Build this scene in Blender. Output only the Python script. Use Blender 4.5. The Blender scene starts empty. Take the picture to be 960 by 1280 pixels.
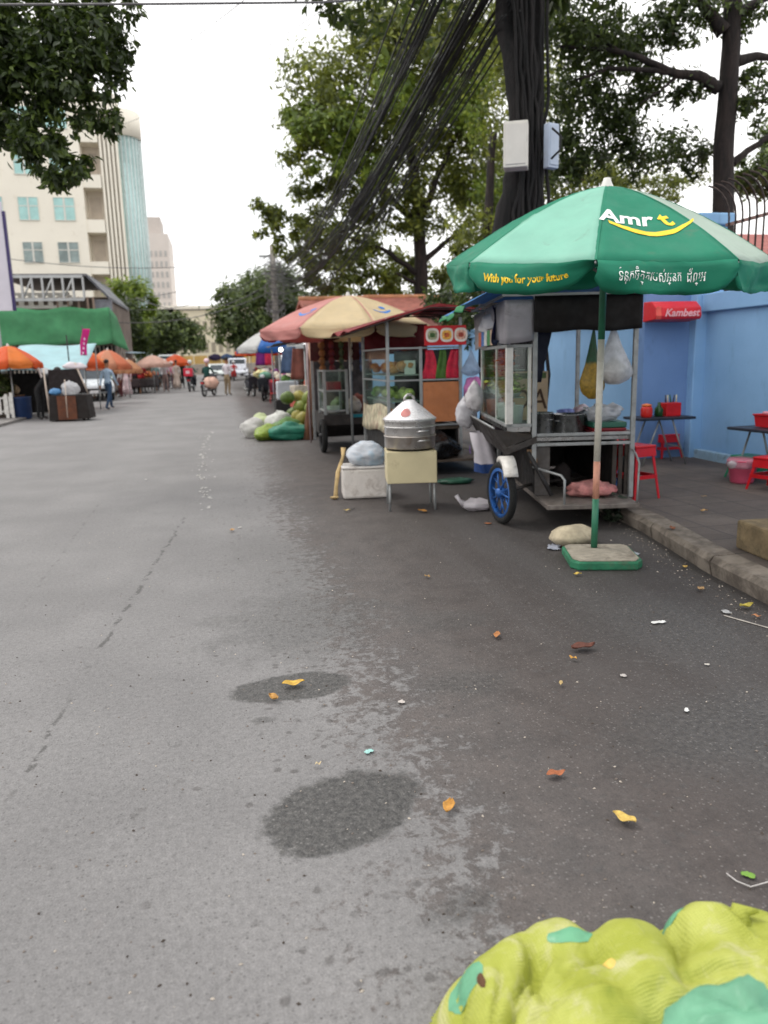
import bpy, math, random
import numpy as np
from mathutils import Vector, Matrix, noise
R = math.radians
random.seed(7)
scene = bpy.context.scene
C = scene.collection

# ------------------------------------------------------------------ camera
CAM_H, YAW, PITCH, ROLL, FPX = 1.45, R(11.5), R(11.2), R(1.5), 960.0
fw = Vector((math.sin(YAW)*math.cos(PITCH), math.cos(YAW)*math.cos(PITCH), -math.sin(PITCH)))
_r = Vector((math.cos(YAW), -math.sin(YAW), 0)); _u = _r.cross(fw)
rt = _r*math.cos(ROLL) - _u*math.sin(ROLL)
up = _u*math.cos(ROLL) + _r*math.sin(ROLL)
EYE = Vector((0, 0, CAM_H))
def ray(px, py): return (fw*FPX + rt*(px-480) - up*(py-640))/FPX
def gnd(px, py, z=0.0):
    d = ray(px, py); return EYE + d*((z-CAM_H)/d.z)
def at(px, py, y):
    d = ray(px, py); return EYE + d*(y/d.y)
cd = bpy.data.cameras.new('camera'); cam = bpy.data.objects.new('camera', cd); C.objects.link(cam)
cam.matrix_world = Matrix(((rt.x, up.x, -fw.x, 0), (rt.y, up.y, -fw.y, 0), (rt.z, up.z, -fw.z, CAM_H), (0, 0, 0, 1)))
cd.sensor_fit = 'HORIZONTAL'; cd.sensor_width = 36.0; cd.lens = 36.0*FPX/960.0
cd.clip_start = 0.05; cd.clip_end = 2000
cd.dof.use_dof = True; cd.dof.focus_distance = 3.4; cd.dof.aperture_fstop = 3.4
scene.camera = cam

# ------------------------------------------------------------------ materials
def lin(c):
    c = c/255.0
    return c/12.92 if c <= .04045 else ((c+.055)/1.055)**2.4
def srgb(r, g, b): return (lin(r), lin(g), lin(b), 1)
class NT:
    def __init__(s, m):
        s.t = m.node_tree; s.n = s.t.nodes; s.l = s.t.links
    def new(s, typ, **kw):
        nd = s.n.new(typ)
        for k, v in kw.items(): setattr(nd, k, v)
        return nd
    def put(s, sock, v):
        if isinstance(v, bpy.types.NodeSocket): s.l.new(v, sock)
        elif v is not None: sock.default_value = v
    def math(s, op, a, b=None, c=None, clamp=False):
        nd = s.new('ShaderNodeMath', operation=op, use_clamp=clamp)
        s.put(nd.inputs[0], a); s.put(nd.inputs[1], b); s.put(nd.inputs[2], c)
        return nd.outputs[0]
    def noise(s, vec, scale, detail=4, rough=.55, dist=0.0):
        nd = s.new('ShaderNodeTexNoise')
        s.put(nd.inputs['Vector'], vec); nd.inputs['Scale'].default_value = scale; nd.inputs['Detail'].default_value = detail
        nd.inputs['Roughness'].default_value = rough; nd.inputs['Distortion'].default_value = dist
        return nd.outputs['Fac']
    def voro(s, vec, scale, feature='F1'):
        nd = s.new('ShaderNodeTexVoronoi', feature=feature); s.put(nd.inputs['Vector'], vec); nd.inputs['Scale'].default_value = scale
        return nd
    def ramp(s, v, lo, hi, a=0.0, b=1.0):
        nd = s.new('ShaderNodeMapRange', interpolation_type='SMOOTHSTEP')
        s.put(nd.inputs[0], v)
        for i, q in enumerate((lo, hi, a, b)): s.put(nd.inputs[i+1], q)
        return nd.outputs[0]
    def mix(s, f, a, b, mode='MIX'):
        nd = s.new('ShaderNodeMix', data_type='RGBA', blend_type=mode)
        s.put(nd.inputs[0], f); s.put(nd.inputs[6], a); s.put(nd.inputs[7], b)
        return nd.outputs[2]
    def bump(s, h, strength, dist=.01):
        nd = s.new('ShaderNodeBump'); nd.inputs['Strength'].default_value = strength; nd.inputs['Distance'].default_value = dist
        s.put(nd.inputs['Height'], h); return nd.outputs[0]
def blank(name):
    m = bpy.data.materials.new(name); m.use_nodes = True
    return m, NT(m), m.node_tree.nodes['Principled BSDF']
_mc = {}
def M(col, rough=.6, metal=0.0, var=.18, scale=6.0, bump=0.0, bscale=60.0, dirt=0.0, dirtcol=(70, 60, 50), trans=0.0, key=None, spec=.4, alpha=1.0):
    """painted / plastic / cloth surface: own colour with uneven tone, optional grime patches and fine relief"""
    k = (col, rough, metal, var, scale, bump, bscale, dirt, dirtcol, trans, key, spec, alpha)
    if k in _mc: return _mc[k]
    m, t, p = blank('surface_%d_%d_%d' % col)
    tc = t.new('ShaderNodeTexCoord').outputs['Object']
    c = srgb(*col)
    a = tuple(max(0, x*(1-var)) for x in c[:3])+(1,); b = tuple(min(1, x*(1+var*.7)) for x in c[:3])+(1,)
    f = t.ramp(t.noise(tc, scale, 5, .6), .3, .7)
    col_s = t.mix(f, a, b)
    if dirt > 0:
        g = t.ramp(t.noise(tc, scale*.7+1.3, 6, .7, .4), .62-dirt*.35, .78-dirt*.2)
        col_s = t.mix(t.math('MULTIPLY', g, min(1, .35+dirt*.6)), col_s, srgb(*dirtcol))
    t.l.new(col_s, p.inputs['Base Color'])
    rr = t.ramp(t.noise(tc, scale*2.1, 3), .3, .7, max(.05, rough-.1), min(1, rough+.1))
    t.l.new(rr, p.inputs['Roughness'])
    p.inputs['Metallic'].default_value = metal; p.inputs['Specular IOR Level'].default_value = spec
    if bump: t.l.new(t.bump(t.noise(tc, bscale, 4), bump), p.inputs['Normal'])
    if alpha < 1: p.inputs['Alpha'].default_value = alpha
    if trans > 0:
        out = t.n['Material Output']; tr = t.new('ShaderNodeBsdfTranslucent'); t.l.new(col_s, tr.inputs[0])
        mx = t.new('ShaderNodeMixShader'); mx.inputs[0].default_value = trans
        t.l.new(p.outputs[0], mx.inputs[1]); t.l.new(tr.outputs[0], mx.inputs[2]); t.l.new(mx.outputs[0], out.inputs[0])
    _mc[k] = m; return m
def glass_mat(name, tint=(235, 245, 240), glossy=.12):
    m = bpy.data.materials.new(name); m.use_nodes = True; t = NT(m); t.n.remove(t.n['Principled BSDF'])
    tr = t.new('ShaderNodeBsdfTransparent'); tr.inputs[0].default_value = srgb(*tint)
    gl = t.new('ShaderNodeBsdfGlossy'); gl.inputs['Roughness'].default_value = .08; gl.inputs[0].default_value = (.9, .9, .9, 1)
    fr = t.new('ShaderNodeLayerWeight'); fr.inputs[0].default_value = .25
    f = t.math('ADD', t.math('MULTIPLY', fr.outputs['Fresnel'], .35), glossy*.25)
    mx = t.new('ShaderNodeMixShader'); t.l.new(f, mx.inputs[0]); t.l.new(tr.outputs[0], mx.inputs[1]); t.l.new(gl.outputs[0], mx.inputs[2])
    t.l.new(mx.outputs[0], t.n['Material Output'].inputs[0]); return m
def film_mat(name, col, thick=.55):
    """thin plastic film: part milky diffuse, part see-through"""
    m = bpy.data.materials.new(name); m.use_nodes = True; t = NT(m); p = t.n['Principled BSDF']
    tc = t.new('ShaderNodeTexCoord').outputs['Object']
    nz = t.noise(tc, 14, 5, .6)
    t.l.new(t.mix(t.ramp(nz, .35, .65), srgb(*[int(x*.82) for x in col]), srgb(*col)), p.inputs['Base Color'])
    p.inputs['Roughness'].default_value = .3
    t.l.new(t.bump(t.noise(tc, 30, 4), .5, .01), p.inputs['Normal'])
    tl = t.new('ShaderNodeBsdfTranslucent'); tl.inputs[0].default_value = srgb(*col)
    m1 = t.new('ShaderNodeMixShader'); m1.inputs[0].default_value = .35; t.l.new(p.outputs[0], m1.inputs[1]); t.l.new(tl.outputs[0], m1.inputs[2])
    tr = t.new('ShaderNodeBsdfTransparent')
    m2 = t.new('ShaderNodeMixShader'); m2.inputs[0].default_value = thick
    t.l.new(tr.outputs[0], m2.inputs[1]); t.l.new(m1.outputs[0], m2.inputs[2])
    t.l.new(m2.outputs[0], t.n['Material Output'].inputs[0]); return m
def leaf_mat(name, c0, c1, c2, trans=.35):
    m, t, p = blank(name)
    at_ = t.new('ShaderNodeAttribute', attribute_name='tone').outputs['Fac']
    tc = t.new('ShaderNodeTexCoord').outputs['Object']
    nz = t.noise(tc, .55, 3)
    f = t.math('ADD', t.math('MULTIPLY', at_, .6), t.math('MULTIPLY', nz, .5))
    col = t.mix(t.ramp(f, .2, .62), srgb(*c0), srgb(*c1)); col = t.mix(t.ramp(f, .66, .86), col, srgb(*c2))
    t.l.new(col, p.inputs['Base Color']); p.inputs['Roughness'].default_value = .45
    tr = t.new('ShaderNodeBsdfTranslucent'); t.l.new(t.mix(.5, col, srgb(*c2)), tr.inputs[0])
    mx = t.new('ShaderNodeMixShader'); mx.inputs[0].default_value = trans
    t.l.new(p.outputs[0], mx.inputs[1]); t.l.new(tr.outputs[0], mx.inputs[2]); t.l.new(mx.outputs[0], t.n['Material Output'].inputs[0])
    return m
def bark_mat(name, a, b, scale=7):
    m, t, p = blank(name)
    tc = t.new('ShaderNodeTexCoord').outputs['Object']
    mp = t.new('ShaderNodeMapping'); mp.inputs['Scale'].default_value = (1, 1, .22); t.l.new(tc, mp.inputs[0])
    n = t.noise(mp.outputs[0], scale, 7, .65, .6)
    t.l.new(t.mix(t.ramp(n, .35, .68), srgb(*a), srgb(*b)), p.inputs['Base Color']); p.inputs['Roughness'].default_value = .9
    t.l.new(t.bump(n, .9, .05), p.inputs['Normal']); return m
def emit_mat(name, col, s):
    m = bpy.data.materials.new(name); m.use_nodes = True; t = NT(m); p = t.n['Principled BSDF']
    p.inputs['Emission Color'].default_value = srgb(*col); p.inputs['Emission Strength'].default_value = s; return m

# ------------------------------------------------------------------ mesh builder
class MB:
    def __init__(s): s.v = []; s.f = []; s.mi = []; s.sm = []; s.cur = 0
    def add(s, vs, fs, smooth=False):
        b = len(s.v); s.v += [tuple(v) for v in vs]
        for f in fs: s.f.append([b+i for i in f]); s.mi.append(s.cur); s.sm.append(smooth)
        return s
    def box(s, c, d, rot=None, taper=1.0):
        x, y, z = d[0]/2, d[1]/2, d[2]/2
        vs = [Vector((a*x*(taper if e > 0 else 1), b*y*(taper if e > 0 else 1), e*z)) for e in (-1, 1) for b in (-1, 1) for a in (-1, 1)]
        if rot is not None:
            if not isinstance(rot, Matrix): rot = Matrix.Rotation(rot, 3, 'Z')
            vs = [rot @ v for v in vs]
        c = Vector(c); vs = [v+c for v in vs]
        return s.add(vs, [(0, 2, 3, 1), (4, 5, 7, 6), (0, 1, 5, 4), (2, 6, 7, 3), (0, 4, 6, 2), (1, 3, 7, 5)])
    def bx(s, x0, x1, y0, y1, z0, z1): return s.box(((x0+x1)/2, (y0+y1)/2, (z0+z1)/2), (x1-x0, y1-y0, z1-z0))
    def tube(s, pts, r, n=8, cap=True, smooth=True):
        pts = [Vector(p) for p in pts]; rs = r if isinstance(r, (list, tuple)) else [r]*len(pts)
        vs = []; last = None
        for i, p in enumerate(pts):
            d = (pts[min(i+1, len(pts)-1)]-pts[max(i-1, 0)])
            d = d.normalized() if d.length > 1e-9 else Vector((0, 0, 1))
            if last is None:
                ref = Vector((0, 0, 1)) if abs(d.z) < .9 else Vector((1, 0, 0)); a = d.cross(ref).normalized()
            else:
                a = last - d*last.dot(d)
                a = a.normalized() if a.length > 1e-6 else d.orthogonal().normalized()
            last = a; b = d.cross(a)
            for k in range(n):
                w = 2*math.pi*k/n; vs.append(p + (a*math.cos(w)+b*math.sin(w))*rs[i])
        fs = [(i*n+k, i*n+(k+1) % n, (i+1)*n+(k+1) % n, (i+1)*n+k) for i in range(len(pts)-1) for k in range(n)]
        s.add(vs, fs, smooth)
        if cap:
            b = len(s.v)-len(vs); L = len(pts)
            s.f.append([b+k for k in range(n)][::-1]); s.mi.append(s.cur); s.sm.append(False)
            s.f.append([b+(L-1)*n+k for k in range(n)]); s.mi.append(s.cur); s.sm.append(False)
        return s
    def lathe(s, prof, n=24, c=(0, 0, 0), sx=1.0, sy=1.0, rot=None, smooth=True, wob=0.0):
        c = Vector(c); vs = []
        for (r, z) in prof:
            for k in range(n):
                w = 2*math.pi*k/n; q = 1+wob*math.sin(3*w+z*17)*.5+wob*math.sin(5*w-z*9)*.5
                v = Vector((r*q*math.cos(w)*sx, r*q*math.sin(w)*sy, z))
                if rot is not None: v = rot @ v
                vs.append(v+c)
        fs = [(i*n+k, i*n+(k+1) % n, (i+1)*n+(k+1) % n, (i+1)*n+k) for i in range(len(prof)-1) for k in range(n)]
        s.add(vs, fs, smooth); b = len(s.v)-len(vs)
        if prof[0] == prof[-1]: return s
        if prof[0][0] > 1e-4: s.f.append([b+k for k in range(n)][::-1]); s.mi.append(s.cur); s.sm.append(False)
        if prof[-1][0] > 1e-4: s.f.append([b+(len(prof)-1)*n+k for k in range(n)]); s.mi.append(s.cur); s.sm.append(False)
        return s
    def prism(s, poly, axis, a0, a1):
        """extrude 2-D polygon along axis ('x','y','z') from a0 to a1"""
        def P(p, h):
            return (h, p[0], p[1]) if axis == 'x' else ((p[0], h, p[1]) if axis == 'y' else (p[0], p[1], h))
        n = len(poly); vs = [P(p, a0) for p in poly]+[P(p, a1) for p in poly]
        fs = [tuple(range(n))[::-1], tuple(range(n, 2*n))]+[(i, (i+1) % n, n+(i+1) % n, n+i) for i in range(n)]
        return s.add(vs, fs)
    def blob(s, c, r, seed=0, amp=.12, freq=2.0, n=16, m=10, flat=None, smooth=True):
        """lumpy ellipsoid; flat = lowest z it may reach (settles on what carries it)"""
        c = Vector(c); rx, ry, rz = r if isinstance(r, (tuple, list)) else (r, r, r); vs = []
        for i in range(m+1):
            th = math.pi*i/m
            for k in range(n):
                ph = 2*math.pi*k/n
                d = Vector((math.sin(th)*math.cos(ph), math.sin(th)*math.sin(ph), math.cos(th)))
                q = 1+amp*noise.noise(d*freq+Vector((seed*3.1, seed*1.7, seed)))+amp*.5*noise.noise(d*freq*2.7+Vector((seed, 5, seed*2.2)))
                v = Vector((d.x*rx*q, d.y*ry*q, d.z*rz*q))+c
                if flat is not None and v.z < flat: v.z = flat+.002*(i % 2)
                vs.append(v)
        fs = [(i*n+k, (i+1)*n+k, (i+1)*n+(k+1) % n, i*n+(k+1) % n) for i in range(m) for k in range(n)]
        return s.add(vs, fs, smooth)
    def sheet(s, fn, nu, nv, smooth=True):
        vs = [fn(i/nu, j/nv) for j in range(nv+1) for i in range(nu+1)]
        fs = [(j*(nu+1)+i, j*(nu+1)+i+1, (j+1)*(nu+1)+i+1, (j+1)*(nu+1)+i) for j in range(nv) for i in range(nu)]
        return s.add(vs, fs, smooth)
    def build(s, name, mats, parent=None, bev=0.0, solid=0.0, shift=None, loc=None):
        me = bpy.data.meshes.new(name)
        vs = s.v
        if shift is not None: vs = [(v[0]-shift[0], v[1]-shift[1], v[2]-shift[2]) for v in vs]
        me.from_pydata(vs, [], s.f)
        if not isinstance(mats, (list, tuple)): mats = [mats]
        for m in mats: me.materials.append(m)
        me.polygons.foreach_set('material_index', s.mi); me.polygons.foreach_set('use_smooth', s.sm); me.update()
        o = bpy.data.objects.new(name, me); C.objects.link(o)
        if parent is not None: o.parent = parent
        if loc is not None: o.location = loc
        if solid:
            sd = o.modifiers.new('thickness', 'SOLIDIFY'); sd.thickness = solid; sd.offset = 0
        if bev:
            b = o.modifiers.new('bevel', 'BEVEL'); b.width = bev; b.segments = 2; b.limit_method = 'ANGLE'; b.angle_limit = R(40)
        return o
def tag(o, label, cat, group=None):
    o['label'] = label; o['category'] = cat
    if group: o['group'] = group
    if cat == 'litter': o['kind'] = 'thing'
    return o
def thing(name, label, cat, loc=(0, 0, 0), rz=0.0, group=None):
    o = bpy.data.objects.new(name, None); C.objects.link(o); o.location = loc; o.rotation_euler = (0, 0, rz)
    o.empty_display_size = .1
    return tag(o, label, cat, group)
def solo(mb, name, mats, label, cat, group=None, loc=(0, 0, 0), rz=0.0, **kw):
    o = mb.build(name, mats, **kw); o.location = loc; o.rotation_euler = (0, 0, rz); return tag(o, label, cat, group)
def struct(mb, name, mats, **kw):
    o = mb.build(name, mats, **kw); o['kind'] = 'structure'; return o
kids_of = lambda r: [o for o in bpy.data.objects if o.parent == r]
def dup(root, loc, rz, label, group=None, scale=None):
    r = root.copy(); C.objects.link(r); r.location = loc; r.rotation_euler = (0, 0, rz); r['label'] = label
    if group: r['group'] = group
    if scale: r.scale = (scale,)*3
    for ch in kids_of(root):
        c = ch.copy(); C.objects.link(c); c.parent = r
        for g in kids_of(ch):
            d = g.copy(); C.objects.link(d); d.parent = c
    return r
def text_mesh(txt, size, shear=0.0, bold=0.0, res=3):
    """flat lettering as (verts, faces) centred on x, baseline y=0"""
    cu = bpy.data.curves.new('t', 'FONT'); cu.body = txt; cu.size = size; cu.shear = shear; cu.offset = bold; cu.align_x = 'CENTER'; cu.resolution_u = res
    o = bpy.data.objects.new('t', cu); C.objects.link(o)
    me = bpy.data.meshes.new_from_object(o.evaluated_get(bpy.context.evaluated_depsgraph_get()))
    vs = [v.co.copy() for v in me.vertices]; fs = [tuple(p.vertices) for p in me.polygons]
    bpy.data.objects.remove(o); bpy.data.curves.remove(cu); bpy.data.meshes.remove(me)
    return vs, fs

# common stuff
steel = M((150, 150, 150), .32, .9, .2, 9, dirt=.25, dirtcol=(80, 72, 66))
galv = M((150, 152, 152), .5, .4, .15, 10, dirt=.3, dirtcol=(95, 88, 80))
whitep = M((205, 203, 198), .5, 0, .12, 8, dirt=.3, dirtcol=(120, 110, 100))
dark = M((28, 26, 26), .7, 0, .3, 6, dirt=.2)
black = M((14, 14, 15), .6, 0, .3, 8)
rubber = M((24, 24, 24), .85, 0, .25, 20, bump=.3)
red_pl = M((190, 26, 34), .38, 0, .12, 7, dirt=.12, dirtcol=(90, 20, 22))
wood = M((120, 84, 56), .75, 0, .35, 9, bump=.3, bscale=25)
case_glass = glass_mat('case_glass')
white_film = film_mat('white_film', (225, 225, 228), .72)
clear_film = film_mat('clear_film', (215, 220, 225), .5)
# ------------------------------------------------------------------ world and light
SUN_EL, SUN_AZ = R(58), R(-50)          # azimuth measured from +y towards +x
w = bpy.data.worlds.new('World'); scene.world = w; w.use_nodes = True
t = NT(w); bg = t.n['Background']
sky = t.new('ShaderNodeTexSky', sky_type='NISHITA'); sky.sun_disc = False; sky.sun_elevation = SUN_EL; sky.sun_rotation = SUN_AZ
sky.air_density = 1.0; sky.dust_density = 3.0; sky.ozone_density = 1.0
tc = t.new('ShaderNodeTexCoord').outputs['Generated']
cl = t.ramp(t.noise(tc, 2.2, 6, .6, .3), .30, .52)
cl = t.math('ADD', t.math('MULTIPLY', cl, .3), .68)
t.l.new(t.mix(cl, sky.outputs[0], (11.0, 10.9, 10.8, 1)), bg.inputs[0])       # an overcast veil over the blue
bg.inputs[1].default_value = 0.12
sl = bpy.data.lights.new('sun', 'SUN'); sl.energy = 1.1; sl.angle = R(18); sl.color = (1, .96, .9)
so = bpy.data.objects.new('sun', sl); C.objects.link(so)
sd = Vector((math.sin(SUN_AZ)*math.cos(SUN_EL), math.cos(SUN_AZ)*math.cos(SUN_EL), math.sin(SUN_EL)))
so.rotation_euler = sd.to_track_quat('Z', 'Y').to_euler()
scene.view_settings.view_transform = 'Standard'; scene.view_settings.look = 'None'; scene.view_settings.exposure = 0.42; scene.view_settings.gamma = 1
scene.view_settings.use_curve_mapping = False

# ------------------------------------------------------------------ ground
def asphalt():
    m, t, p = blank('worn_asphalt')
    pos = t.new('ShaderNodeTexCoord').outputs['Object']
    sp = t.new('ShaderNodeSeparateXYZ'); t.l.new(pos, sp.inputs[0]); x, y = sp.outputs[0], sp.outputs[1]
    big = t.noise(pos, .9, 5, .6); mid = t.noise(pos, 4.5, 6, .65, .3); fine = t.noise(pos, 42, 5, .7); tiny = t.noise(pos, 170, 2, .6)
    n_mid = t.math('SUBTRACT', mid, .5); n_big = t.math('SUBTRACT', big, .5)
    # dirty strip along the stalls on the right, ragged edge
    e = t.math('ADD', t.math('SUBTRACT', x, .52), t.math('ADD', t.math('MULTIPLY', n_big, .9), t.math('MULTIPLY', n_mid, .7)))
    spl = t.noise(pos, 15, 5, .7, .5)
    spl2 = t.noise(pos, 34, 5, .75, .4); n_spl = t.math('ADD', t.math('MULTIPLY', t.math('SUBTRACT', spl, .5), 1.35), t.math('MULTIPLY', t.math('SUBTRACT', spl2, .5), .8))
    e2 = t.math('ADD', t.math('MULTIPLY', e, .8), n_spl)
    dirty = t.math('ADD', t.math('MULTIPLY', t.ramp(e2, -.10, .12), .80), t.math('MULTIPLY', t.ramp(e, -.1, .5), .20))
    deep = t.ramp(t.math('ADD', e, t.math('MULTIPLY', n_mid, .8)), .3, 1.9)
    lightc = t.mix(t.ramp(big, .3, .7), (.152, .147, .147, 1), (.194, .188, .187, 1))
    darkc = t.mix(t.ramp(mid, .35, .65), (.050, .041, .038, 1), (.082, .068, .063, 1))
    darkc = t.mix(deep, darkc, (.038, .032, .030, 1))
    col = t.mix(dirty, lightc, darkc)
    # stray drips and smears
    sm = t.ramp(t.noise(pos, 7.5, 6, .75, .6), .60, .72)
    sm = t.math('MULTIPLY', sm, t.ramp(e, -.9, .1, .06, .5))
    col = t.mix(sm, col, (.085, .078, .075, 1))
    pale = t.ramp(t.noise(pos, 3.1, 5, .7, 1.0), .6, .74); col = t.mix(t.math('MULTIPLY', pale, .35), col, (.165, .15, .145, 1))
    # tyre-polished lanes along the street
    mp = t.new('ShaderNodeMapping'); mp.inputs['Scale'].default_value = (1.4, .05, 1); t.l.new(pos, mp.inputs[0])
    lane = t.ramp(t.noise(mp.outputs[0], 1.2, 4), .4, .62); col = t.mix(t.math('MULTIPLY', lane, .16), col, (.13, .127, .127, 1))
    # water patches
    wet = None
    def patch(cx, cy, rx, ry, ang, soft=.10, amt=1.0, rag=.5):
        ca, sa = math.cos(ang), math.sin(ang)
        dx = t.math('SUBTRACT', x, cx); dy = t.math('SUBTRACT', y, cy)
        u = t.math('DIVIDE', t.math('ADD', t.math('MULTIPLY', dx, ca), t.math('MULTIPLY', dy, sa)), rx)
        v = t.math('DIVIDE', t.math('SUBTRACT', t.math('MULTIPLY', dy, ca), t.math('MULTIPLY', dx, sa)), ry)
        d = t.math('SQRT', t.math('ADD', t.math('MULTIPLY', u, u), t.math('MULTIPLY', v, v)))
        d = t.math('ADD', d, t.math('ADD', t.math('MULTIPLY', n_mid, rag*1.6), t.math('MULTIPLY', n_spl, rag*.55)))
        return t.math('MULTIPLY', t.ramp(d, 1+soft, 1-soft), amt)
    for a in ((.225, 3.30, .275, .145, .05), (.30, 2.28, .285, .20, .55)):
        q = patch(*a); wet = q if wet is None else t.math('MAXIMUM', wet, q)
    for a in ((1.02, 3.15, .2, .14, 0, .5, .55), (1.15, 4.0, .25, .16, 0, .5, .45), (1.95, 2.45, .55, .28, .1, .6, .6), (.08, 3.0, .05, .03, 0, .4, .6), (2.3, 3.6, .4, .5, 0, .6, .5)):
        wet = t.math('MAXIMUM', wet, patch(*a))
    for a in ((.35, 4.25, .42, .55, -.2, .5, .5, 1.5), (.55, 1.75, .10, .05, .3, .4, .55, 1.2), (.30, 5.6, .4, .9, 0, .6, .3, 1.4)):
        wet = t.math('MAXIMUM', wet, patch(*a))
    wetc = t.mix(t.ramp(fine, .35, .65), (.034, .033, .033, 1), (.072, .069, .066, 1))
    col = t.mix(t.math('MULTIPLY', wet, .95), col, wetc)
    # dotted crack running up the left side
    def crack(x0, y0, x1, y1, wd, cut):
        dx, dy = x1-x0, y1-y0; L = math.hypot(dx, dy)
        nx, ny = -dy/L, dx/L
        d = t.math('ADD', t.math('MULTIPLY', t.math('SUBTRACT', x, x0), nx), t.math('MULTIPLY', t.math('SUBTRACT', y, y0), ny))
        d = t.math('ABSOLUTE', t.math('ADD', d, t.math('MULTIPLY', n_mid, .13)))
        al = t.math('ADD', t.math('MULTIPLY', t.math('SUBTRACT', x, x0), dx/L), t.math('MULTIPLY', t.math('SUBTRACT', y, y0), dy/L))
        inside = t.math('MULTIPLY', t.ramp(al, 0, .3), t.ramp(al, L, L-.5))
        br = t.ramp(t.noise(pos, 9, 4, .7), cut, cut+.06)
        return t.math('MULTIPLY', t.math('MULTIPLY', t.ramp(d, wd, wd*.3), br), inside)
    g0, g1, g2 = gnd(0, 1020), gnd(100, 850), gnd(235, 640)
    ck = t.math('MAXIMUM', crack(g0.x, g0.y, g1.x, g1.y, .016, .47), crack(g1.x, g1.y, g2.x, g2.y, .02, .47))
    h0, h1 = gnd(20, 770), gnd(130, 620)
    ck = t.math('MAXIMUM', ck, t.math('MULTIPLY', crack(h0.x, h0.y, h1.x, h1.y, .018, .5), .5))
    col = t.mix(t.math('MULTIPLY', ck, .75), col, (.05, .048, .046, 1))
    # little oil specks
    sk = t.voro(pos, 5.2); sd_ = t.math('ADD', sk.outputs['Distance'], t.math('MULTIPLY', t.math('SUBTRACT', fine, .5), .12))
    spk = t.math('MULTIPLY', t.ramp(sd_, .10, .05), t.ramp(t.noise(pos, 1.7, 2), .45, .6)); col = t.mix(t.math('MULTIPLY', spk, .55), col, (.07, .066, .064, 1))
    dr = t.voro(pos, 17); drc = t.new('ShaderNodeSeparateColor'); t.l.new(dr.outputs['Color'], drc.inputs[0])
    drd = t.math('ADD', dr.outputs['Distance'], t.math('MULTIPLY', t.math('SUBTRACT', fine, .5), .35))
    drop = t.math('MULTIPLY', t.ramp(drd, .34, .16), t.ramp(t.math('ADD', drc.outputs[0], t.math('MULTIPLY', t.ramp(e, -.9, .2), .5)), .93, 1.05))
    col = t.mix(t.math('MULTIPLY', drop, .6), col, (.062, .056, .054, 1))
    # stone chips
    vo = t.voro(pos, 95); rnd = t.new('ShaderNodeSeparateColor'); t.l.new(vo.outputs['Color'], rnd.inputs[0])
    chip = t.math('MULTIPLY', t.ramp(rnd.outputs[0], .80, .97), t.ramp(vo.outputs['Distance'], .5, .25))
    amt = t.math('ADD', .14, t.math('MULTIPLY', t.math('MAXIMUM', dirty, wet), .12))
    col = t.mix(t.math('MULTIPLY', chip, amt), col, (.36, .345, .33, 1))
    pit = t.math('MULTIPLY', t.ramp(rnd.outputs[1], .72, .95), t.ramp(vo.outputs['Distance'], .55, .2))
    col = t.mix(t.math('MULTIPLY', pit, .42), col, (.035, .033, .032, 1))
    g = t.math('ADD', t.math('MULTIPLY', t.math('SUBTRACT', fine, .5), .95), t.math('MULTIPLY', t.math('SUBTRACT', tiny, .5), .75))
    gm = t.math('ADD', 1.0, g)
    cmb = t.new('ShaderNodeCombineColor'); [t.l.new(gm, cmb.inputs[i]) for i in range(3)]
    col = t.mix(1.0, col, cmb.outputs[0], 'MULTIPLY')
    t.l.new(col, p.inputs['Base Color'])
    t.l.new(t.math('SUBTRACT', .74, t.math('ADD', t.math('MULTIPLY', wet, .22), t.math('MULTIPLY', dirty, .06))), p.inputs['Roughness'])
    p.inputs['Specular IOR Level'].default_value = .42
    hh = t.math('ADD', t.math('MULTIPLY', vo.outputs['Distance'], -.5), t.math('ADD', t.math('MULTIPLY', fine, .8), t.math('MULTIPLY', tiny, .5)))
    t.l.new(t.bump(hh, .55, .006), p.inputs['Normal'])
    return m
ASPH = asphalt()
def paving(name, a, b, dirtc):
    m, t, p = blank(name)
    pos = t.new('ShaderNodeTexCoord').outputs['Object']
    br = t.new('ShaderNodeTexBrick'); t.l.new(pos, br.inputs['Vector']); br.inputs['Scale'].default_value = 1
    br.inputs['Brick Width'].default_value = .4; br.inputs['Row Height'].default_value = .4; br.inputs['Mortar Size'].default_value = .008; br.offset = 0
    br.inputs['Color1'].default_value = a; br.inputs['Color2'].default_value = b; br.inputs['Mortar'].default_value = (.045, .04, .037, 1)
    n1 = t.ramp(t.noise(pos, 2.3, 6, .7, .5), .38, .66); n2 = t.noise(pos, 60, 4, .7)
    col = t.mix(t.math('MULTIPLY', n1, .7), br.outputs['Color'], dirtc)
    col = t.mix(.8, col, t.mix(n2, (.55, .55, .55, 1), (1.4, 1.4, 1.4, 1)), 'MULTIPLY')
    t.l.new(col, p.inputs['Base Color']); p.inputs['Roughness'].default_value = .8
    t.l.new(t.bump(t.math('ADD', n2, t.math('MULTIPLY', br.outputs['Fac'], -1.0)), .3, .01), p.inputs['Normal']); return m
PAVE = paving('grimy_paving', (.098, .078, .068, 1), (.116, .094, .081, 1), (.064, .051, .045, 1))
CONC = M((122, 113, 103), .85, 0, .25, 5, bump=.5, bscale=40, dirt=.6, dirtcol=(66, 58, 52))
struct(MB().sheet(lambda u, v: (-400+800*u, -60+760*v, -.02), 8, 8), 'ground', M((92, 88, 84), .9, 0, .2, .4))
struct(MB().sheet(lambda u, v: (-5.75+9.45*u, -8+130*v, 0), 2, 20), 'road', ASPH)
struct(MB().sheet(lambda u, v: (-80+160*u, 122.0+12*v, 0), 8, 2), 'cross_road', ASPH)
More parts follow.
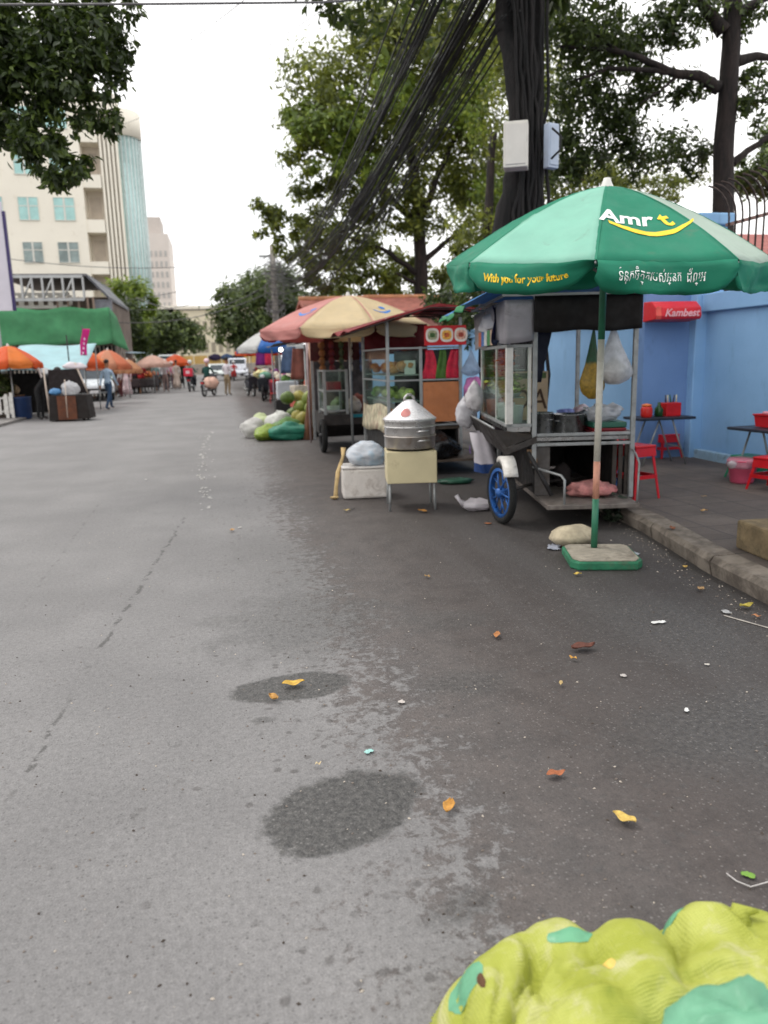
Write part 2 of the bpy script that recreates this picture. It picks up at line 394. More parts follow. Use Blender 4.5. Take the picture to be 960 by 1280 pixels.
kl = [(2.9, -8), (2.95, 2.4), (2.98, 3.68), (3.06, 4.4), (3.30, 5.64), (3.44, 7.0), (3.5, 10), (3.52, 60), (3.52, 122)]
def kerb_x(y):
    for (x0, y0), (x1, y1) in zip(kl, kl[1:]):
        if y <= y1: return x0+(x1-x0)*(y-y0)/(y1-y0)
    return kl[-1][0]
# kerb: cast concrete lengths with open joints and chipped arrises
kb = MB(); yy = -2.0; random.seed(3)
while yy < 60:
    L = 1.06 if yy < 14 else 4.0
    y0, y1 = yy+.008, yy+L-.008; j = random.uniform(-.012, .012); zt = .128+random.uniform(-.008, .008)
    nn = 10 if yy < 14 else 2
    for i in range(nn):
        a, b = y0+(y1-y0)*i/nn, y0+(y1-y0)*(i+1)/nn
        q = lambda yv, s: noise.noise(Vector((yv*4, s, 3)))*.008
        ring = lambda yv: [(kerb_x(yv)+j+.02+q(yv, 1), yv, -.02), (kerb_x(yv)+j+q(yv, 2), yv, zt-.035+q(yv, 3)), (kerb_x(yv)+j+.03+q(yv, 4), yv, zt+q(yv, 5)*.5), (kerb_x(yv)+j+.19, yv, zt+.002), (kerb_x(yv)+j+.19, yv, -.02)]
        vs = ring(a)+ring(b); fs = [(k, k+1, k+6, k+5) for k in range(4)]
        if i == 0: fs.append((0, 1, 2, 3, 4))
        if i == nn-1: fs.append((9, 8, 7, 6, 5))
        kb.add(vs, fs)
    yy += L
struct(kb, 'kerb', CONC)
struct(MB().sheet(lambda u, v: (kerb_x(-8+130*v)+.17+(6.2-kerb_x(-8+130*v)-.17)*u, -8+130*v, .12+.004*math.sin(v*300)), 2, 120), 'pavement', PAVE)
# left pavement with a low edge
struct(MB().bx(-14, -5.7, 6, 122, -.05, .07), 'footpath', paving('pale_paving', (.20, .19, .18, 1), (.23, .22, .21, 1), (.13, .12, .115, 1)))
# worn lane paint: broken strokes
mk = MB(); random.seed(5)
pts = [gnd(250, 600), gnd(251, 580), gnd(252, 562), gnd(258, 550), gnd(268, 536)]
for a, b in zip(pts, pts[1:]):
    n = 9
    for i in range(n):
        if random.random() < .5: continue
        p0 = a.lerp(b, i/n); p1 = a.lerp(b, (i+random.uniform(.4, .95))/n); wd = random.uniform(.012, .035); o = random.uniform(-.03, .03)
        mk.add([(p0.x-wd+o, p0.y, .004), (p0.x+wd*.7+o, p0.y, .004), (p1.x+wd+o, p1.y, .004), (p1.x-wd*.5+o, p1.y, .004)], [(0, 1, 2, 3)])
for k in range(60):
    p = gnd(random.gauss(256, 5), random.uniform(530, 640)); wd = random.uniform(.008, .02); l = random.uniform(.02, .12)
    mk.add([(p.x-wd, p.y, .004), (p.x+wd, p.y+.01, .004), (p.x+wd*.6, p.y+l, .004), (p.x-wd, p.y+l*.8, .004)], [(0, 1, 2, 3)])
gv = MB(); rg_ = random.Random(77)
for k in range(1500):
    if k % 3 == 0: y = rg_.uniform(2.6, 9); x = kerb_x(y)-abs(rg_.gauss(0, .12))-.01
    else: y = rg_.uniform(1.4, 1.4+10*rg_.random()**1.5); x = rg_.uniform(-1.2, kerb_x(y)-.02)
    s = rg_.uniform(.002, .0075)*(1.0 if k % 3 else 1.25); a = rg_.uniform(0, 6.3); z = .001; gv.cur = rg_.choice((0, 0, 1, 2))
    c_, s_ = math.cos(a), math.sin(a); P4 = [(x+s*c_, y+s*s_, z), (x-s*s_*.7, y+s*c_*.7, z), (x-s*c_, y-s*s_, z), (x+s*s_*.6, y-s*c_*.6, z)]
    gv.add(P4+[(x, y, z+s*.7)], [(0, 1, 4), (1, 2, 4), (2, 3, 4), (3, 0, 4), (3, 2, 1, 0)])
go = gv.build('gravel', [M((120, 110, 102), .9), M((178, 168, 156), .9), M((70, 62, 56), .9)]); go['kind'] = 'stuff'
struct(mk, 'lane_marking', M((166, 164, 160), .8, 0, .2, 12))
a, b = gnd(905, 770), gnd(962, 786); d = (b-a).normalized(); nrm = Vector((-d.y, d.x, 0))*.008
struct(MB().add([a-nrm+Vector((0, 0, .004)), a+nrm+Vector((0, 0, .004)), b+d*.5+nrm+Vector((0, 0, .004)), b+d*.5-nrm+Vector((0, 0, .004))], [(0, 3, 2, 1)]), 'painted_line', M((165, 158, 150), .8, 0, .3, 20))
# ------------------------------------------------------------------ blue wall, railing
def wall_paint(name, a, b, stain):
    m, t, p = blank(name)
    pos = t.new('ShaderNodeTexCoord').outputs['Object']
    mp = t.new('ShaderNodeMapping'); mp.inputs['Scale'].default_value = (1, 1, .35); t.l.new(pos, mp.inputs[0])
    n1 = t.noise(pos, 1.3, 5, .6); n2 = t.noise(mp.outputs[0], 5, 6, .7); z = t.new('ShaderNodeSeparateXYZ'); t.l.new(pos, z.inputs[0])
    col = t.mix(t.ramp(n1, .3, .7), a, b)
    low = t.ramp(t.math('ADD', z.outputs[2], t.math('MULTIPLY', n2, .5)), .75, .2)     # splash-back stain along the foot
    col = t.mix(t.math('MULTIPLY', low, .6), col, stain)
    col = t.mix(t.math('MULTIPLY', t.ramp(n2, .54, .72), .42), col, stain)
    t.l.new(col, p.inputs['Base Color']); p.inputs['Roughness'].default_value = .75
    t.l.new(t.bump(t.noise(pos, 45, 5, .7), .35, .01), p.inputs['Normal']); return m
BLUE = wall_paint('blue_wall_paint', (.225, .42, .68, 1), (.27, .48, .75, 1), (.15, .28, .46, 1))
BLUE_SHADE = wall_paint('blue_wall_paint_shaded', (.145, .26, .50, 1), (.17, .295, .55, 1), (.075, .13, .24, 1))  # same wall paint, with the return's shade put into a deeper blue
wl = thing('boundary_wall', 'long sky blue painted masonry wall with a projecting coping along the pavement', 'wall', (5.95, 8.93, .12))
o3 = (5.95, 8.93, .12)
MB().bx(5.95, 6.17, -3, 8.80, .0, 1.93).build('wall', BLUE, wl, shift=o3)
MB().bx(5.18, 5.80, 8.93, 9.10, .0, 2.2).build('return_wall', BLUE_SHADE, wl, shift=o3)['label'] = 'deeper blue shaded return of the wall'
MB().bx(5.18, 5.40, 9.10, 62, .0, 1.85).build('wall', BLUE, wl, shift=o3)
cp = MB().bx(5.87, 6.25, -3, 8.80, 1.93, 2.14); cp.build('coping', BLUE, wl, shift=o3, bev=.01)
MB().bx(5.12, 5.46, 9.102, 62, 1.85, 2.02).build('coping', BLUE, wl, shift=o3, bev=.01)
MB().bx(5.80, 6.17, 8.80, 9.10, .0, 2.95).build('pier', BLUE, wl, shift=o3, bev=.012)
MB().bx(5.74, 6.23, 8.74, 9.16, 2.95, 3.09).build('pier_cap', BLUE, wl, shift=o3, bev=.02)
MB().bx(5.86, 5.948, -3, 8.798, .10, .23).build('skirting', M((150, 182, 205), .8, 0, .15, 5, dirt=.4), wl, shift=o3, bev=.01)
iron = M((62, 50, 46), .7, .2, .3, 12, dirt=.3, dirtcol=(110, 92, 84))
rl = thing('railing_fence', 'rusty iron railing with bent-over bar tops above the blue wall', 'railing', (6.05, 8.7, 2.14))
ro = (6.05, 8.7, 2.14); rb = MB(); y = 8.62
while y > 1.5:
    pts = [(6.05, y, 2.1), (6.05, y, 3.0)]+[(6.05-.32+.32*math.cos(k*.3), y, 3.0+.36*math.sin(k*.3)) for k in range(1, 6)]
    rb.tube(pts, .011, 6); y -= .125
rb.build('railing_bars', iron, rl, shift=ro)
for z in (2.26, 2.92): MB().bx(6.062, 6.085, 1.5, 8.7, z, z+.035).build('rail', M((150, 120, 112), .7, .1, .2, 10), rl, shift=ro)

# ------------------------------------------------------------------ parasols
def umbrella(name, label, cat, base, rad, z_rim, z_top, a0, mats, drop, pole, N=8, group=None, ribs=True, lean=(0, 0), tilt=0.0, seed=1, bulge=1.55, val_idx=None, pr=.021, flip=None, nu=10, nv=10, tails=True):
    rnd = random.Random(seed)
    root = thing(name, label, cat, base, 0, group)
    cx, cy = lean
    def S(k, s, t_):
        """point on gore k: s along the rim 0..1, t 0 rim .. 1 crown"""
        A0, A1 = a0+2*math.pi*k/N, a0+2*math.pi*(k+1)/N
        p = Vector((math.cos(A0), math.sin(A0)))*(1-s)+Vector((math.cos(A1), math.sin(A1)))*s
        rr = rad*(1-t_); h = 1-(1-t_)**bulge
        sag = math.sin(math.pi*s)*.035*math.sin(math.pi*min(1, t_*1.15+.12))
        z = z_rim+(z_top-z_rim)*h-sag
        f = .007*noise.noise(Vector((k*3+s*5, t_*6, seed)))+.006*noise.noise(Vector((k*7+s*16, t_*4, seed)))*(1-t_)-.010*math.exp(-((1-2*abs(s-.5))/.05)**2)*0
        return Vector((p.x*rr+cx*h, p.y*rr+cy*h, z+f+tilt*p.y*(1-t_)*rad))
    cb = MB()
    for k in range(N):
        cb.cur = k % len(mats); cb.sheet(lambda u, v: S(k, u, v*.995), nu, nv)
    canopy = cb.build('canopy', mats, root, solid=.004)
    vb = MB(); vm = []
    def VAL(k, s, v):
        top = S(k, s, 0); A = a0+2*math.pi*(k+.5)/N; out = Vector((math.cos(A), math.sin(A), 0))
        e = abs(2*s-1); h = drop*(1-.55*e**9)
        wv = .020*math.sin(s*9+k*2+seed)*v+.026*noise.noise(Vector((s*4, v*2, k*5+seed)))*v*2+.016*noise.noise(Vector((s*13+v*5, v*4, k*5+seed)))*min(1, v*3)
        p = top+Vector((0, 0, -h*v))+out*(.004+wv-.02*v)
        if flip: p = flip(k, s, v, p, out)
        return p
    for k in range(N):
        vb.cur = (k % len(mats)) if val_idx is None else val_idx
        vb.sheet(lambda u, v: VAL(k, .012+.976*u, v), 18, 6)
    val = vb.build('valance', mats, root, solid=.003)
    if ribs:
        sm_ = MB()
        for k in range(N):
            for t0 in range(12):
                pass
            sm_.sheet(lambda u, v: tuple(S(k, .0 if u <= .5 else (u-.5)*.022/(1.02-v*.96), v*.96)+Vector((0, 0, .004))) if u > .5 else tuple(S((k-1) % N, 1-(.5-u)*.022/(1.02-v*.96), v*.96)+Vector((0, 0, .004))), 2, 12)
        sm_.build('seam', mats[0], canopy)
    # pole
    for (z0, z1, m) in pole: MB().tube([(cx*z0/z_top, cy*z0/z_top, z0), (cx*z1/z_top, cy*z1/z_top, z1)], pr, 14).build('pole', m, root)
    ztip = z_top+.06
    MB().lathe([(.0, ztip), (.022, ztip-.005), (.03, ztip-.03), (.045, ztip-.062), (.05, ztip-.075)], 12, (cx, cy, 0)).build('finial', whitep, root)
    if ribs:
        for k in range(N):
            pts = [S(k, 0, t_/6*.98)+Vector((0, 0, -.018)) for t_ in range(7)]
            MB().tube(pts, .006, 5).build('rib', galv, root)
        for k in range(N):
            a = S(k, 0, .45)+Vector((0, 0, -.02)); MB().tube([a, (cx*.8, cy*.8, z_rim-.08)], .006, 5).build('stretcher', galv, root)
    return root, canopy, val, S, VAL
def cloth(col, trans=.3, var=.08, rough=.62, dirt=.15, dirtcol=(120, 120, 105), scale=3.0):
    return M(col, rough, 0, var, scale, .25, 180, dirt, dirtcol, trans)
G_DK, G_LT, G_PALE = cloth((36, 138, 108)), cloth((146, 204, 184), .3), cloth((178, 196, 182), .3)
UB = Vector((2.58, 5.03, 0))
a_front = R(241)
# gores: 0 = front (lettered) 243..288, 7 = left of it, 1 = right of it
gm = [G_DK, G_PALE, G_DK, G_LT, G_DK, G_PALE, G_DK, G_LT]
def flipA(k, s, v, p, out):
    if k == 7:                                   # this flap is blown up towards its right corner
        lift = max(0, (s-.45)/.55); return p+Vector((0, 0, .13*lift**2*v))-out*(.11*lift*v)+out*(.03*math.sin(v*3)*(1-lift))
    if k == 0:
        return p+out*(.03*math.sin(3.2*v)*(.5+.5*math.sin(s*7+.6)))
    return p
grn_p, wht_p, org_p = M((46, 108, 82), .4, .1, .12, 9, dirt=.15), M((196, 192, 180), .45, .1, .1, 9, dirt=.3), M((196, 140, 118), .5, .1, .1, 9, dirt=.3)
ub, ub_can, ub_val, US, UV = umbrella('market_umbrella', 'large green bank parasol with white and yellow lettering on a slab base', 'umbrella', UB, 1.08, 2.055, 2.55, a_front, gm, .175,
    [(.07, .43, grn_p), (.43, .70, org_p), (.70, 1.55, wht_p), (1.55, 2.50, grn_p)], val_idx=0, flip=flipA, nu=14, nv=14, seed=4, lean=(.03, .02), tilt=.10, pr=.024)
def print_on(txt, fn, size, wscale, mat, parent, name, shear=0, bold=0, lift=.005, cut=None):
    vs, fs = text_mesh(txt, size, shear, bold)
    b = MB(); b.add([fn(v.x*wscale, v.y) for v in vs], fs); return b.build(name, mat, parent)
yel, whi = M((232, 196, 44), .6, 0, .08, 6), M((232, 236, 232), .6, 0, .05, 6)
def on_gore(k, s0, t0, w_m):
    """map lettering metres onto gore k around (s0, t0)"""
    def f(x, y):
        tt = t0+y/1.06; wid = .86*(1-tt); p = US(k, s0+x/wid, tt); q = US(k, s0+x/wid+.01, tt); r_ = US(k, s0+x/wid, tt+.01)
        n = (q-p).cross(r_-p).normalized(); n = n if n.z > 0 else -n
        return p+n*.006
    return f
lg = MB()
vs, fs = text_mesh('Amr', .185, .12, .005); f = on_gore(0, .29, .34, 1); lg.add([f(v.x, v.y) for v in vs], fs)
vs, fs = text_mesh('t', .185, .0, .006); f = on_gore(0, .76, .325, 1); lg.cur = 1; lg.add([f(v.x, v.y) for v in vs], fs)
f = on_gore(0, .50, .30, 1); n = 20
arc = [(-.235+.54*i/n, (.062-.115*math.sin(math.pi*(.06+.86*i/n))), .006+.017*math.sin(math.pi*(.15+.8*i/n))) for i in range(n+1)]
vs = [f(x, y-h) for x, y, h in arc]+[f(x, y+h) for x, y, h in arc]
lg.add(vs, [(i, i+1, n+2+i, n+1+i) for i in range(n)])
lg.build('lettering', [whi, yel], ub_can)
def on_val(k, s0, v0):
    def g(x, y):
        s = s0+x/.86; v = v0-y/.185; p = UV(k, s, v); q = UV(k, s+.01, v); r_ = UV(k, s, v+.02)
        nn = (q-p).cross(r_-p).normalized(); A = a_front+2*math.pi*(k+.5)/8
        if nn.dot(Vector((math.cos(A), math.sin(A), 0))) < 0: nn = -nn
        return p+nn*.005
    return g
print_on('\u1791\u17c6\u1793\u17bb\u1780\u1785\u17b7\u178f\u17d2\u178f\u179a\u1794\u179f\u17cb\u17a2\u17d2\u1793\u1780  \u178a\u17d0\u179b\u17d2\u17a2', on_val(0, .46, .60), .085, .62, whi, ub_val, 'lettering')
print_on('With you for your future', on_val(7, .47, .62), .068, .78, yel, ub_val, 'lettering', bold=.002)
sb = MB().prism([(-.20, -.27), (.20, -.27), (.245, -.2), (.245, .19), (.2, .24), (-.2, .24), (-.245, .19), (-.245, -.2)], 'z', 0, .06)
base = sb.build('base_slab', M((34, 104, 74), .7, 0, .25, 12, .3, 40, .35, (80, 72, 62)), ub, bev=.012); base.rotation_euler = (0, 0, R(-16)); base.location = (-.01, -.12, 0)
tp = MB().prism([(-.185, -.25), (.185, -.25), (.225, -.185), (.225, .175), (.185, .222), (-.185, .222), (-.225, .175), (-.225, -.185)], 'z', .061, .067)
tp.build('slab_top', M((150, 142, 128), .9, 0, .25, 9, .5, 50, .4), base)
# stone weight behind it
solo(MB().blob((0, 0, .07), (.19, .15, .085), 3, .13, 1.5, 24, 14, flat=0.0), 'boulder', M((176, 164, 140), .9, 0, .25, 9, .5, 40, .35, (90, 80, 68)), 'rounded pale stone lying behind the green parasol base', 'stone', loc=(2.60, 5.42, 0), rz=.2)

# ------------------------------------------------------------------ plastic stools
def stool(label, loc, rz, h=.45, wtop=.24, group='red plastic stools'):
    s = thing('plastic_stool', label, 'stool', loc, rz, group)
    a = wtop/2; m = MB()
    m.box((0, 0, h-.011), (wtop, wtop, .022)); seat = m.build('seat', red_pl, s, bev=.008)
    for sx in (-1, 1):
        for sy in (-1, 1):
            l = MB(); t0, t1 = a-.018, a+.035
            vs = []
            for (c, z, q) in ((t0, h-.02, .03), (t1, 0, .022)):
                vs += [(sx*c, sy*c, z), (sx*(c-q), sy*c, z), (sx*(c-q), sy*(c-.008), z), (sx*(c-.008), sy*(c-.008), z), (sx*(c-.008), sy*(c-q), z), (sx*c, sy*(c-q), z)]
            fs = [(i, (i+1) % 6, 6+(i+1) % 6, 6+i) for i in range(6)]+[tuple(range(6)), tuple(range(11, 5, -1))]
            l.add(vs, fs); l.build('leg', red_pl, s)
    ap = MB(); z0, z1 = h-.10, h-.022; b0, b1 = a+.002, a-.006
    for k in range(4):
        rm = Matrix.Rotation(k*math.pi/2, 3, 'Z')
        ap.add([rm @ Vector(v) for v in ((-b0, -b0, z0), (b0, -b0, z0), (b1, -b1, z1), (-b1, -b1, z1), (-b0, -b0+.006, z0), (b0, -b0+.006, z0), (b1, -b1+.006, z1), (-b1, -b1+.006, z1))],
               [(0, 1, 2, 3), (7, 6, 5, 4), (0, 4, 5, 1), (3, 2, 6, 7)])
    ap.build('apron', red_pl, s)
    zr = h*.42; br = MB(); c = a+.035*(1-zr/h)-.01
    for k in range(4):
        rm = Matrix.Rotation(k*math.pi/2, 3, 'Z'); br.box(rm @ Vector((0, -c, zr)), (2*c, .008, .035), rot=rm)
    br.build('stretcher', red_pl, s)
    return s
st0 = stool('tall red plastic stool close beside the glass food cart', gnd(793, 622, .12), .25, .50, .25)
st1 = stool('low red plastic stool by the wall return under the red sign box', gnd(829, 571, .12), .15, .30, .27)
st2 = stool('red plastic stool cut off at the right edge beside the pink bin', gnd(966, 612, .12), .3, .32, .28)
dup(st1, gnd(772, 578, .12), .5, 'red plastic stool half hidden behind the glass food cart corner')

# ------------------------------------------------------------------ folding tables on the pavement
def folding_table(label, loc, rz, w_, d_, h_):
    f = thing('folding_table', label, 'table', loc, rz, 'folding tables on the pavement')
    MB().box((0, 0, h_), (w_, d_, .03)).build('table_top', M((38, 42, 54), .5, 0, .2, 8), f, bev=.006)
    for sx in (-1, 1):
        MB().tube([(sx*w_*.40, -d_*.36, 0), (sx*w_*.12, -d_*.36, h_-.02)], .011, 8).build('leg', galv, f)
        MB().tube([(sx*w_*.40, d_*.36, 0), (sx*w_*.12, d_*.36, h_-.02)], .011, 8).build('leg', galv, f)
    MB().tube([(-w_*.3, -d_*.36, h_*.38), (-w_*.3, d_*.36, h_*.38)], .008, 6).tube([(w_*.3, -d_*.36, h_*.38), (w_*.3, d_*.36, h_*.38)], .008, 6).build('crossbar', galv, f)
    return f
tA = at(824, 520, 8.45)
folding_table('narrow dark folding table with red jars standing against the wall return', (tA.x, 8.45, .12), 0, .72, .42, .56)
tB = Vector((5.53, 6.95, .12))
folding_table('dark folding table at the right edge carrying a red basket', tB, .1, .62, .62, .53)
for i, (dx, dy, c, hh, l) in enumerate(((-.20, -.05, (205, 40, 34), .15, 'squat red condiment jar nearest the cart on the narrow dark table'), (.16, .02, (196, 24, 30), .16, 'red box of cutlery beside the jars on the narrow dark table'))):
    k = thing('condiment_jar' if i == 0 else 'cutlery_box', l, 'jar' if i == 0 else 'box', (tA.x+dx, 8.45+dy, .695))
    if i == 0:
        MB().lathe([(.06, 0), (.068, .02), (.068, .10), (.055, .13)], 16).build('jar_body', M(c, .35, 0, .1, 9), k); MB().lathe([(.056, .131), (.06, .15), (.03, .16), (.0, .165)], 16).build('lid', M((225, 120, 60), .4), k)
    else:
        bxs = MB().box((0, 0, .08), (.20, .14, .16)); bxs.build('box_body', M(c, .4, 0, .15, 8), k, bev=.008)
        for q in range(5): MB().tube([(-.07+.035*q, .01*(q % 2), .161), (-.075+.04*q, .02*(q % 3), .25)], .008, 6).build('chopstick_bundle', M([(60, 60, 62), (205, 195, 160), (40, 90, 50)][q % 3], .4), k)
solo(MB().lathe([(.04, 0), (.05, .01), (.052, .09), (.02, .13), (.018, .17), (.0, .172)], 12), 'sauce_bottle', M((30, 70, 34), .3), 'small dark green sauce bottle between red jar and red box', 'bottle', loc=(tA.x-.02, 8.43, .697))
# red slotted basket on table B
bk = thing('plastic_basket', 'red rectangular plastic basket on the table at the right edge', 'basket', (tB.x+.02, tB.y-.02, .667), .1)
bb = MB(); prof = [(.17, .005), (.185, .11), (.20, .125), (.20, .135), (.178, .13), (.165, .02)]
bb.lathe([(0, .004)]+prof+[(0, .02)], 4, rot=Matrix.Rotation(R(45), 3, 'Z'), smooth=False, sx=1.15, sy=1.15); bb.build('basket_body', M((196, 30, 40), .4, 0, .1, 9), bk)
MB().box((0, 0, .145), (.20, .2, .03)).build('napkins', M((225, 150, 165), .8), bk, bev=.01)
gsl = stool('low green plastic stool tucked under the table with red basket', (5.42, 7.15, .12), .2, .24, .26, 'low stools under tables')
for c in kids_of(gsl): c.data.materials[0] = M((20, 120, 84), .4, 0, .12, 8)
gsl.name = 'low_stool'
# pink bin with liner
bn = thing('waste_bin', 'small pink plastic bin with a clear bag liner folded over its rim', 'bin', gnd(927, 603, .12))
MB().lathe([(0, .004), (.105, 0), (.115, .02), (.145, .22), (.152, .225), (.152, .235), (.138, .23), (.11, .02), (0, .018)], 24).build('bin_body', M((216, 92, 122), .45, 0, .1, 6), bn)
MB().lathe([(.14, .20), (.156, .16), (.164, .18), (.160, .21), (.152, .25), (.142, .242)], 26, wob=.22).build('bin_liner', film_mat('pink_film', (230, 180, 196), .45), bn)
MB().blob((-.155, -.05, .20), (.05, .04, .04), 5, .4, 2.5, 12, 8).build('liner_knot', white_film, bn)
# concrete block on the pavement
solo(MB().sheet(lambda u, v: (0, 0, 0), 1, 1) if False else MB().box((0, 0, .10), (.30, .62, .20)), 'concrete_block', M((120, 104, 78), .95, 0, .35, 6, .6, 30, .5, (66, 60, 46)), 'mossy concrete block resting on the pavement at the right edge', 'block', loc=(3.50, 4.22, .12), rz=-.1, bev=.018)

# ------------------------------------------------------------------ red light box sign on the wall
sg = thing('sign_box', 'red rounded awning sign with white script lettering on blue wall return', 'sign', (5.46, 8.9, 1.82))
a, b = -.34, .27
MB().prism([(-.02, .0), (-.30, .02), (-.32, .06), (-.30, .16), (-.2, .235), (-.02, .24)], 'x', a, b).build('sign_body', M((206, 30, 44), .4, 0, .08, 6, dirt=.1), sg, bev=.01)
vs, fs = text_mesh('Kambest', .122, .25, .003); MB().add([(v.x*1.05-.0, -.325-.0-v.y*.0, .055+v.y) for v in vs], fs).build('lettering', M((236, 180, 186), .5), sg)
bq = MB().prism([(-.31, .022), (-.325, .06), (-.305, .16), (-.31, .17)], 'x', a+.005, a+.07); bq.build('end_panel', M((225, 88, 78), .5), sg)
# ------------------------------------------------------------------ generic goods
def leaf_bits(b, c, r, n, size, rnd, flat=.6):
    c = Vector(c)
    for i in range(n):
        d = Vector((rnd.gauss(0, .5), rnd.gauss(0, .5), abs(rnd.gauss(0, .5)))); p = c+Vector((d.x*r[0], d.y*r[1], d.z*r[2]))
        q = Matrix.Rotation(rnd.uniform(0, 6.3), 3, 'Z') @ Matrix.Rotation(rnd.gauss(0, flat), 3, 'X'); s = size*rnd.uniform(.6, 1.3)
        b.add([p+q @ Vector(v) for v in ((-s*.5, 0, 0), (0, -s*.28, s*.08), (s*.5, 0, -.02*s), (0, s*.28, s*.08))], [(0, 1, 2, 3)])
    return b
def plastic_bag(c, r, seed, n=22, m=16, hang=False):
    """tied bag: pleated lower body gathering to a twisted neck, origin at its foot"""
    b = MB(); rx, ry, h = r; vs = []; n = max(n, 30); m = max(m, 22)
    for i in range(m+1):
        q = i/m
        if hang:
            rad = math.sin(min(1, (q+.02)/.24)*math.pi/2)**.6 if q < .24 else .10+.90*(1-(q-.24)/.76)**1.25
        elif q < .76: rad = math.sin(math.pi*(q/.76*.74+.12))**.6
        elif q < .86: rad = .14+.70*((.86-q)/.10)**1.5
        else: rad = .14+(q-.86)/.14*.34
        ox, oy = .10*rx*math.sin(q*3+seed)*q, .10*ry*math.cos(q*4+seed*2)*q; ear = 1.0 if hang or q < .86 else .35
        for k in range(n):
            w = 2*math.pi*k/n; cw, sw = math.cos(w), math.sin(w)
            rg = 1-2*abs(noise.noise(Vector((cw*2.6+seed, sw*2.6, q*(1.2 if hang else 2.0)+seed*3.3))))
            pl = 1+(.10+.22*q)*(rg-.35)+.16*noise.noise(Vector((cw*1.3, sw*1.3+seed, q*2.2)))+.09*noise.noise(Vector((cw*5, sw*5, q*9+seed)))
            dz = 0 if q < .06 else .035*h*noise.noise(Vector((cw*2, sw*2, seed+q*4)))+(.05*h*cw*cw if q > .95 and not hang else 0)
            vs.append((c[0]+ox+rx*rad*pl*cw, c[1]+oy+ry*rad*pl*sw*ear, c[2]+h*q+dz))
    fs = [(i*n+k, i*n+(k+1) % n, (i+1)*n+(k+1) % n, (i+1)*n+k) for i in range(m) for k in range(n)]
    b.add(vs, fs, True); b.add([vs[k] for k in range(n)][::-1], [tuple(range(n))]); return b
def crumple(c, r, seed, n=36, m=26, flat=0.0, amp=.30):
    """stuffed creased bag: ridged folds gathering towards a small tuft at the top"""
    b = MB(); vs = []
    for i in range(m+1):
        th = math.pi*i/m
        for k in range(n):
            ph = 2*math.pi*k/n; d = Vector((math.sin(th)*math.cos(ph), math.sin(th)*math.sin(ph), math.cos(th))); s = Vector((seed*1.7, seed*2.3, seed*.7))
            big = noise.noise(d*1.5+s); rid = 1-2*abs(noise.noise(d*3.2+s*1.3)); rid2 = 1-2*abs(noise.noise(d*6.5+s*.6))
            q = 1+amp*(.75*big+.30*(rid-.4)+.13*(rid2-.4))
            if th < .5: q += .22*(1-th/.5)*(.6+rid*.6)
            v = Vector((d.x*r[0]*q, d.y*r[1]*q, d.z*r[2]*q))+Vector(c)
            if flat is not None and v.z < flat: v.z = flat
            vs.append(v)
    return b.add(vs, [(i*n+k, (i+1)*n+k, (i+1)*n+(k+1) % n, i*n+(k+1) % n) for i in range(m) for k in range(n)], True)
def pot(name, label, loc, r, h, lid=False, mat=None, group=None):
    p = thing(name, label, 'pot', loc, random.uniform(0, 6), group); mt = mat or steel
    MB().lathe([(0, .003), (r*.94, .0), (r, .015), (r, h), (r*1.05, h+.004), (r*1.05, h+.012), (r*.97, h+.006), (r*.95, .02), (0, .014)], 28).build('pot_body', mt, p)
    for s in (-1, 1): MB().tube([(s*r, -.035, h*.72), (s*(r+.03), -.03, h*.75), (s*(r+.03), .03, h*.75), (s*r, .035, h*.72)], .006, 6).build('handle', mt, p)
    if lid:
        MB().lathe([(r*1.04, h+.013), (r*.9, h+.03), (r*.3, h+.05), (.02, h+.055), (.012, h+.07), (.025, h+.085), (0, h+.09)], 28).build('lid', mt, p)
    return p
def wheel_parts(root, c, rad, wid, rim_mat, axis='x', spokes=10):
    """tyre and spoked rim as two parts; the wheel turns about `axis`"""
    rot = Matrix.Rotation(R(90), 3, 'Y') if axis == 'x' else Matrix.Rotation(R(90), 3, 'X')
    pr = [(rad*.78, -wid*.32), (rad*.86, -wid*.5), (rad*.95, -wid*.42), (rad, -wid*.15), (rad, wid*.15), (rad*.95, wid*.42), (rad*.86, wid*.5), (rad*.78, wid*.32), (rad*.78, -wid*.32)]
    ty = MB().lathe(pr, 36, c, rot=rot).build('tyre', rubber, root)
    rm = MB().lathe([(rad*.70, -wid*.36), (rad*.80, -wid*.38), (rad*.80, wid*.38), (rad*.70, wid*.36), (rad*.70, -wid*.36)], 36, c, rot=rot)
    rm.lathe([(0, -wid*.8), (rad*.14, -wid*.7), (rad*.16, -wid*.2), (rad*.16, wid*.2), (rad*.14, wid*.7), (0, wid*.8)], 14, c, rot=rot)
    for k in range(spokes):
        a = 2*math.pi*k/spokes; off = wid*.3*(-1)**k
        p0 = rot @ Vector((rad*.12*math.cos(a), rad*.12*math.sin(a), off)); p1 = rot @ Vector((rad*.72*math.cos(a+.12), rad*.72*math.sin(a+.12), 0))
        rm.tube([Vector(c)+p0, Vector(c)+p1], rad*.03, 5)
    rm.build('rim', rim_mat, root)

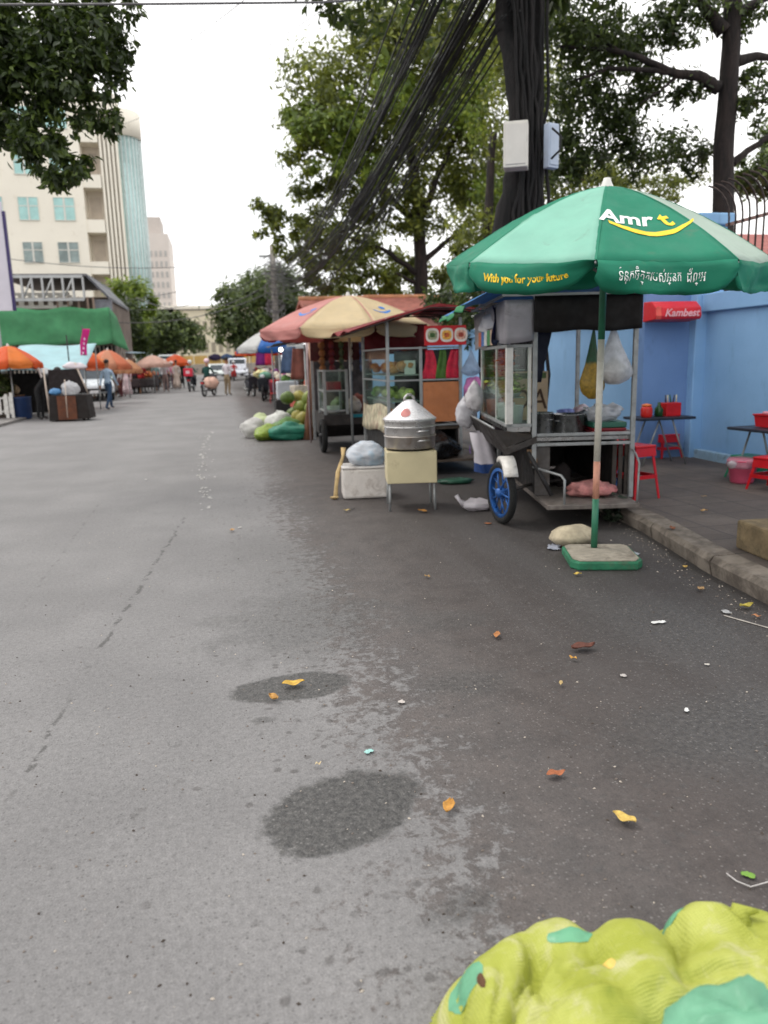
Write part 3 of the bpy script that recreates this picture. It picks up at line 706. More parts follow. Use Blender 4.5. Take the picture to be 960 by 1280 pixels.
# ------------------------------------------------------------------ glass food cart (nearest)
CA, CR = Vector((2.66, 6.36, 0)), R(-11)
Ma = Matrix.Translation(CA) @ Matrix.Rotation(CR, 4, 'Z')
def wa(x, y, z): return Ma @ Vector((x, y, z))
ca = thing('glass_food_cart', 'steel street food cart with glass case and blue spoked wheel behind the green parasol', 'food cart', CA, CR)
W, D = .87, 1.90
drt = M((70, 66, 64), .55, .5, .35, 6, .2, 30, .5, (40, 34, 30))
for (px, py, z0, z1) in ((0, 0, .52, 1.98), (W, 0, .19, 1.98), (0, D, .2, 1.98), (W, D, .2, 1.98)):
    MB().bx(px-.02, px+.02, py-.02, py+.02, z0, z1).build('post', galv, ca, bev=.004)
MB().bx(-.02, W+.02, .021, D, .705, .745).build('counter', steel, ca, bev=.005)
rl_ = MB(); 
for z in (.765, .68): rl_.bx(.022, W-.022, -.02, .015, z-.014, z+.014)
rl_.build('end_rail', galv, ca, bev=.004)
MB().bx(W-.018, W+.016, .022, D-.022, .75, .78).build('side_rail', galv, ca)
# sloping trough along the road side
MB().prism([(-.36, .835), (-.245, .665), (-.245, .655), (.02, .76), (.02, .70), (-.25, .60), (-.375, .83)], 'y', -.03, D-.15).build('trough', drt, ca)
MB().prism([(-.358, .828), (-.248, .665), (-.03, .745), (-.03, .775)], 'y', -.024, -.018).build('trough_end', M((58, 54, 52), .5, .6, .3, 9, dirt=.4), ca)
MB().tube([(-.36, -.03, .838), (-.36, D-.15, .838)], .009, 6).build('trough_lip', galv, ca)
MB().bx(-.06, .0, -.01, .03, .60, .64).bx(-.03, .03, -.018, .02, .52, .56).build('bracket', M((120, 96, 74), .8, .2, .3, 10), ca)
# glass case
gx0, gx1, gy0, gy1, gz0, gz1 = -.25, -.024, -.02, 1.62, .842, 1.55
fr = MB()
for x_, y_, wd in ((gx0+.03, gy0+.03, .03), (gx1-.02, gy0+.03, .015), (gx0+.02, gy1-.02, .016), (gx1-.02, gy1-.02, .015), (gx0+.02, .62, .012)):
    MB().bx(x_-wd, x_+wd, y_-wd, y_+wd, gz0, gz1).build('case_upright', whitep, ca, bev=.004)
fr = MB()
for z_ in (gz0+.014, gz1-.013):
    fr = MB(); fr.bx(gx0, gx1, gy0, gy0+.028, z_-.013, z_+.013).bx(gx0, gx1, gy1-.028, gy1, z_-.013, z_+.013)
    fr.bx(gx0, gx0+.028, gy0+.027, gy1-.027, z_-.0135, z_+.0135).bx(gx1-.028, gx1, gy0+.027, gy1-.027, z_-.0135, z_+.0135)
    fr.build('case_frame', galv, ca)
pn = MB().bx(gx0+.010, gx0+.016, gy0+.07, gy1-.04, gz0+.03, gz1-.03).bx(gx0+.07, gx1-.04, gy0+.010, gy0+.016, gz0+.03, gz1-.03)
pn.bx(gx0+.07, gx1-.04, gy1-.016, gy1-.01, gz0+.03, gz1-.03)
pn.build('pane', case_glass, ca)
for z_ in (1.09, 1.33): MB().bx(gx0+.03, gx1-.05, gy0+.07, gy1-.05, z_, z_+.008).build('glass_shelf', M((160, 172, 165), .2, 0, .1, 8, alpha=.75), ca)
MB().bx(gx0+.01, gx1-.01, gy0+.01, gy1-.01, .80, .84).build('case_floor', steel, ca)
# body
bd = MB().bx(.03, .05, .06, D-.04, .22, .70).bx(.05, W-.05, D-.06, D-.04, .22, .70).bx(W-.14, W-.12, .06, D-.04, .22, .70)
bd.build('cabinet_panel', M((34, 31, 31), .7, .1, .3, 7, dirt=.3), ca)
MB().bx(.02, .15, .03, .05, .22, .70).build('end_panel', M((92, 88, 86), .5, .5, .3, 8, dirt=.5), ca)
sp = MB()
for q in range(3): sp.bx(W-.16+.055*q, W-.125+.055*q, .025, .045, .21, .70)
sp.build('slat_panel', M((64, 58, 54), .7, .2, .3, 12), ca)
MB().tube([(-.05, .0, .62), (.14, -.12, .24)], .02, 6).tube([(-.02, .08, .60), (.1, .2, .2)], .016, 6).build('brace', M((56, 54, 54), .6, .4, .3, 9), ca)
MB().bx(.03, W-.06, -.44, D-.2, .175, .215).build('step_platform', M((128, 120, 114), .6, .4, .3, 7, .2, 40, .5, (76, 66, 60)), ca, bev=.006)
MB().tube([(.18, -.40, .21), (.18, -.40, .42), (.16, -.36, .455), (.05, -.1, .47), (.0, .02, .48)], .011, 8).build('step_hoop', galv, ca)
MB().tube([(W-.08, -.42, .21), (W-.06, -.38, .55), (W-.03, -.2, .60), (W, -.02, .62)], .009, 8).build('step_hoop', galv, ca)
wr = .275; wc = (-.30, -.09, wr)
def wheel_assembly(c, side, blue):
    w_ = thing('wheel', '', '', (0, 0, 0)); [w_.pop(k, None) for k in ('label', 'category')]; w_.parent = ca
    w_.location = c; w_.rotation_euler = (0, 0, R(15) if side < 0 else 0); wheel_parts(w_, (0, 0, 0), wr, .065, blue, 'x', 12)
    return w_
blue_rim = M((40, 92, 160), .45, .2, .2, 14, dirt=.5, dirtcol=(60, 62, 70))
wheel_assembly(wc, -1, blue_rim); wheel_assembly((W+.10, .75, wr), 1, blue_rim)
MB().tube([(wc[0]+.02, wc[1], wr), (.1, .3, wr+.02), (W+.08, .75, wr)], .016, 8).build('axle', drt, ca)
def fen(u, v):
    a = R(34)+R(88)*u; rr = wr+.045
    return (wc[0]-.015+.115*v, wc[1]-rr*math.cos(a)*1.0, wr+rr*math.sin(a)+.0)
fb = MB().sheet(fen, 14, 2); fb.sheet(lambda u, v: tuple(Vector(fen(u, 0))+Vector((0, -.0, 0))*0+(Vector((0, wc[1], wr))-Vector((0, *fen(u, 0)[1:]))).normalized()*.05*v), 14, 1)
fb.build('fender', M((200, 196, 190), .55, .1, .15, 9, dirt=.45, dirtcol=(96, 84, 76)), ca, solid=.005)
# roof: tarpaulin on a light frame, dark curtain under its near end
MB().bx(-.30, W+.05, -.10, -.075, 1.945, 1.965).bx(-.30, W+.05, D+.1, D+.125, 1.945, 1.965).bx(-.30, -.275, -.075, D+.1, 1.945, 1.964).bx(W+.025, W+.05, -.075, D+.1, 1.945, 1.964).build('roof_frame', galv, ca)
tarp_b = M((58, 120, 178), .6, 0, .15, 4, .3, 20, .25, (40, 66, 92), .15)
def rf(u, v): return (-.62+1.72*u, -.16+(D+.55)*v, 1.985+.10*math.sin(math.pi*u)-.10*(u < .2)*(1-u/.2)+.015*math.sin(9*v+5*u)-.03*math.sin(math.pi*v)*math.sin(math.pi*2*u)**2)
MB().sheet(rf, 20, 20).build('roof_tarp', tarp_b, ca, solid=.004)
def ed(u, v): p = Vector(rf(0, u)); return tuple(p+Vector((-.02*v+.015*math.sin(u*22), 0, -.05*v*(1+.3*math.sin(u*17)))))
MB().sheet(ed, 24, 3).build('tarp_hem', M((34, 128, 78), .6, 0, .15, 4, trans=.2), ca, solid=.003)
MB().sheet(lambda u, v: (-.02+(W+.05)*u, -.06+.012*math.sin(u*16)*v, 1.95-.30*v-.008*math.sin(u*11)*v), 30, 6).build('end_curtain', M((22, 18, 17), .85, 0, .3, 5), ca, solid=.004)
# hanging side curtains over the case
def scur(u, v):
    x_, y_ = (-.02-.25*u/.18, -.045) if u < .18 else (-.27, -.045+1.15*(u-.18)/.82)
    return (x_+.012*math.sin(u*34)*v, y_+.008*math.cos(u*40)*v, 1.92-(.335+.03*math.sin(u*8))*v)
MB().sheet(scur, 40, 6).build('side_curtain', M((176, 172, 178), .6, 0, .12, 4, .2, 20, .2, trans=.3), ca, solid=.003)
def cur2(u, v): return (-.28+.02*math.sin(u*13)*v+.02*v, 1.15+.78*u, 1.90-(.36+.02*math.sin(u*9))*v)
MB().sheet(cur2, 16, 6).build('side_curtain', M((172, 166, 168), .6, 0, .15, 5, .2, 20, .2, trans=.3), ca, solid=.003)
MB().sheet(lambda u, v: (-.28+.06*math.sin(u*8+v*3), .5+.62*u, 1.90-.15*v-.07*math.sin(u*3.1)+.03*math.sin(v*5+u*6)), 16, 6).build('rolled_flap', M((226, 224, 228), .5, 0, .06, 5, trans=.2), ca, solid=.004)
MB().sheet(lambda u, v: (-.31+.10*u+.02*math.sin(v*5), .42+.14*u-.10*v, 1.92-.34*v-.03*math.sin(u*4)), 6, 10).build('navy_flap', M((26, 28, 66), .6, 0, .2, 6), ca, solid=.004)
MB().sheet(lambda u, v: (.02+.012*math.sin(u*18)*v+.16*u*(1-.6*v), .10+.03*u, 1.68-.46*v), 10, 6).build('navy_flap', M((24, 26, 44), .75, 0, .25, 6), ca, solid=.004)
# picture strip clipped in the case top
strip = MB(); cols = [(214, 110, 60), (60, 120, 190), (222, 220, 216), (60, 140, 80), (206, 176, 150)]
for i in range(5): strip.cur = i; strip.bx(gx0-.035, gx0-.029, gy1-.12-.20*(i+1)+.01, gy1-.12-.20*i, 1.56, 1.70)
strip.build('picture_strip', [M(c, .5, 0, .35, 14) for c in cols], ca)

# goods on and in the cart
rnd = random.Random(11)
def on_cart(mb, name, mats, label, cat, loc, rz=0.0, group=None, **kw):
    return solo(mb, name, mats, label, cat, group, loc=wa(*loc), rz=rz+CR, **kw)
greenA, greenB = M((120, 140, 56), .6, 0, .3, 12), M((176, 184, 128), .6, 0, .25, 10)
def heap(name, label, cat, loc, r, leaf_c, plate_c, n=150, size=.07, ry=None):
    loc = (-.145, loc[1], loc[2]); r, ry = .085, .20
    h_ = thing(name, label, cat, wa(*loc), CR); ry = ry or r
    MB().lathe([(0, .002), (r*.7, 0), (r, .03), (r*1.03, .034), (r*.7, .01), (0, .008)], 20, sy=ry/r).build('tray', M(plate_c, .35), h_)
    leaf_bits(MB(), (0, 0, .02), (r*.8, ry*.8, .17), n, size*.8, rnd).build('greens', M(leaf_c, .6, 0, .4, 16), h_); return h_
heap('vegetable_heap', 'heap of pale green vegetables on the middle shelf of the glass case', 'vegetables', (.03, .32, 1.098), .2, (168, 176, 110), (205, 205, 200), 160, .09)
heap('vegetable_heap', 'heap of yellow green leaves at the far end of the glass case', 'vegetables', (.03, 1.15, 1.098), .2, (150, 160, 58), (205, 205, 200), 160, .09)
heap('vegetable_heap', 'orange brown fried snacks on the upper shelf of the glass case', 'snacks', (.02, .45, 1.338), .17, (190, 104, 56), (190, 186, 180), 110, .07)
heap('vegetable_heap', 'pale bean sprout heap in the middle of the glass case shelf', 'vegetables', (0, .73, 1.098), .2, (206, 204, 170), (215, 215, 210), 150, .08)
heap('vegetable_heap', 'white and purple pickled heap in the middle of the upper shelf', 'vegetables', (0, .80, 1.338), .2, (190, 180, 190), (215, 215, 210), 120, .07)
heap('vegetable_heap', 'dark herbs on the upper shelf at the far end of the glass case', 'herbs', (.02, 1.15, 1.338), .16, (92, 104, 66), (190, 186, 180), 110, .07)
for i, (x_, y_, c, l) in enumerate(((.0, .2, (226, 226, 224), 'white plastic tub nearest the road corner of the glass case'), (.02, .62, (230, 228, 224), 'white plastic tub in the middle of the glass case floor'), (.0, 1.3, (196, 92, 56), 'terracotta coloured tub at the far end of the glass case floor'))):
    on_cart(MB().lathe([(0, .002), (.075, 0), (.088, .17), (.092, .175), (.086, .17), (.07, .012), (0, .01)], 22), 'plastic_tub', M(c, .4, 0, .06), l, 'tub', (-.145, y_, .845))
pot('cooking_pot', 'dented steel pot beside the near post on the food cart counter', wa(.11, .2, .747), .10, .19)
pot('cooking_pot', 'wide steel pot in the middle of the food cart counter', wa(.36, .24, .747), .14, .17)
pot('cooking_pot', 'lidded steel pot right of the wide pot on the food cart counter', wa(.56, .42, .747), .10, .14, True)
on_cart(MB().bx(-.16, .16, -.2, .2, 0, .035).bx(-.15, .15, -.19, .19, .036, .06), 'plastic_tray', M((120, 26, 36), .4), 'dark red plastic tray on the right end of the cart counter', 'tray', (.68, .22, .747), bev=.01)
on_cart(MB().bx(-.15, .15, -.19, .19, 0, .05), 'plastic_tray', M((40, 92, 76), .4, 0, .15), 'dark green plastic tray stacked on the dark red tray', 'tray', (.68, .22, .81), bev=.01)
on_cart(MB().blob((0, 0, .07), (.15, .16, .08), 9, .5, 2.6, 20, 12, flat=0), 'plastic_bundle', white_film, 'crumpled bundle of white plastic bags on the green tray', 'bags', (.67, .2, .863))
on_cart(MB().blob((0, 0, .08), (.13, .10, .10), 12, .5, 2.4, 18, 12, flat=0), 'plastic_bundle', M((120, 130, 190), .4, 0, .5, 10), 'blue and white crumpled wrapper heap behind the steel pots', 'bags', (.42, .60, .747))
on_cart(MB().blob((0, 0, .09), (.12, .09, .12), 15, .5, 2.4, 18, 12, flat=0), 'plastic_bundle', M((206, 190, 196), .4, 0, .4, 12, dirt=.4, dirtcol=(170, 40, 60)), 'pinkish white crumpled wrapper heap behind the lidded pot', 'bags', (.60, .66, .747))
# menu board with looping letters
mbd = thing('menu_board', 'cream menu board with dark looping letters leaning behind the pots', 'menu board', wa(.12, 1.0, .80), CR)
MB().bx(-.22, .22, 0, .02, .02, .50).build('board', M((206, 178, 146), .7, 0, .12, 6, dirt=.2), mbd)
vs, fs = text_mesh('OA', .26, .1, 0); MB().add([(v.x+.02, -.004, .13+v.y*1.1) for v in vs], fs).build('lettering', M((84, 60, 44), .7), mbd)
MB().bx(-.2, .2, -.004, -.001, .43, .485).build('picture_band', M((92, 110, 66), .6, 0, .5, 14), mbd)
MB().bx(-.2, -.18, .02, .16, 0, .06).bx(.18, .2, .02, .16, 0, .06).build('foot', wood, mbd)
# hanging bags under the curtain
hb = plastic_bag((0, 0, 0), (.095, .09, .58), 3, hang=True); hm, ht, hp = blank('net_bag_two_tone')
z_ = ht.new('ShaderNodeSeparateXYZ'); ht.l.new(ht.new('ShaderNodeTexCoord').outputs['Object'], z_.inputs[0])
q_ = ht.math('ADD', z_.outputs[2], ht.math('MULTIPLY', ht.noise(ht.new('ShaderNodeTexCoord').outputs['Object'], 9, 4), .1))
wv = ht.noise(ht.new('ShaderNodeTexCoord').outputs['Object'], 40, 4)
ht.l.new(ht.mix(ht.ramp(wv, .3, .7, .55, 1), (.02, .02, .01, 1), ht.mix(ht.ramp(q_, .33, .37), srgb(150, 120, 36), srgb(26, 72, 44))), hp.inputs['Base Color']); hp.inputs['Roughness'].default_value = .6
on_cart(hb, 'hanging_net_bag', hm, 'mustard and dark green net bag hanging from the cart roof', 'bag', (.50, -.02, 1.07))
on_cart(MB().tube([(0, 0, 1.60-1.07+.03), (0, .0, 1.93-1.07)], .004, 5), 'hanging_string', M((60, 60, 50)), 'string holding the mustard and green net bag under the roof', 'string', (.50, -.02, 1.07))
on_cart(plastic_bag((0, 0, 0), (.145, .12, .50), 8, hang=True), 'hanging_plastic_bag', white_film, 'plump white plastic bag hanging beside the net bag', 'bag', (.69, .0, 1.19))
on_cart(MB().blob((0, 0, .10), (.11, .09, .10), 4, .3, 2, 16, 10), 'rice_noodle_pack', M((212, 212, 206), .6, 0, .2, 14), 'pale food lump inside the hanging white plastic bag', 'food', (.69, .0, 1.20))
on_cart(MB().tube([(0, 0, .49), (0, 0, .75)], .004, 5), 'hanging_string', M((150, 150, 150)), 'string holding the plump white plastic bag under the roof', 'string', (.69, .0, 1.19))
on_cart(MB().blob((0, 0, .06), (.20, .13, .08), 21, .5, 2.6, 20, 12, flat=0), 'cloth_bundle', M((178, 120, 116), .8, 0, .5, 9, dirt=.3, dirtcol=(170, 30, 40)), 'pale cloth bundle with red patches on the step of the cart', 'cloth', (.50, -.06, .217))
on_cart(MB().blob((0, 0, .10), (.09, .08, .11), 22, .4, 2.2, 16, 10, flat=0), 'dark_rag', M((52, 46, 46), .9), 'dark rag heap on the cart step below the net bag', 'rag', (.38, .5, .217))  # rag in a dark grey-brown colour
# white bags and the lettered sack at the cart's far road corner
on_cart(crumple((0, 0, .2), (.105, .11, .165), 31, flat=None), 'hanging_plastic_bag', M((206, 204, 208), .4, 0, .06, 6, .4, 26, trans=.3), 'bulging opaque white bag hung on the far corner of the glass cart', 'bag', (-.40, 1.66, .66))
on_cart(crumple((0, 0, .17), (.09, .09, .14), 37, flat=None), 'hanging_plastic_bag', M((212, 208, 210), .4, 0, .06, 6, .4, 26, trans=.3), 'smaller white bag hung above the bulging one on the glass cart', 'bag', (-.33, 1.5, .86))
sk = thing('lettered_sack', 'white sack with purple letters and a blue foot slung under the glass cart', 'sack', wa(-.22, 1.25, .27), CR)
def ss(u, v, k=1): a = 2*math.pi*u; return ((.135+.02*math.sin(3*a+v*4))*math.cos(a)*(1-.35*v)*k-.10*v, (.15+.02*math.sin(5*a))*math.sin(a)*(1-.3*v)*k, .42*v)
s_ = MB(); s_.sheet(lambda u, v: ss(u, .22+.78*v), 24, 10); s_.cur = 1; s_.sheet(lambda u, v: ss(u, .23*v), 24, 4); s_.add([ss(k/24, 0) for k in range(24)][::-1], [tuple(range(24))])
s_.build('sack_body', [M((212, 206, 212), .6, 0, .08, 8, .4, 30), M((26, 62, 120), .6, 0, .2, 8)], sk)
lt = MB(); vs, fs = text_mesh('EJA', .105, 0, .003)
for v in range(1): lt.add([(-.145-.05*(.5-v_.x)*.0-.10*(.235+v_.x*.5)-.02, .02-v_.y*1.0+.03, .235+v_.x*.62) for v_ in vs], fs)
lt.build('lettering', M((96, 40, 150), .6), sk)

# ------------------------------------------------------------------ steamer on its cream stove box
PB = Vector((1.775, 7.36, 0)); pz = R(-9)
pt = thing('stove_stand', 'cream sheet metal stove box on four thin steel legs', 'stove stand', PB, pz)
MB().box((0, 0, .425), (.485, .44, .31)).build('stove_box', M((196, 184, 148), .5, 0, .08, 4, dirt=.25, dirtcol=(130, 112, 84)), pt, bev=.008)
for sx in (-1, 1):
    for sy in (-1, 1): MB().tube([(sx*.222, sy*.20, 0), (sx*.215, sy*.195, .275)], .0135, 8).build('leg', galv, pt)
MB().lathe([(.17, .581), (.225, .582), (.23, .60), (.17, .60)], 24).build('burner_ring', black, pt)
stm = thing('steamer_pot', 'three tier aluminium steamer with a conical lid on the cream stove box', 'steamer', (PB.x+.0, PB.y-.01, .601), .3)
alu = M((206, 204, 202), .34, .7, .10, 5, .08, 14, .25, (150, 130, 110)); r_ = .25
def tier(z0, z1): return MB().lathe([(r_*.97, z0), (r_, z0+.012), (r_, z1-.016), (r_*1.03, z1-.012), (r_*1.03, z1-.002), (r_*.98, z1)], 40)
tier(0, .125).build('pot_tier', M((184, 178, 172), .36, .7, .2, 5, .08, 14, .4, (130, 96, 60)), stm); tier(.126, .216).build('pot_tier', alu, stm); tier(.217, .275).build('pot_tier', alu, stm)
ld = MB().lathe([(r_*1.045, .276), (r_*1.05, .284), (r_*.98, .296), (r_*.55, .385), (r_*.28, .44), (r_*.2, .46), (0, .465)], 40).build('lid', M((222, 221, 222), .32, .35, .05, 5, .05, 12), stm)
MB().tube([(-.055, 0, .44), (-.052, 0, .485), (-.02, 0, .51), (.02, 0, .51), (.052, 0, .485), (.055, 0, .44)], .013, 8).build('knob', M((190, 186, 184), .35, .7), ld)
def onlid(a, q, lift=.004):
    rr = r_*(.98-.43*q); return Vector((rr*math.cos(a), rr*math.sin(a), .296+.089*q+lift))
pm = MB(); ac = R(-115)-.3
pm.add([onlid(ac, .55, .005)]+[onlid(ac+.26*math.cos(k*.314), .55+.42*math.sin(k*.314), .005) for k in range(20)], [(0, 1+k, 1+(k+1) % 20) for k in range(20)])
pm.build('lid_patch', M((186, 120, 116), .6, .0, .2, 10), ld)
for z0 in (.165, .075):
    a = R(-75)-.3; ctr = Vector((math.cos(a), math.sin(a), 0))*r_; sd_ = Vector((-math.sin(a), math.cos(a), 0))
    MB().tube([ctr-sd_*.055+Vector((0, 0, z0)), ctr*1.14-sd_*.05+Vector((0, 0, z0+.01)), ctr*1.14+sd_*.05+Vector((0, 0, z0+.01)), ctr+sd_*.055+Vector((0, 0, z0))], .009, 6).build('handle', alu, stm)
# styrofoam crate and bag
fc = thing('foam_crate', 'scuffed white styrofoam crate on the asphalt beside the stove stand', 'crate', (1.44, 8.12, 0), R(-6))
b_ = MB().box((0, 0, .165), (.48, .36, .32)); b_.build('crate_body', M((206, 200, 194), .8, 0, .08, 6, .5, 60, .4, (120, 104, 92)), fc, bev=.025)
MB().box((0, 0, .335), (.49, .37, .022)).build('crate_lid', M((200, 196, 192), .8, 0, .1, 6, .4, 50, .3, (130, 112, 100)), fc, bev=.008)
solo(crumple((0, 0, .11), (.205, .17, .135), 41), 'garbage_bag', M((206, 210, 216), .35, 0, .06, 5, .4, 22, .5, (150, 190, 214), trans=.25), 'pale blue and white stuffed plastic bag on top of the foam crate', 'bag', loc=(1.47, 8.1, .347))
ck_ = MB(); ck_.tube([(0, 0, 0), (.02, .06, .12), (.05, .10, .26), (.12, .16, .42), (.13, .17, .52)], [.026, .020, .024, .017, .028], 7); ck_.tube([(0, 0, .0), (-.05, -.02, .012), (.02, -.06, .02)], [.02, .015, .01], 6)
solo(ck_, 'dry_stalk', M((190, 164, 118), .85, 0, .3, 14, .4, 40), 'pale dry sugarcane stalk leaning against the foam crate', 'stalk', loc=(1.11, 8.04, .012))
# squeezed plastic bag on the asphalt
sq = MB(); sq.blob((.06, 0, .055), (.15, .085, .055), 51, .4, 2.2, 22, 12, flat=0); sq.tube([(-.07, 0, .06), (-.12, .01, .10), (-.15, .015, .15)], [.04, .018, .022], 10)
solo(sq, 'plastic_bag', M((206, 200, 204), .4, 0, .08, 7, .4, 24, trans=.3), 'white knotted plastic bag lying on the asphalt left of the blue wheel', 'bag', loc=gnd(590, 638), rz=-.15)
solo(MB().blob((0, 0, .02), (.06, .04, .02), 53, .4, 2.2, 12, 8, flat=0), 'litter', M((206, 170, 160), .6, 0, .2, 9), 'pinkish crumpled scrap lying between the blue wheel and cart step', 'litter', loc=gnd(672, 622))
# wheels' flower-like weed near the kerb
wd = MB(); rw = random.Random(5); leaf_bits(wd, (0, 0, .02), (.13, .09, .16), 140, .07, rw, 1.0)
solo(wd, 'kerb_weed', M((30, 42, 24), .7, 0, .4, 12), 'dark little weed growing at the kerb behind the parasol base', 'weed', loc=gnd(768, 652, .0))
# ------------------------------------------------------------------ second food cart (red awning)
cb0 = (2.03, 9.5, 0)
cbt = thing('red_roof_food_cart', 'food cart under a red slanted awning with picture sign and cardboard front', 'food cart', cb0)
W2, D2 = .94, 1.7
for (px, py) in ((0, 0), (W2, 0), (0, D2), (W2, D2), (.42, 0)):
    MB().bx(px-.018, px+.018, py-.018, py+.018, .60 if px == .42 else .22, 1.60 if px == .42 else 1.95).build('post', galv, cbt, bev=.003)
MB().bx(-.02, W2+.02, .02, D2, .56, .60).bx(-.2, W2+.3, -.25, D2, .17, .20).build('deck', M((92, 80, 70), .7, .3, .3, 8, dirt=.4), cbt)
MB().bx(.02, .05, .04, D2-.04, .2, .56).bx(W2-.05, W2-.02, .04, D2-.04, .2, .56).bx(.05, W2-.05, D2-.07, D2-.04, .2, .56).build('cabinet_panel', dark, cbt)
f2 = MB()
for z in (1.585, 1.19, .62): f2.bx(.02, W2-.02, -.012, .012, z-.01, z+.01).bx(-.012, .012, .02, D2-.02, z-.0095, z+.0095)
f2.build('case_frame', galv, cbt)
MB().bx(.02, .42, .0, .004, .63, 1.57).bx(.0, .004, .03, D2-.03, .63, 1.57).build('pane', case_glass, cbt)
for z in (.92, 1.25): MB().bx(.02, .44, .03, D2-.1, z, z+.01).build('shelf', M((170, 176, 172), .3, 0, .1, 8), cbt)
MB().bx(W2-.03, W2-.01, .05, D2, .62, 1.57).bx(.45, W2-.04, D2-.05, D2-.03, .62, 1.57).build('inner_panel', M((60, 66, 70), .7, 0, .3, 6), cbt)
MB().bx(.445, W2-.025, -.008, .004, .66, 1.16).build('cardboard_front', M((176, 112, 72), .85, 0, .12, 5, .2, 30, .25, (120, 76, 50)), cbt)
MB().sheet(lambda u, v: (-.016-.03*v, .02+(D2-.05)*u, .86-.34*v+.03*math.sin(u*6)), 14, 4).build('printed_skirt', M((186, 178, 150), .7, 0, .45, 9, dirt=.4, dirtcol=(150, 90, 90)), cbt, solid=.004)
# red sign with three oval dishes
MB().bx(.46, W2+.06, -.06, -.035, 1.61, 1.85).build('sign_panel', M((176, 24, 30), .5, 0, .12, 6), cbt, bev=.004)
for i, (c1, c2) in enumerate((((150, 150, 120), (60, 90, 44)), ((214, 160, 70), (170, 84, 40)), ((196, 150, 130), (150, 60, 44)))):
    cx = .56+.185*i; d_ = MB()
    for q, (rx, rz, y_) in enumerate(((.085, .085, -.064), (.062, .058, -.067), (.034, .028, -.070))):
        d_.cur = q; d_.add([(cx+rx*math.copysign(abs(math.cos(a))**.7, math.cos(a)), y_, 1.735+rz*math.copysign(abs(math.sin(a))**.7, math.sin(a))) for a in [k*math.pi/12 for k in range(24)]], [tuple(range(24))])
    d_.build('dish_picture', [M((206, 200, 192), .5), M(c1, .6, 0, .5, 40), M(c2, .6, 0, .5, 50)], cbt)
# awning: slopes down towards the road, bent ribs on its edge
def aw(u, v): return (-.50+1.62*u, -.28+(D2+.33)*v, 1.795+.30*min(1, u/.66)-.05*max(0, u-.66)/.34+.012*math.sin(v*11+u*4)-.02*math.sin(math.pi*v*5)*(u < .66))
MB().sheet(aw, 18, 14).build('awning', M((132, 28, 34), .65, 0, .2, 5, .2, 20, .3, (70, 24, 24), .25), cbt, solid=.005)
MB().sheet(lambda u, v: tuple(Vector(aw(.33+.67*u, 0))+Vector((0, .004, -(.045+.012*math.sin(u*30))*v))), 30, 2).build('awning_hem', M((112, 20, 26), .7, 0, .2, 6), cbt, solid=.003)
rb_ = MB()
for v in (0.0, .2, .4, .6, .8, 1.0): rb_.tube([tuple(Vector(aw(u, v))+Vector((0, 0, -.025))) for u in (0, .2, .4, .6, .8, 1)], .009, 5)
rb_.build('awning_rib', M((46, 34, 32), .6, .3), cbt)
MB().sheet(lambda u, v: (.02+(W2)*u, D2-.02, 1.95-.42*v), 6, 2).build('back_curtain', M((96, 20, 26), .8, 0, .3, 5), cbt, solid=.004)
def wb(x, y, z): return (cb0[0]+x, cb0[1]+y, z)
for i, (c, l, w_) in enumerate((((206, 40, 66), 'red folded carrier bags hanging at the left of the cardboard cart front', .11), ((72, 112, 40), 'bunch of green leaves hanging between the two red bags', .085), ((200, 36, 64), 'red folded carrier bags hanging at the right of the cardboard cart front', .11))):
    solo(MB().sheet(lambda u, v: (w_*(.45+.55*v)*(u-.5)*1.9+.02*math.sin(v*4+i), -.02-.008*math.sin(u*9), -.38*v), 10, 8), 'carrier_bag' if i != 1 else 'leaf_bunch', M(c, .5, 0, .3, 12, .4, 20, trans=.2), l, 'bags' if i != 1 else 'leaves', loc=wb(.54+.16*i, .06, 1.56), solid=.02)
for i, (dx, dy, z, c, l) in enumerate(((.2, .35, 1.265, (206, 140, 84), 'orange bread heap on the top shelf of the red awning cart'), (.2, 1.1, 1.265, (196, 120, 66), 'brown bread heap at the far end of the top shelf'), (.2, .35, .935, (176, 186, 96), 'pale green cabbage heap on the middle shelf of the red awning cart'), (.2, 1.1, .935, (120, 150, 60), 'green cucumber heap at the far end of the middle shelf'), (.2, 1.15, .605, (206, 196, 190), 'pile of white bowls on the bottom shelf of the red awning cart'))):
    m_ = MB(); rr = random.Random(i+40)
    for q in range(14): m_.blob((rr.uniform(-.14, .14), rr.uniform(-.28, .28), .05+rr.uniform(0, .07)), (.06, .075, .05), q+i*20, .15, 2, 10, 7)
    solo(m_, 'food_heap', M(c, .6, 0, .35, 12), l, 'food', loc=wb(dx, dy, z))
jg = 'sauce bottles in the red awning cart'
b0 = thing('sauce_bottle', 'small red sauce bottle with orange cap in the row behind the steamer lid', 'bottle', wb(.06, .08, .605), 0, jg)
MB().lathe([(0, .001), (.035, 0), (.037, .02), (.037, .12), (.018, .16), (.016, .18)], 14).build('bottle_body', M((206, 34, 30), .3, 0, .1, 9), b0); MB().lathe([(.019, .18), (.019, .215), (.008, .235), (0, .236)], 12).build('cap', M((226, 130, 50), .4), b0)
for i in range(7): dup(b0, wb(.06+.085*((i+1) % 4), .08+.10*((i+1)//4), .605), i, b0['label'], jg)
solo(MB().bx(-.07, .07, -.008, .008, 0, .17), 'white_card', M((214, 214, 210), .7, 0, .1, 20), 'small white notice card on the top shelf of the red awning cart', 'card', loc=wb(.30, .08, 1.265))
solo(crumple((0, 0, .13), (.27, .26, .17), 61), 'garbage_bag', M((20, 20, 22), .3, 0, .3, 8, .6, 18), 'shiny black garbage bag on the low deck under the cardboard cart', 'bag', loc=wb(.62, -.02, .202))
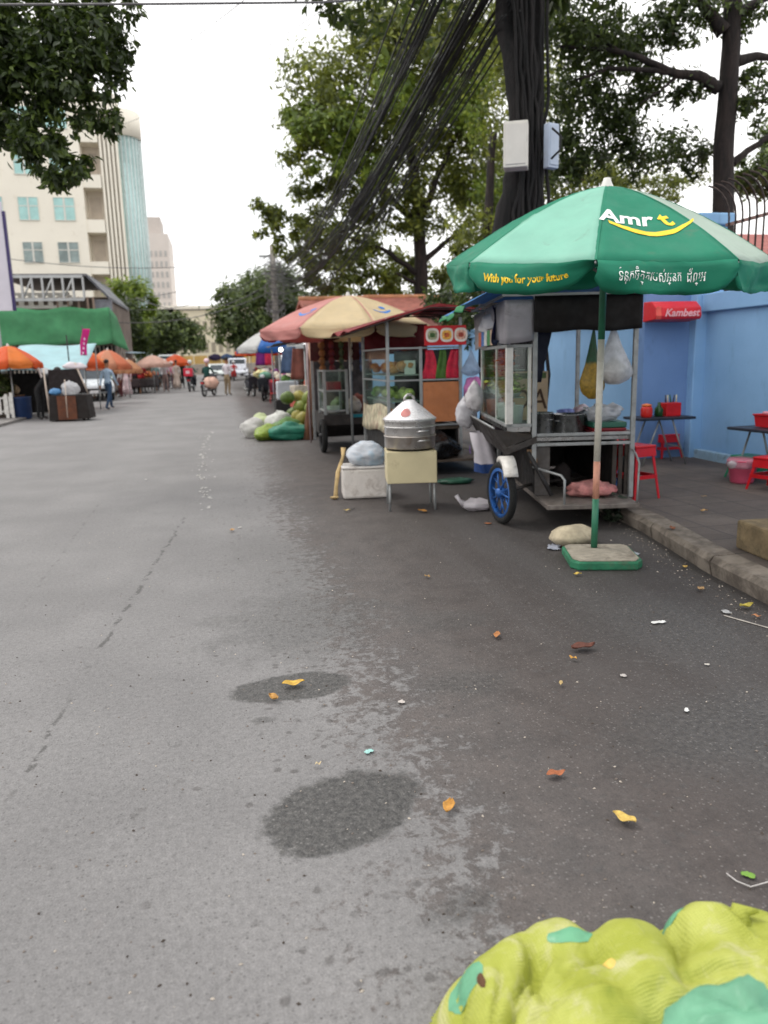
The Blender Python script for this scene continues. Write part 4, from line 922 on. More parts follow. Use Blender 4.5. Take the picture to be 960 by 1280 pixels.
solo(crumple((0, 0, .14), (.18, .16, .17), 63), 'garbage_bag', M((28, 28, 30), .3, 0, .3, 8, .6, 18), 'second black bag on the low deck nearer the steamer', 'bag', loc=wb(.22, -.02, .202))
solo(MB().blob((0, 0, .03), (.22, .12, .035), 66, .4, 2.4, 18, 8, flat=0), 'plastic_scrap', M((40, 84, 66), .4, 0, .3, 9), 'flattened dark green plastic scrap under the cardboard cart deck', 'litter', loc=(2.62, 8.6, 0))
solo(plastic_bag((0, 0, 0), (.12, .10, .32), 69, hang=True), 'hanging_plastic_bag', film_mat('bluish_film', (170, 190, 215), .6), 'bluish clear bag hanging on the right post of the red awning cart', 'bag', loc=wb(1.06, -.05, 1.22))
solo(MB().blob((0, 0, .05), (.12, .1, .16), 72, .3, 2, 14, 9), 'pink_cloth', M((196, 120, 176), .7, 0, .2, 8), 'pink cloth tucked beside the right post of the red awning cart', 'cloth', loc=wb(1.10, -.02, 1.0))

# ------------------------------------------------------------------ third cart and the cream parasol
cc = thing('dark_food_cart', 'dark low cart with a small glass cabinet below the cream parasol', 'food cart', (1.55, 12.35, 0))
MB().prism([(-.05, .44), (.0, .60), (1.75, .60), (1.75, .28), (.35, .22)], 'x', .02, .86).build('cart_body', M((40, 36, 36), .75, .1, .3, 6, dirt=.3), cc)
MB().bx(.45, .84, -.02, .02, .55, .60).build('teal_board', M((30, 116, 130), .5), cc)
wh = thing('wheel', '', '', (0, 0, 0)); [wh.pop(k, None) for k in ('label', 'category')]; wh.parent = cc
wheel_parts(wh, (.0, .05, .27), .27, .09, M((36, 36, 38), .6), 'x', 8)
for (px, py) in ((.06, .1), (.42, .1), (.06, .8), (.42, .8)): MB().bx(px-.022, px+.022, py-.022, py+.022, .60, 1.32).build('cabinet_post', galv, cc)
c_ = MB()
for z in (.66, .98, 1.30): c_.bx(.082, .398, .09, .11, z-.012, z+.012).bx(.05, .07, .122, .778, z-.012, z+.012)
c_.build('cabinet_rail', galv, cc); MB().bx(.08, .40, .102, .106, .67, 1.29).bx(.058, .062, .12, .78, .67, 1.29).build('pane', case_glass, cc)
MB().bx(.08, .40, .12, .78, .97, .985).build('shelf', M((150, 140, 134), .4), cc)
MB().bx(.05, 1.1, 1.4, 1.43, .6, 1.45).build('back_board', M((70, 66, 68), .7, 0, .5, 9), cc)
MB().bx(-.02, 1.35, 1.2, 1.24, 1.46, 1.86).build('red_fascia', M((70, 18, 22), .7, 0, .4, 5, dirt=.4), cc)
MB().bx(-.02, .02, 1.2, 1.24, .1, 1.46).bx(1.3, 1.34, 1.2, 1.24, .1, 1.46).build('fascia_post', galv, cc)
solo(MB().prism([(-.14, 0), (.14, 0), (.10, .13), (-.10, .13)], 'x', -.1, .12), 'food_packet', M((150, 30, 50), .5, 0, .3, 10), 'dark red packet on the cabinet shelf of the dark low cart', 'packet', loc=(1.80, 12.85, .987))
solo(MB().lathe([(0, 0), (.09, 0), (.12, .12), (.11, .12), (.08, .01)], 16), 'bowl_stack', M((190, 186, 182), .3), 'pale bowl on the floor of the dark low cart cabinet', 'bowl', loc=(1.8, 12.85, .601))
pk, pk2, crm, orn = cloth((196, 92, 96), .35), cloth((206, 132, 128), .35), cloth((228, 210, 172), .4, .06), cloth((214, 150, 110), .35)
cu, cuc, cuv, CS, CV = umbrella('market_umbrella', 'faded pink and cream parasol over the dark low cart', 'umbrella', (2.0, 12.2, 0), 1.40, 1.93, 2.44, R(186), [cloth((212, 146, 140), .35), crm, crm, crm, crm, crm, pk2, pk], .15, [(0, 2.35, galv)], seed=9, nu=8, nv=8)
blu = M((50, 120, 196), .6)
def on_c(k, s0, t0):
    def g(x, y):
        tt = t0+y/1.3; wid = 1.04*(1-tt); p = CS(k, s0+x/wid, tt); q = CS(k, s0+x/wid+.01, tt); r_ = CS(k, s0+x/wid, tt+.01); n = (q-p).cross(r_-p).normalized(); n = n if n.z > 0 else -n
        return p+n*.006
    return g
for k in (0, 2):
    g = on_c(k, .5, .38); n = 14; arc = [(-.16+.32*i/n, -.07*math.sin(math.pi*i/n)) for i in range(n+1)]
    MB().add([g(x, y-.018) for x, y in arc]+[g(x, y+.018+.02*math.sin(math.pi*i/n)) for i, (x, y) in enumerate(arc)], [(i, i+1, n+2+i, n+1+i) for i in range(n)]).add([g(.07+.05*math.cos(a), .09+.05*math.sin(a)) for a in [k2*.628 for k2 in range(10)]], [tuple(range(10))]).build('emblem', blu, cuc)
solo(MB().tube([(0, 0, 0), (.0, 0, 1.95)], .016, 8), 'awning_pole', M((170, 150, 150), .5, .3), 'thin pale pole standing by the coconut heap under the pink parasol edge', 'pole', loc=(1.52, 14.0, 0))
solo(MB().tube([(.0, 0, 0), (.02, 0, .3), (.10, .05, .9), (.16, .08, 1.5), (.2, .1, 2.0)], [.12, .10, .085, .075, .06], 12), 'wooden_post', bark_mat('post_bark', (76, 48, 34), (128, 86, 60), 9), 'rough brown tree trunk post between coconut heap and dark cart', 'post', loc=(1.56, 14.6, 0))

snc = [((130, 84, 44), 'ochre'), ((110, 34, 40), 'dark red'), ((76, 88, 54), 'olive green'), ((196, 186, 170), 'pale'), ((60, 80, 120), 'slate blue'), ((150, 110, 56), 'amber')]
for i, (c, nm) in enumerate(snc):
    st_ = MB()
    for q in range(4): st_.blob((.006*(q % 2), 0, -.08-.13*q), (.062, .014, .066), q+i*5, .1, 2, 10, 7)
    solo(st_, 'snack_strip', M(c, .4, 0, .3, 18), nm+' strip of snack packets hanging under the red fascia of the dark cart', 'snacks', loc=(1.72+.17*i, 13.5, 1.80), rz=i*.3)
for i, (x, y, z, r, c, l) in enumerate(((2.15, 12.9, .60, .13, (170, 160, 150), 'pale bowl shaped bundle beside the small glass cabinet'), (2.3, 13.3, .60, .15, (120, 60, 50), 'brown bundle behind the small glass cabinet'), (1.95, 13.4, .60, .12, (90, 110, 70), 'green bundle at the back of the dark low cart'))):
    solo(crumple((0, 0, r*.8), (r, r, r), 140+i), 'market_bundle', M(c, .6, 0, .3, 12), l, 'bundle', loc=(x, y, z))
# ------------------------------------------------------------------ coconut and sack heap by the road
teal, ygr, palegr = M((44, 120, 98), .5, 0, .2, 6, .4, 30, trans=.15), M((134, 156, 62), .5, 0, .2, 6, .4, 30, trans=.15), M((186, 196, 150), .5, 0, .15, 6, .4, 30, trans=.2)
def sack(label, loc, r, mat, seed, rz=0, name='produce_sack'):
    return solo(crumple((0, 0, r[2]*.8), r, seed, flat=0.0, amp=.26), name, mat, label, 'sack', loc=loc, rz=rz)
sack('teal plastic sack lying lengthwise in front of the coconut heap', (1.20, 14.75, 0), (.40, .24, .17), teal, 81, .1)
sack('yellow green sack lying at the roadside edge of the coconut heap', (.82, 15.0, 0), (.22, .42, .15), ygr, 82, -.5)
sack('bright green sack behind the teal one', (1.22, 15.4, 0), (.30, .22, .20), M((84, 120, 56), .5, 0, .2, 6, trans=.15), 83)
solo(crumple((0, 0, .17), (.25, .22, .20), 84), 'garbage_bag', M((198, 196, 192), .4, 0, .12, 6, .5, 20, trans=.3), 'greyish white plastic bag at the road edge of the coconut heap', 'bag', loc=(.56, 15.5, 0))
sack('pale green sack at the far road side of the coconut heap', (.78, 16.6, 0), (.3, .26, .20), palegr, 85)
sack('white crumpled sack on top of the far part of the heap', (1.12, 16.4, .0), (.30, .26, .24), M((206, 206, 200), .5, 0, .12, 6, .5, 24, trans=.2), 86)
cocm = [M((104, 116, 40), .5, 0, .3, 7, dirt=.3, dirtcol=(110, 80, 40)), M((132, 124, 48), .5, 0, .3, 7, dirt=.3, dirtcol=(110, 80, 40)), M((78, 98, 36), .5, 0, .3, 7, dirt=.2)]
rr = random.Random(4); k = 0; rows = []
for lay, (z, cnt) in enumerate(((.13, 9), (.34, 7), (.54, 5), (.73, 3))):
    for q in range(cnt):
        rows.append((1.55+rr.uniform(-.28, .32)-.02*lay, 15.4+rr.uniform(-.3, 2.2)*(1-.12*lay)+.15*lay, z, lay))
lay_l = ['green coconut in the bottom layer of the roadside heap', 'green coconut in the second layer of the roadside heap', 'green coconut near the top of the roadside heap', 'green coconut on the very top of the roadside heap']
coc = []
for k in range(3):
    c_ = MB().blob((0, 0, 0), (.135, .135, .155), 90+k, .10, 1.6, 16, 10); coc.append(c_.build('coconut', cocm[k])); 
used = [False]*3
placed = []
for (x, y, z, lay) in rows:
    for _ in range(40):
        if all((x-a)**2+(y-b)**2+(z-c)**2 > .26**2 for a, b, c in placed): break
        x, y = 1.55+rr.uniform(-.34, .36), 15.2+rr.uniform(-.2, 2.4)
    placed.append((x, y, z)); k = len(placed) % 3
    o = coc[k] if not used[k] else coc[k].copy()
    if used[k]: C.objects.link(o)
    used[k] = True
    o.location = (x, y, z); o.rotation_euler = (rr.uniform(0, 3), rr.uniform(0, 3), rr.uniform(0, 3)); tag(o, lay_l[lay], 'coconut', 'green coconuts in the roadside heap')
solo(MB().blob((0, 0, .2), (.14, .14, .24), 95, .3, 2, 16, 10, flat=0), 'water_bag', M((30, 74, 150), .4, 0, .2, 8), 'blue plastic bundle beside the coconuts at the post', 'bag', loc=(1.84, 15.2, .28))
solo(MB().box((0, 0, .13), (.5, .4, .26)), 'dark_crate', dark, 'dark crate carrying the blue bundle beside the coconuts', 'crate', loc=(1.92, 15.25, 0), bev=.01)  # crate in the common dark surface colour

# ------------------------------------------------------------------ motorbikes
def motorbike(label, loc, rz, body_c, box_c=None, name='motorbike', load=None, group='motorbikes'):
    m = thing(name, label, 'motorbike', loc, rz, group)          # front wheel towards +x
    bm = M(body_c, .35, .1, .1, 8)
    for x, nm in ((-.62, 'rear_wheel'), (.62, 'front_wheel')):
        wq = thing(nm, '', '', (0, 0, 0)); [wq.pop(k_, None) for k_ in ('label', 'category')]; wq.parent = m
        wheel_parts(wq, (x, 0, .28), .28, .09, galv, 'y', 8)
    MB().tube([(.62, 0, .28), (.50, 0, .72), (.42, 0, .98)], [.035, .045, .04], 8).build('fork', M((60, 60, 62), .4, .6), m)
    MB().tube([(.40, -.34, 1.02), (.38, -.18, 1.06), (.43, 0, 1.0), (.38, .18, 1.06), (.40, .34, 1.02)], .016, 6).tube([(.42, -.2, 1.02), (.44, -.30, 1.18)], .007, 5).tube([(.42, .2, 1.02), (.44, .30, 1.18)], .007, 5).build('handlebar', M((30, 30, 32), .5), m)
    MB().blob((.445, -.31, 1.2), (.02, .06, .04), 1, 0, 1, 10, 6).blob((.445, .31, 1.2), (.02, .06, .04), 1, 0, 1, 10, 6).build('mirror', M((80, 86, 92), .2, .5), m)
    MB().prism([(.52, .50), (.58, .86), (.44, 1.02), (.36, .92), (.30, .46), (-.15, .36), (-.5, .42), (-.82, .62), (-.78, .70), (-.35, .74), (-.05, .60), (.2, .50)], 'y', -.11, .11).build('body', bm, m, bev=.03)
    MB().prism([(.40, .34), (.52, .40), (.60, .86), (.52, .88)], 'y', -.20, .20).build('leg_shield', bm, m, bev=.02)
    MB().blob((-.32, 0, .775), (.40, .13, .06), 2, .05, 1, 18, 8).build('seat', M((22, 22, 24), .6), m)
    MB().blob((.56, 0, .95), (.05, .09, .07), 3, 0, 1, 12, 8).build('headlight', M((220, 224, 226), .15), m)
    MB().box((-.83, 0, .62), (.04, .14, .06)).build('tail_light', M((190, 20, 24), .3), m)
    MB().box((-.82, 0, .48), (.012, .19, .13)).build('number_plate', M((210, 212, 214), .5), m)
    MB().prism([(-.92, .40), (-.9, .52), (-.55, .60), (-.55, .57)], 'y', -.06, .06).build('mudguard', M((26, 26, 28), .5), m)
    MB().tube([(-.1, -.14, .3), (-.5, -.16, .28), (-.8, -.16, .36)], [.03, .045, .05], 8).build('exhaust', steel, m)
    MB().blob((.05, 0, .34), (.2, .12, .13), 4, .1, 2, 12, 8).build('engine', M((70, 70, 72), .4, .7), m)
    if box_c:
        MB().box((-.68, 0, 1.06), (.46, .46, .44)).build('delivery_box', M(box_c, .45, 0, .08, 6), m, bev=.03)
        MB().box((-.913, 0, 1.06), (.006, .2, .16)).build('box_label', M((226, 190, 196), .5), m)
    return m
mk1 = motorbike('dark parked motorbike facing up the road beside the market stalls', (1.62, 31.0, 0), R(-98), (40, 44, 50))
for i, (dx, dy, z, r, c, l) in enumerate(((-.1, .1, .92, (.28, .24, .16), (206, 196, 140), 'cream yellow bundle loaded on the dark parked motorbike'), (.14, .4, .90, (.26, .26, .22), (180, 176, 170), 'grey white bundle behind the cream one on the motorbike'), (.05, -.42, .88, (.24, .14, .14), (120, 176, 150), 'pale turquoise bag over the front of the parked motorbike'))):
    solo(MB().blob((0, 0, 0), r, 100+i, .4, 2.2, 18, 10), 'market_bundle', M(c, .6, 0, .2, 8), l, 'bundle', loc=(1.62+dx, 31+dy, z+.1))
mk2 = motorbike('second dark motorbike parked behind the loaded one', (1.25, 35.5, 0), R(-80), (56, 58, 66))
# far right stalls -----------------------------------------------------------
def stall(label, loc, rz, size, cloth_c, goods, roof=None, post_c=galv, back=None):
    w_, d_, h_ = size; s = thing('market_stall', label, 'market stall', loc, rz, 'market stalls')
    MB().bx(-w_/2, w_/2, -d_/2, d_/2, h_-.04, h_).build('table_top', wood, s)
    for sx in (-1, 1):
        for sy in (-1, 1): MB().bx(sx*w_*.46-.025, sx*w_*.46+.025, sy*d_*.44-.025, sy*d_*.44+.025, 0, h_-.04).build('leg', wood, s)
    MB().sheet(lambda u, v: (-w_/2-.01+(w_+.02)*u, -d_/2-.012-.02*math.sin(u*23)*v, h_+.006-.62*h_*v), 24, 4).sheet(lambda u, v: (-w_/2-.012-.02*math.sin(u*19)*v, d_/2-d_*u, h_+.006-.6*h_*v), 16, 4).build('cloth_skirt', M(cloth_c, .8, 0, .3, 7, dirt=.3), s, solid=.004)
    rr = random.Random(int(abs(loc[0]*31+loc[1]*17)))
    for gi, (c, n, r) in enumerate(goods):
        g = MB()
        x0 = -w_/2+w_*(gi+.5)/len(goods)
        for q in range(n): g.blob((x0+rr.uniform(-.5, .5)*w_/len(goods)*.8, rr.uniform(-.42, .42)*d_, h_+r*.7+rr.uniform(0, 1.6)*r), r, q+gi*9, .2, 2, 9, 6)
        g.build('goods_heap', M(c, .6, 0, .35, 9), s)
    if roof:
        c, zr = roof
        MB().sheet(lambda u, v: (-w_*.62+w_*1.24*u, -d_*.8+d_*1.6*v, zr-.25*(1-v)-.05*math.sin(math.pi*u)), 10, 6).build('roof', M(c, .6, 0, .15, 4, dirt=.2, trans=.25), s, solid=.01)
        for sx in (-1, 1):
            for sy in (-1, 1): MB().tube([(sx*w_*.52, sy*d_*.66, 0), (sx*w_*.52, sy*d_*.66, zr-.22+.1*sy)], .022, 6).build('post', post_c, s)
    if back: MB().bx(-w_/2, w_/2, d_/2+.06, d_/2+.08, .2, 1.9).build('back_cloth', M(back, .8, 0, .4, 5), s)
    return s
stall('dim stall with orange crates and hanging goods behind the coconut heap', (2.55, 18.6, 0), R(-90), (2.6, 1.1, .72), (110, 50, 40), [((196, 90, 60), 7, .12), ((200, 196, 186), 6, .13), ((70, 110, 50), 7, .12)], ((60, 52, 50), 2.15), back=(40, 36, 38))
stall('stall with grey box and green produce beyond the coconuts', (2.4, 23.5, 0), R(-90), (3.0, 1.2, .78), (70, 76, 70), [((90, 130, 60), 8, .13), ((190, 190, 184), 6, .14), ((60, 100, 90), 7, .13)], ((80, 74, 72), 2.2), back=(36, 34, 36))
stall('stall with purple and red hanging cloth near the motorbikes', (2.5, 30.5, 0), R(-90), (3.2, 1.2, .78), (120, 60, 90), [((196, 60, 80), 8, .13), ((110, 40, 110), 7, .14), ((220, 210, 190), 6, .13)], None, back=(96, 30, 70))
stall('far stall with mixed produce under the orange parasol', (2.4, 38, 0), R(-90), (3.4, 1.2, .78), (150, 70, 40), [((206, 130, 60), 8, .14), ((120, 140, 60), 8, .14)], None, back=(60, 40, 40))
stall('last stall on the right side of the street', (2.5, 48, 0), R(-90), (5, 1.2, .78), (90, 90, 110), [((206, 200, 190), 8, .14), ((180, 60, 60), 8, .14)], ((150, 156, 160), 2.2))
cr = thing('stacked_crate', 'stack of orange red and white plastic crates under the pink parasol edge', 'crates', (1.72, 17.0, 0), .2)
cm_ = MB()
for i, c in enumerate(range(4)): cm_.cur = i % 2; cm_.box((.01*(i % 2), 0, .12+.24*i), (.5, .38, .225))
cm_.build('crate_body', [M((160, 66, 52), .5, 0, .25, 9, dirt=.4), M((176, 166, 152), .5, 0, .25, 9, dirt=.4)], cr, bev=.012)
rs = stool('stack of red plastic stools beside the parked motorbike', (1.95, 28.6, 0), .3, .85, .36, 'red stools by the motorbikes'); rs.name = 'plastic_stool'
dup(rs, (2.45, 28.9, 0), .8, 'red plastic stool right of the stool stack by the motorbike', scale=.8)
gb = solo(MB().box((0, 0, .25), (.6, .45, .5)), 'cool_box', M((176, 180, 184), .5, 0, .1, 6), 'light grey cool box on the ground beyond the coconut heap', 'box', loc=(1.75, 21.5, .45), bev=.04)
solo(MB().box((0, 0, .22), (.7, .5, .44)), 'dark_crate', dark, 'dark crate under the light grey cool box', 'crate', loc=(1.75, 21.5, 0), bev=.01)  # same dark surface colour as the crate by the coconuts
lb = thing('hanging_lamp', 'lit white bulb hanging in the stall beyond the coconut heap', 'lamp', tuple(at(351, 437, 20.5)))
MB().blob((0, 0, 0), .05, 1, 0, 1, 14, 9).build('bulb', emit_mat('bulb_light', (255, 250, 240), 9), lb); MB().tube([(0, 0, .08), (0, 0, .5)], .008, 5).build('flex', black, lb)
p = at(318, 440, 33); lb2 = dup(lb, tuple(p), 0, 'small lit bulb hanging near the orange parasol edge'); lb['group'] = lb2['group'] = 'lit stall bulbs'
umbrella('market_umbrella', 'blue and white striped parasol beside the parked motorbikes', 'umbrella', (at(340, 440, 27.5).x, 27.5, 0), 1.3, at(330, 436, 27.5).z, at(336, 411, 27.5).z, R(200), [cloth((206, 206, 204), .4), cloth((40, 104, 180), .35)], .14, [(0, 2.3, galv)], seed=12, nu=5, nv=6, ribs=False)
umbrella('market_umbrella', 'orange parasol showing below the blue and white one', 'umbrella', (at(332, 440, 34).x, 34, 0), 1.35, at(330, 440, 34).z, at(330, 426, 34).z, R(190), [cloth((222, 92, 34), .4)], .14, [(0, 2.1, galv)], seed=13, nu=5, nv=6, ribs=False)
for i, (px, py, y, c, l) in enumerate(((327, 445, 30, (110, 30, 110), 'purple garment hanging in the stall by the motorbikes'), (334, 445, 30, (190, 40, 70), 'crimson garment hanging next to the purple one'), (362, 450, 21, (70, 90, 120), 'blue grey garment hanging right of the lit bulb'), (376, 455, 18, (120, 70, 60), 'dull orange cloth hanging above the crate stack'))):
    q = at(px, py, y); solo(MB().sheet(lambda u, v: ((u-.5)*(.34+.16*v), .03*math.sin(u*9), .35-.7*v), 8, 6), 'hanging_garment', M(c, .8, 0, .25, 7), l, 'cloth', loc=tuple(q), solid=.02)
# ------------------------------------------------------------------ trees
def foliage(name, blobs, n, size, mat, seed, parent=None, shift=(0, 0, 0), clump=.30, subs=26, droop=.35, hollow=.35):
    """leaf-sized folded faces in many loose sprays inside the crown volume"""
    g = np.random.default_rng(seed); vol = np.array([b[1][0]*b[1][1]*b[1][2] for b in blobs])**.75; cnt = (n*vol/vol.sum()).astype(int)
    P_, N_ = [], []
    for (c, r), k in zip(blobs, cnt):
        c = np.array(c); r = np.array(r, float); m = max(4, int(subs*(k/ max(1, n))*len(blobs)))
        d = g.normal(size=(m, 3)); d /= np.linalg.norm(d, axis=1)[:, None]
        rad = (hollow+(1-hollow)*g.random(m)**.6)
        cc = c+d*rad[:, None]*r; idx = g.integers(0, m, k)
        sz = (.5+.9*g.random(m))[:, None]*clump*np.minimum(r, r.mean())
        off = g.normal(size=(k, 3))*.5
        P_.append(cc[idx]+off*sz[idx]); N_.append(d[idx]*.5+off*.6)
    Pn = np.concatenate(P_); Nn = np.concatenate(N_); k = len(Pn)
    nrm = Nn+g.normal(size=(k, 3))*.55+np.array([0, 0, .35]); nrm /= np.linalg.norm(nrm, axis=1)[:, None]
    tdir = g.normal(size=(k, 3)); tdir[:, 2] -= droop*1.5; tdir -= nrm*(tdir*nrm).sum(1)[:, None]; tdir /= np.linalg.norm(tdir, axis=1)[:, None]
    bt = np.cross(nrm, tdir); s = (size*(.6+.8*g.random(k)))[:, None]
    v = np.empty((k, 6, 3))
    v[:, 0] = Pn; v[:, 1] = Pn+tdir*s*.35+bt*s*.21+nrm*s*.05; v[:, 2] = Pn+tdir*s*.72+bt*s*.15+nrm*s*.02; v[:, 3] = Pn+tdir*s-nrm*s*.10
    v[:, 4] = Pn+tdir*s*.72-bt*s*.15+nrm*s*.02; v[:, 5] = Pn+tdir*s*.35-bt*s*.21+nrm*s*.05
    v -= np.array(shift)
    base = np.arange(k)*6; f = np.stack([base, base+1, base+2, base+3, base, base+3, base+4, base+5], 1).reshape(-1)
    me = bpy.data.meshes.new(name); me.vertices.add(k*6); me.vertices.foreach_set('co', v.reshape(-1)); me.loops.add(k*8); me.loops.foreach_set('vertex_index', f.astype(np.int32))
    me.polygons.add(k*2); me.polygons.foreach_set('loop_start', np.arange(k*2, dtype=np.int32)*4); me.polygons.foreach_set('loop_total', np.full(k*2, 4, dtype=np.int32))
    at_ = me.attributes.new('tone', 'FLOAT', 'FACE'); at_.data.foreach_set('value', np.repeat(g.random(k), 2).astype(np.float32))
    me.materials.append(mat); me.update(calc_edges=True)
    o = bpy.data.objects.new(name, me); C.objects.link(o); o.parent = parent; return o
L_dark = leaf_mat('leaf_dark', (30, 42, 20), (50, 66, 28), (98, 116, 50), .38)
L_mid = leaf_mat('leaf_olive', (44, 54, 24), (80, 92, 38), (150, 158, 66), .48)
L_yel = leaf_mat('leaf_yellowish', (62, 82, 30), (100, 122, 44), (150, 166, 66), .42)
L_far = leaf_mat('leaf_far', (48, 62, 36), (76, 92, 50), (124, 140, 76), .35)
bark_blk = bark_mat('black_bark', (7, 7, 8), (32, 28, 28), 9)
bark_br = bark_mat('brown_bark', (22, 17, 17), (50, 40, 37), 7)
def limb(b, pts, r0, r1, wig=.06, seed=0, n=9):
    pts = [Vector(p) for p in pts]; out = []
    for a, c in zip(pts, pts[1:]):
        for i in range(5): out.append(a.lerp(c, i/5)+Vector((noise.noise(a*1.3+Vector((i, seed, 0))), noise.noise(a*1.7+Vector((0, i, seed))), 0))*wig*(1 if out else 0))
    out.append(pts[-1]); m = len(out)-1
    b.tube(out, [r0+(r1-r0)*(i/m)**.8 for i in range(m+1)], n); return out
# black street trunk in the pavement behind the nearest cart
T1 = Vector((3.95, 10.0, .12)); tr = thing('street_tree', 'thick black trunk street tree carrying meter boxes and cable bundles', 'tree', T1)
b = MB(); limb(b, [(-.05, 0, 0), (-.02, 0, 1.5), (-.04, 0, 2.6), (.04, 0, 3.4), (.06, 0, 4.6), (.04, .05, 6.4), (.1, .1, 8.2)], .29, .19, .07, 1, 14)
limb(b, [(-.34, -.05, .1), (-.36, -.02, 2.0), (-.22, -.1, 3.0), (-.03, -.14, 3.9), (-.10, -.12, 4.6), (-.22, 0, 5.4), (-.3, 0, 6.6)], .22, .09, .05, 2, 10)
limb(b, [(.24, -.05, .1), (.17, -.05, 2.4), (.16, -.12, 3.8), (.12, -.1, 4.6), (.2, -.05, 6.2)], .13, .10, .06, 3, 10)
for k in range(9):
    rk = random.Random(k); x_ = -.2+.055*k; limb(b, [(x_*1.6-.1, -.30, .2), (x_*1.3-.04, -.32, 2.4), (x_*.7+.03, -.31, 3.6+.2*(k % 3)), (x_*.9+.02, -.27, 4.8), (x_*1.2-.04, -.22, 6.4)], .026, .018, .05, 70+k, 6)
limb(b, [(.0, 0, 5.9), (-.9, .4, 6.9), (-2.2, .8, 7.8)], .2, .07, .1, 4); limb(b, [(.1, 0, 6.3), (1.2, .3, 7.2), (2.4, .3, 7.8)], .18, .06, .1, 5); limb(b, [(.0, 0, 6.6), (-.3, -1.2, 7.8)], .16, .06, .1, 6)
b.build('trunk', bark_blk, tr)
foliage('crown', [((3.0, 10.8, 7.6), (2.2, 2.0, 1.5)), ((5.3, 10.4, 7.5), (1.8, 1.8, 1.4)), ((3.8, 9.2, 8.2), (2.2, 1.8, 1.4)), ((2.2, 11.6, 6.8), (1.0, 1.0, .8)), ((4.9, 10.8, 6.2), (.7, .8, .6))], 9500, .17, L_dark, 21, tr, T1)
def meter(label, px, py, w_, h_, d_, rz, c, y=9.45):
    q = at(px, py, y); m = thing('meter_box', label, 'meter box', q, rz, 'electric boxes on the trunk')
    MB().box((0, 0, 0), (w_, d_, h_)).build('box_body', M(c, .5, 0, .06, 6, dirt=.3, dirtcol=(150, 146, 140)), m, bev=.012)
    MB().box((0, -d_/2-.006, 0), (w_*.86, .012, h_*.88)).build('door', M(tuple(int(x*.97) for x in c), .5, 0, .05, 6), m, bev=.006); MB().box((0, .05+d_/2, 0), (.05, .16, h_*.5)).build('bracket', galv, m); return m
meter('cream white meter box strapped to the left side of the black trunk', 645, 183, .29, .52, .24, R(-24), (206, 202, 194))
meter('bluish white thin meter box on the right side of the black trunk', 689, 183, .17, .52, .10, R(20), (176, 188, 206), 9.6)
cb_ = MB(); q0 = at(690, 160, 9.45); cb_.tube([q0+Vector((0, 0, 0)), q0+Vector((.10, -.04, -.1)), q0+Vector((.09, -.04, -.26)), q0+Vector((-.02, -.04, -.36))], .014, 6)
solo(cb_, 'cable_loop', black, 'black cable loop over the bluish meter box', 'cable')
# spreading roadside tree in the middle
T2 = Vector((at(527, 365, 42).x, 42.0, .0)); tr = thing('roadside_tree', 'tall spreading olive green tree over the stalls with a slim dark trunk', 'tree', T2)
b = MB(); limb(b, [(0, 0, 0), (.0, 0, 3), (-.05, 0, 5.4), (-.4, 0, 8.6), (-.6, 0, 10.5)], .24, .1, .12, 11, 10)
for (pp, r0) in (([(0, 0, 3.4), (-1.2, -.2, 4.2), (-2.4, -.3, 4.6)], .10), ([(0, 0, 3.8), (1.2, .2, 4.8), (2.4, 0, 5.6)], .1), ([(0, 0, 4.8), (-1.8, .3, 6.8), (-3.4, .2, 7.8)], .12), ([(0, 0, 3.1), (-.8, -.1, 3.5), (-1.8, .1, 3.4)], .07), ([(0, 0, 5.2), (.9, .2, 7.2), (1.8, .2, 9.0)], .12)): limb(b, pp, r0, .03, .12, int(r0*999))
b.v = [(v[0]*1.9, v[1]*1.9, v[2]*1.72) for v in b.v]; b.build('trunk', bark_br, tr)
def bl(px, py, y, rpx, rpy, ry=None):
    c = at(px, py, y); s = y*1.0/FPX*1.02; return (tuple(c), (rpx*s, ry or max(rpx, rpy)*s*.9, rpy*s))
B2 = [bl(600, 40, 43.7, 110, 70), bl(500, 60, 41.8, 80, 70), bl(420, 110, 40.9, 62, 62), bl(395, 165, 40.9, 50, 40), bl(470, 170, 41.8, 70, 60), bl(560, 140, 43.7, 70, 80), bl(600, 230, 42.8, 60, 70), bl(520, 260, 41.8, 50, 40),
      bl(455, 250, 40.9, 45, 35), bl(345, 262, 39.9, 30, 22), bl(375, 240, 40.5, 30, 14), bl(372, 275, 39.9, 26, 18), bl(410, 285, 39.9, 40, 32), bl(415, 220, 40.5, 40, 22), bl(440, 335, 39.9, 46, 30), bl(480, 365, 39.9, 40, 18), bl(395, 345, 39.9, 28, 20), bl(640, 320, 42.8, 36, 36), bl(575, 320, 43.7, 30, 24), bl(372, 150, 40.5, 22, 26), bl(460, 30, 41.8, 28, 36), bl(500, 330, 44.6, 34, 20), bl(335, 285, 39.9, 20, 12), bl(360, 310, 39.9, 26, 14), bl(400, 315, 41.8, 40, 26), bl(460, 300, 42.8, 44, 30), bl(520, 345, 45.6, 40, 26), bl(560, 355, 45.6, 36, 20), bl(430, 365, 45.6, 40, 16)]
foliage('crown', B2, 56000, .285, L_mid, 31, tr, T2, .34, 26, .4, .15)
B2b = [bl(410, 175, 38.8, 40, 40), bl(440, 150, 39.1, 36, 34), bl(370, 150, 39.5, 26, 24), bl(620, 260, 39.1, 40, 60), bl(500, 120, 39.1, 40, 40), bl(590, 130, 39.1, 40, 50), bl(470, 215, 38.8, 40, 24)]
foliage('sunlit_spray', B2b, 9500, .27, L_yel, 32, tr, T2, .32, 14, .4, .2)  # lighter yellow leaf colour stands in for sunlight on these sprays
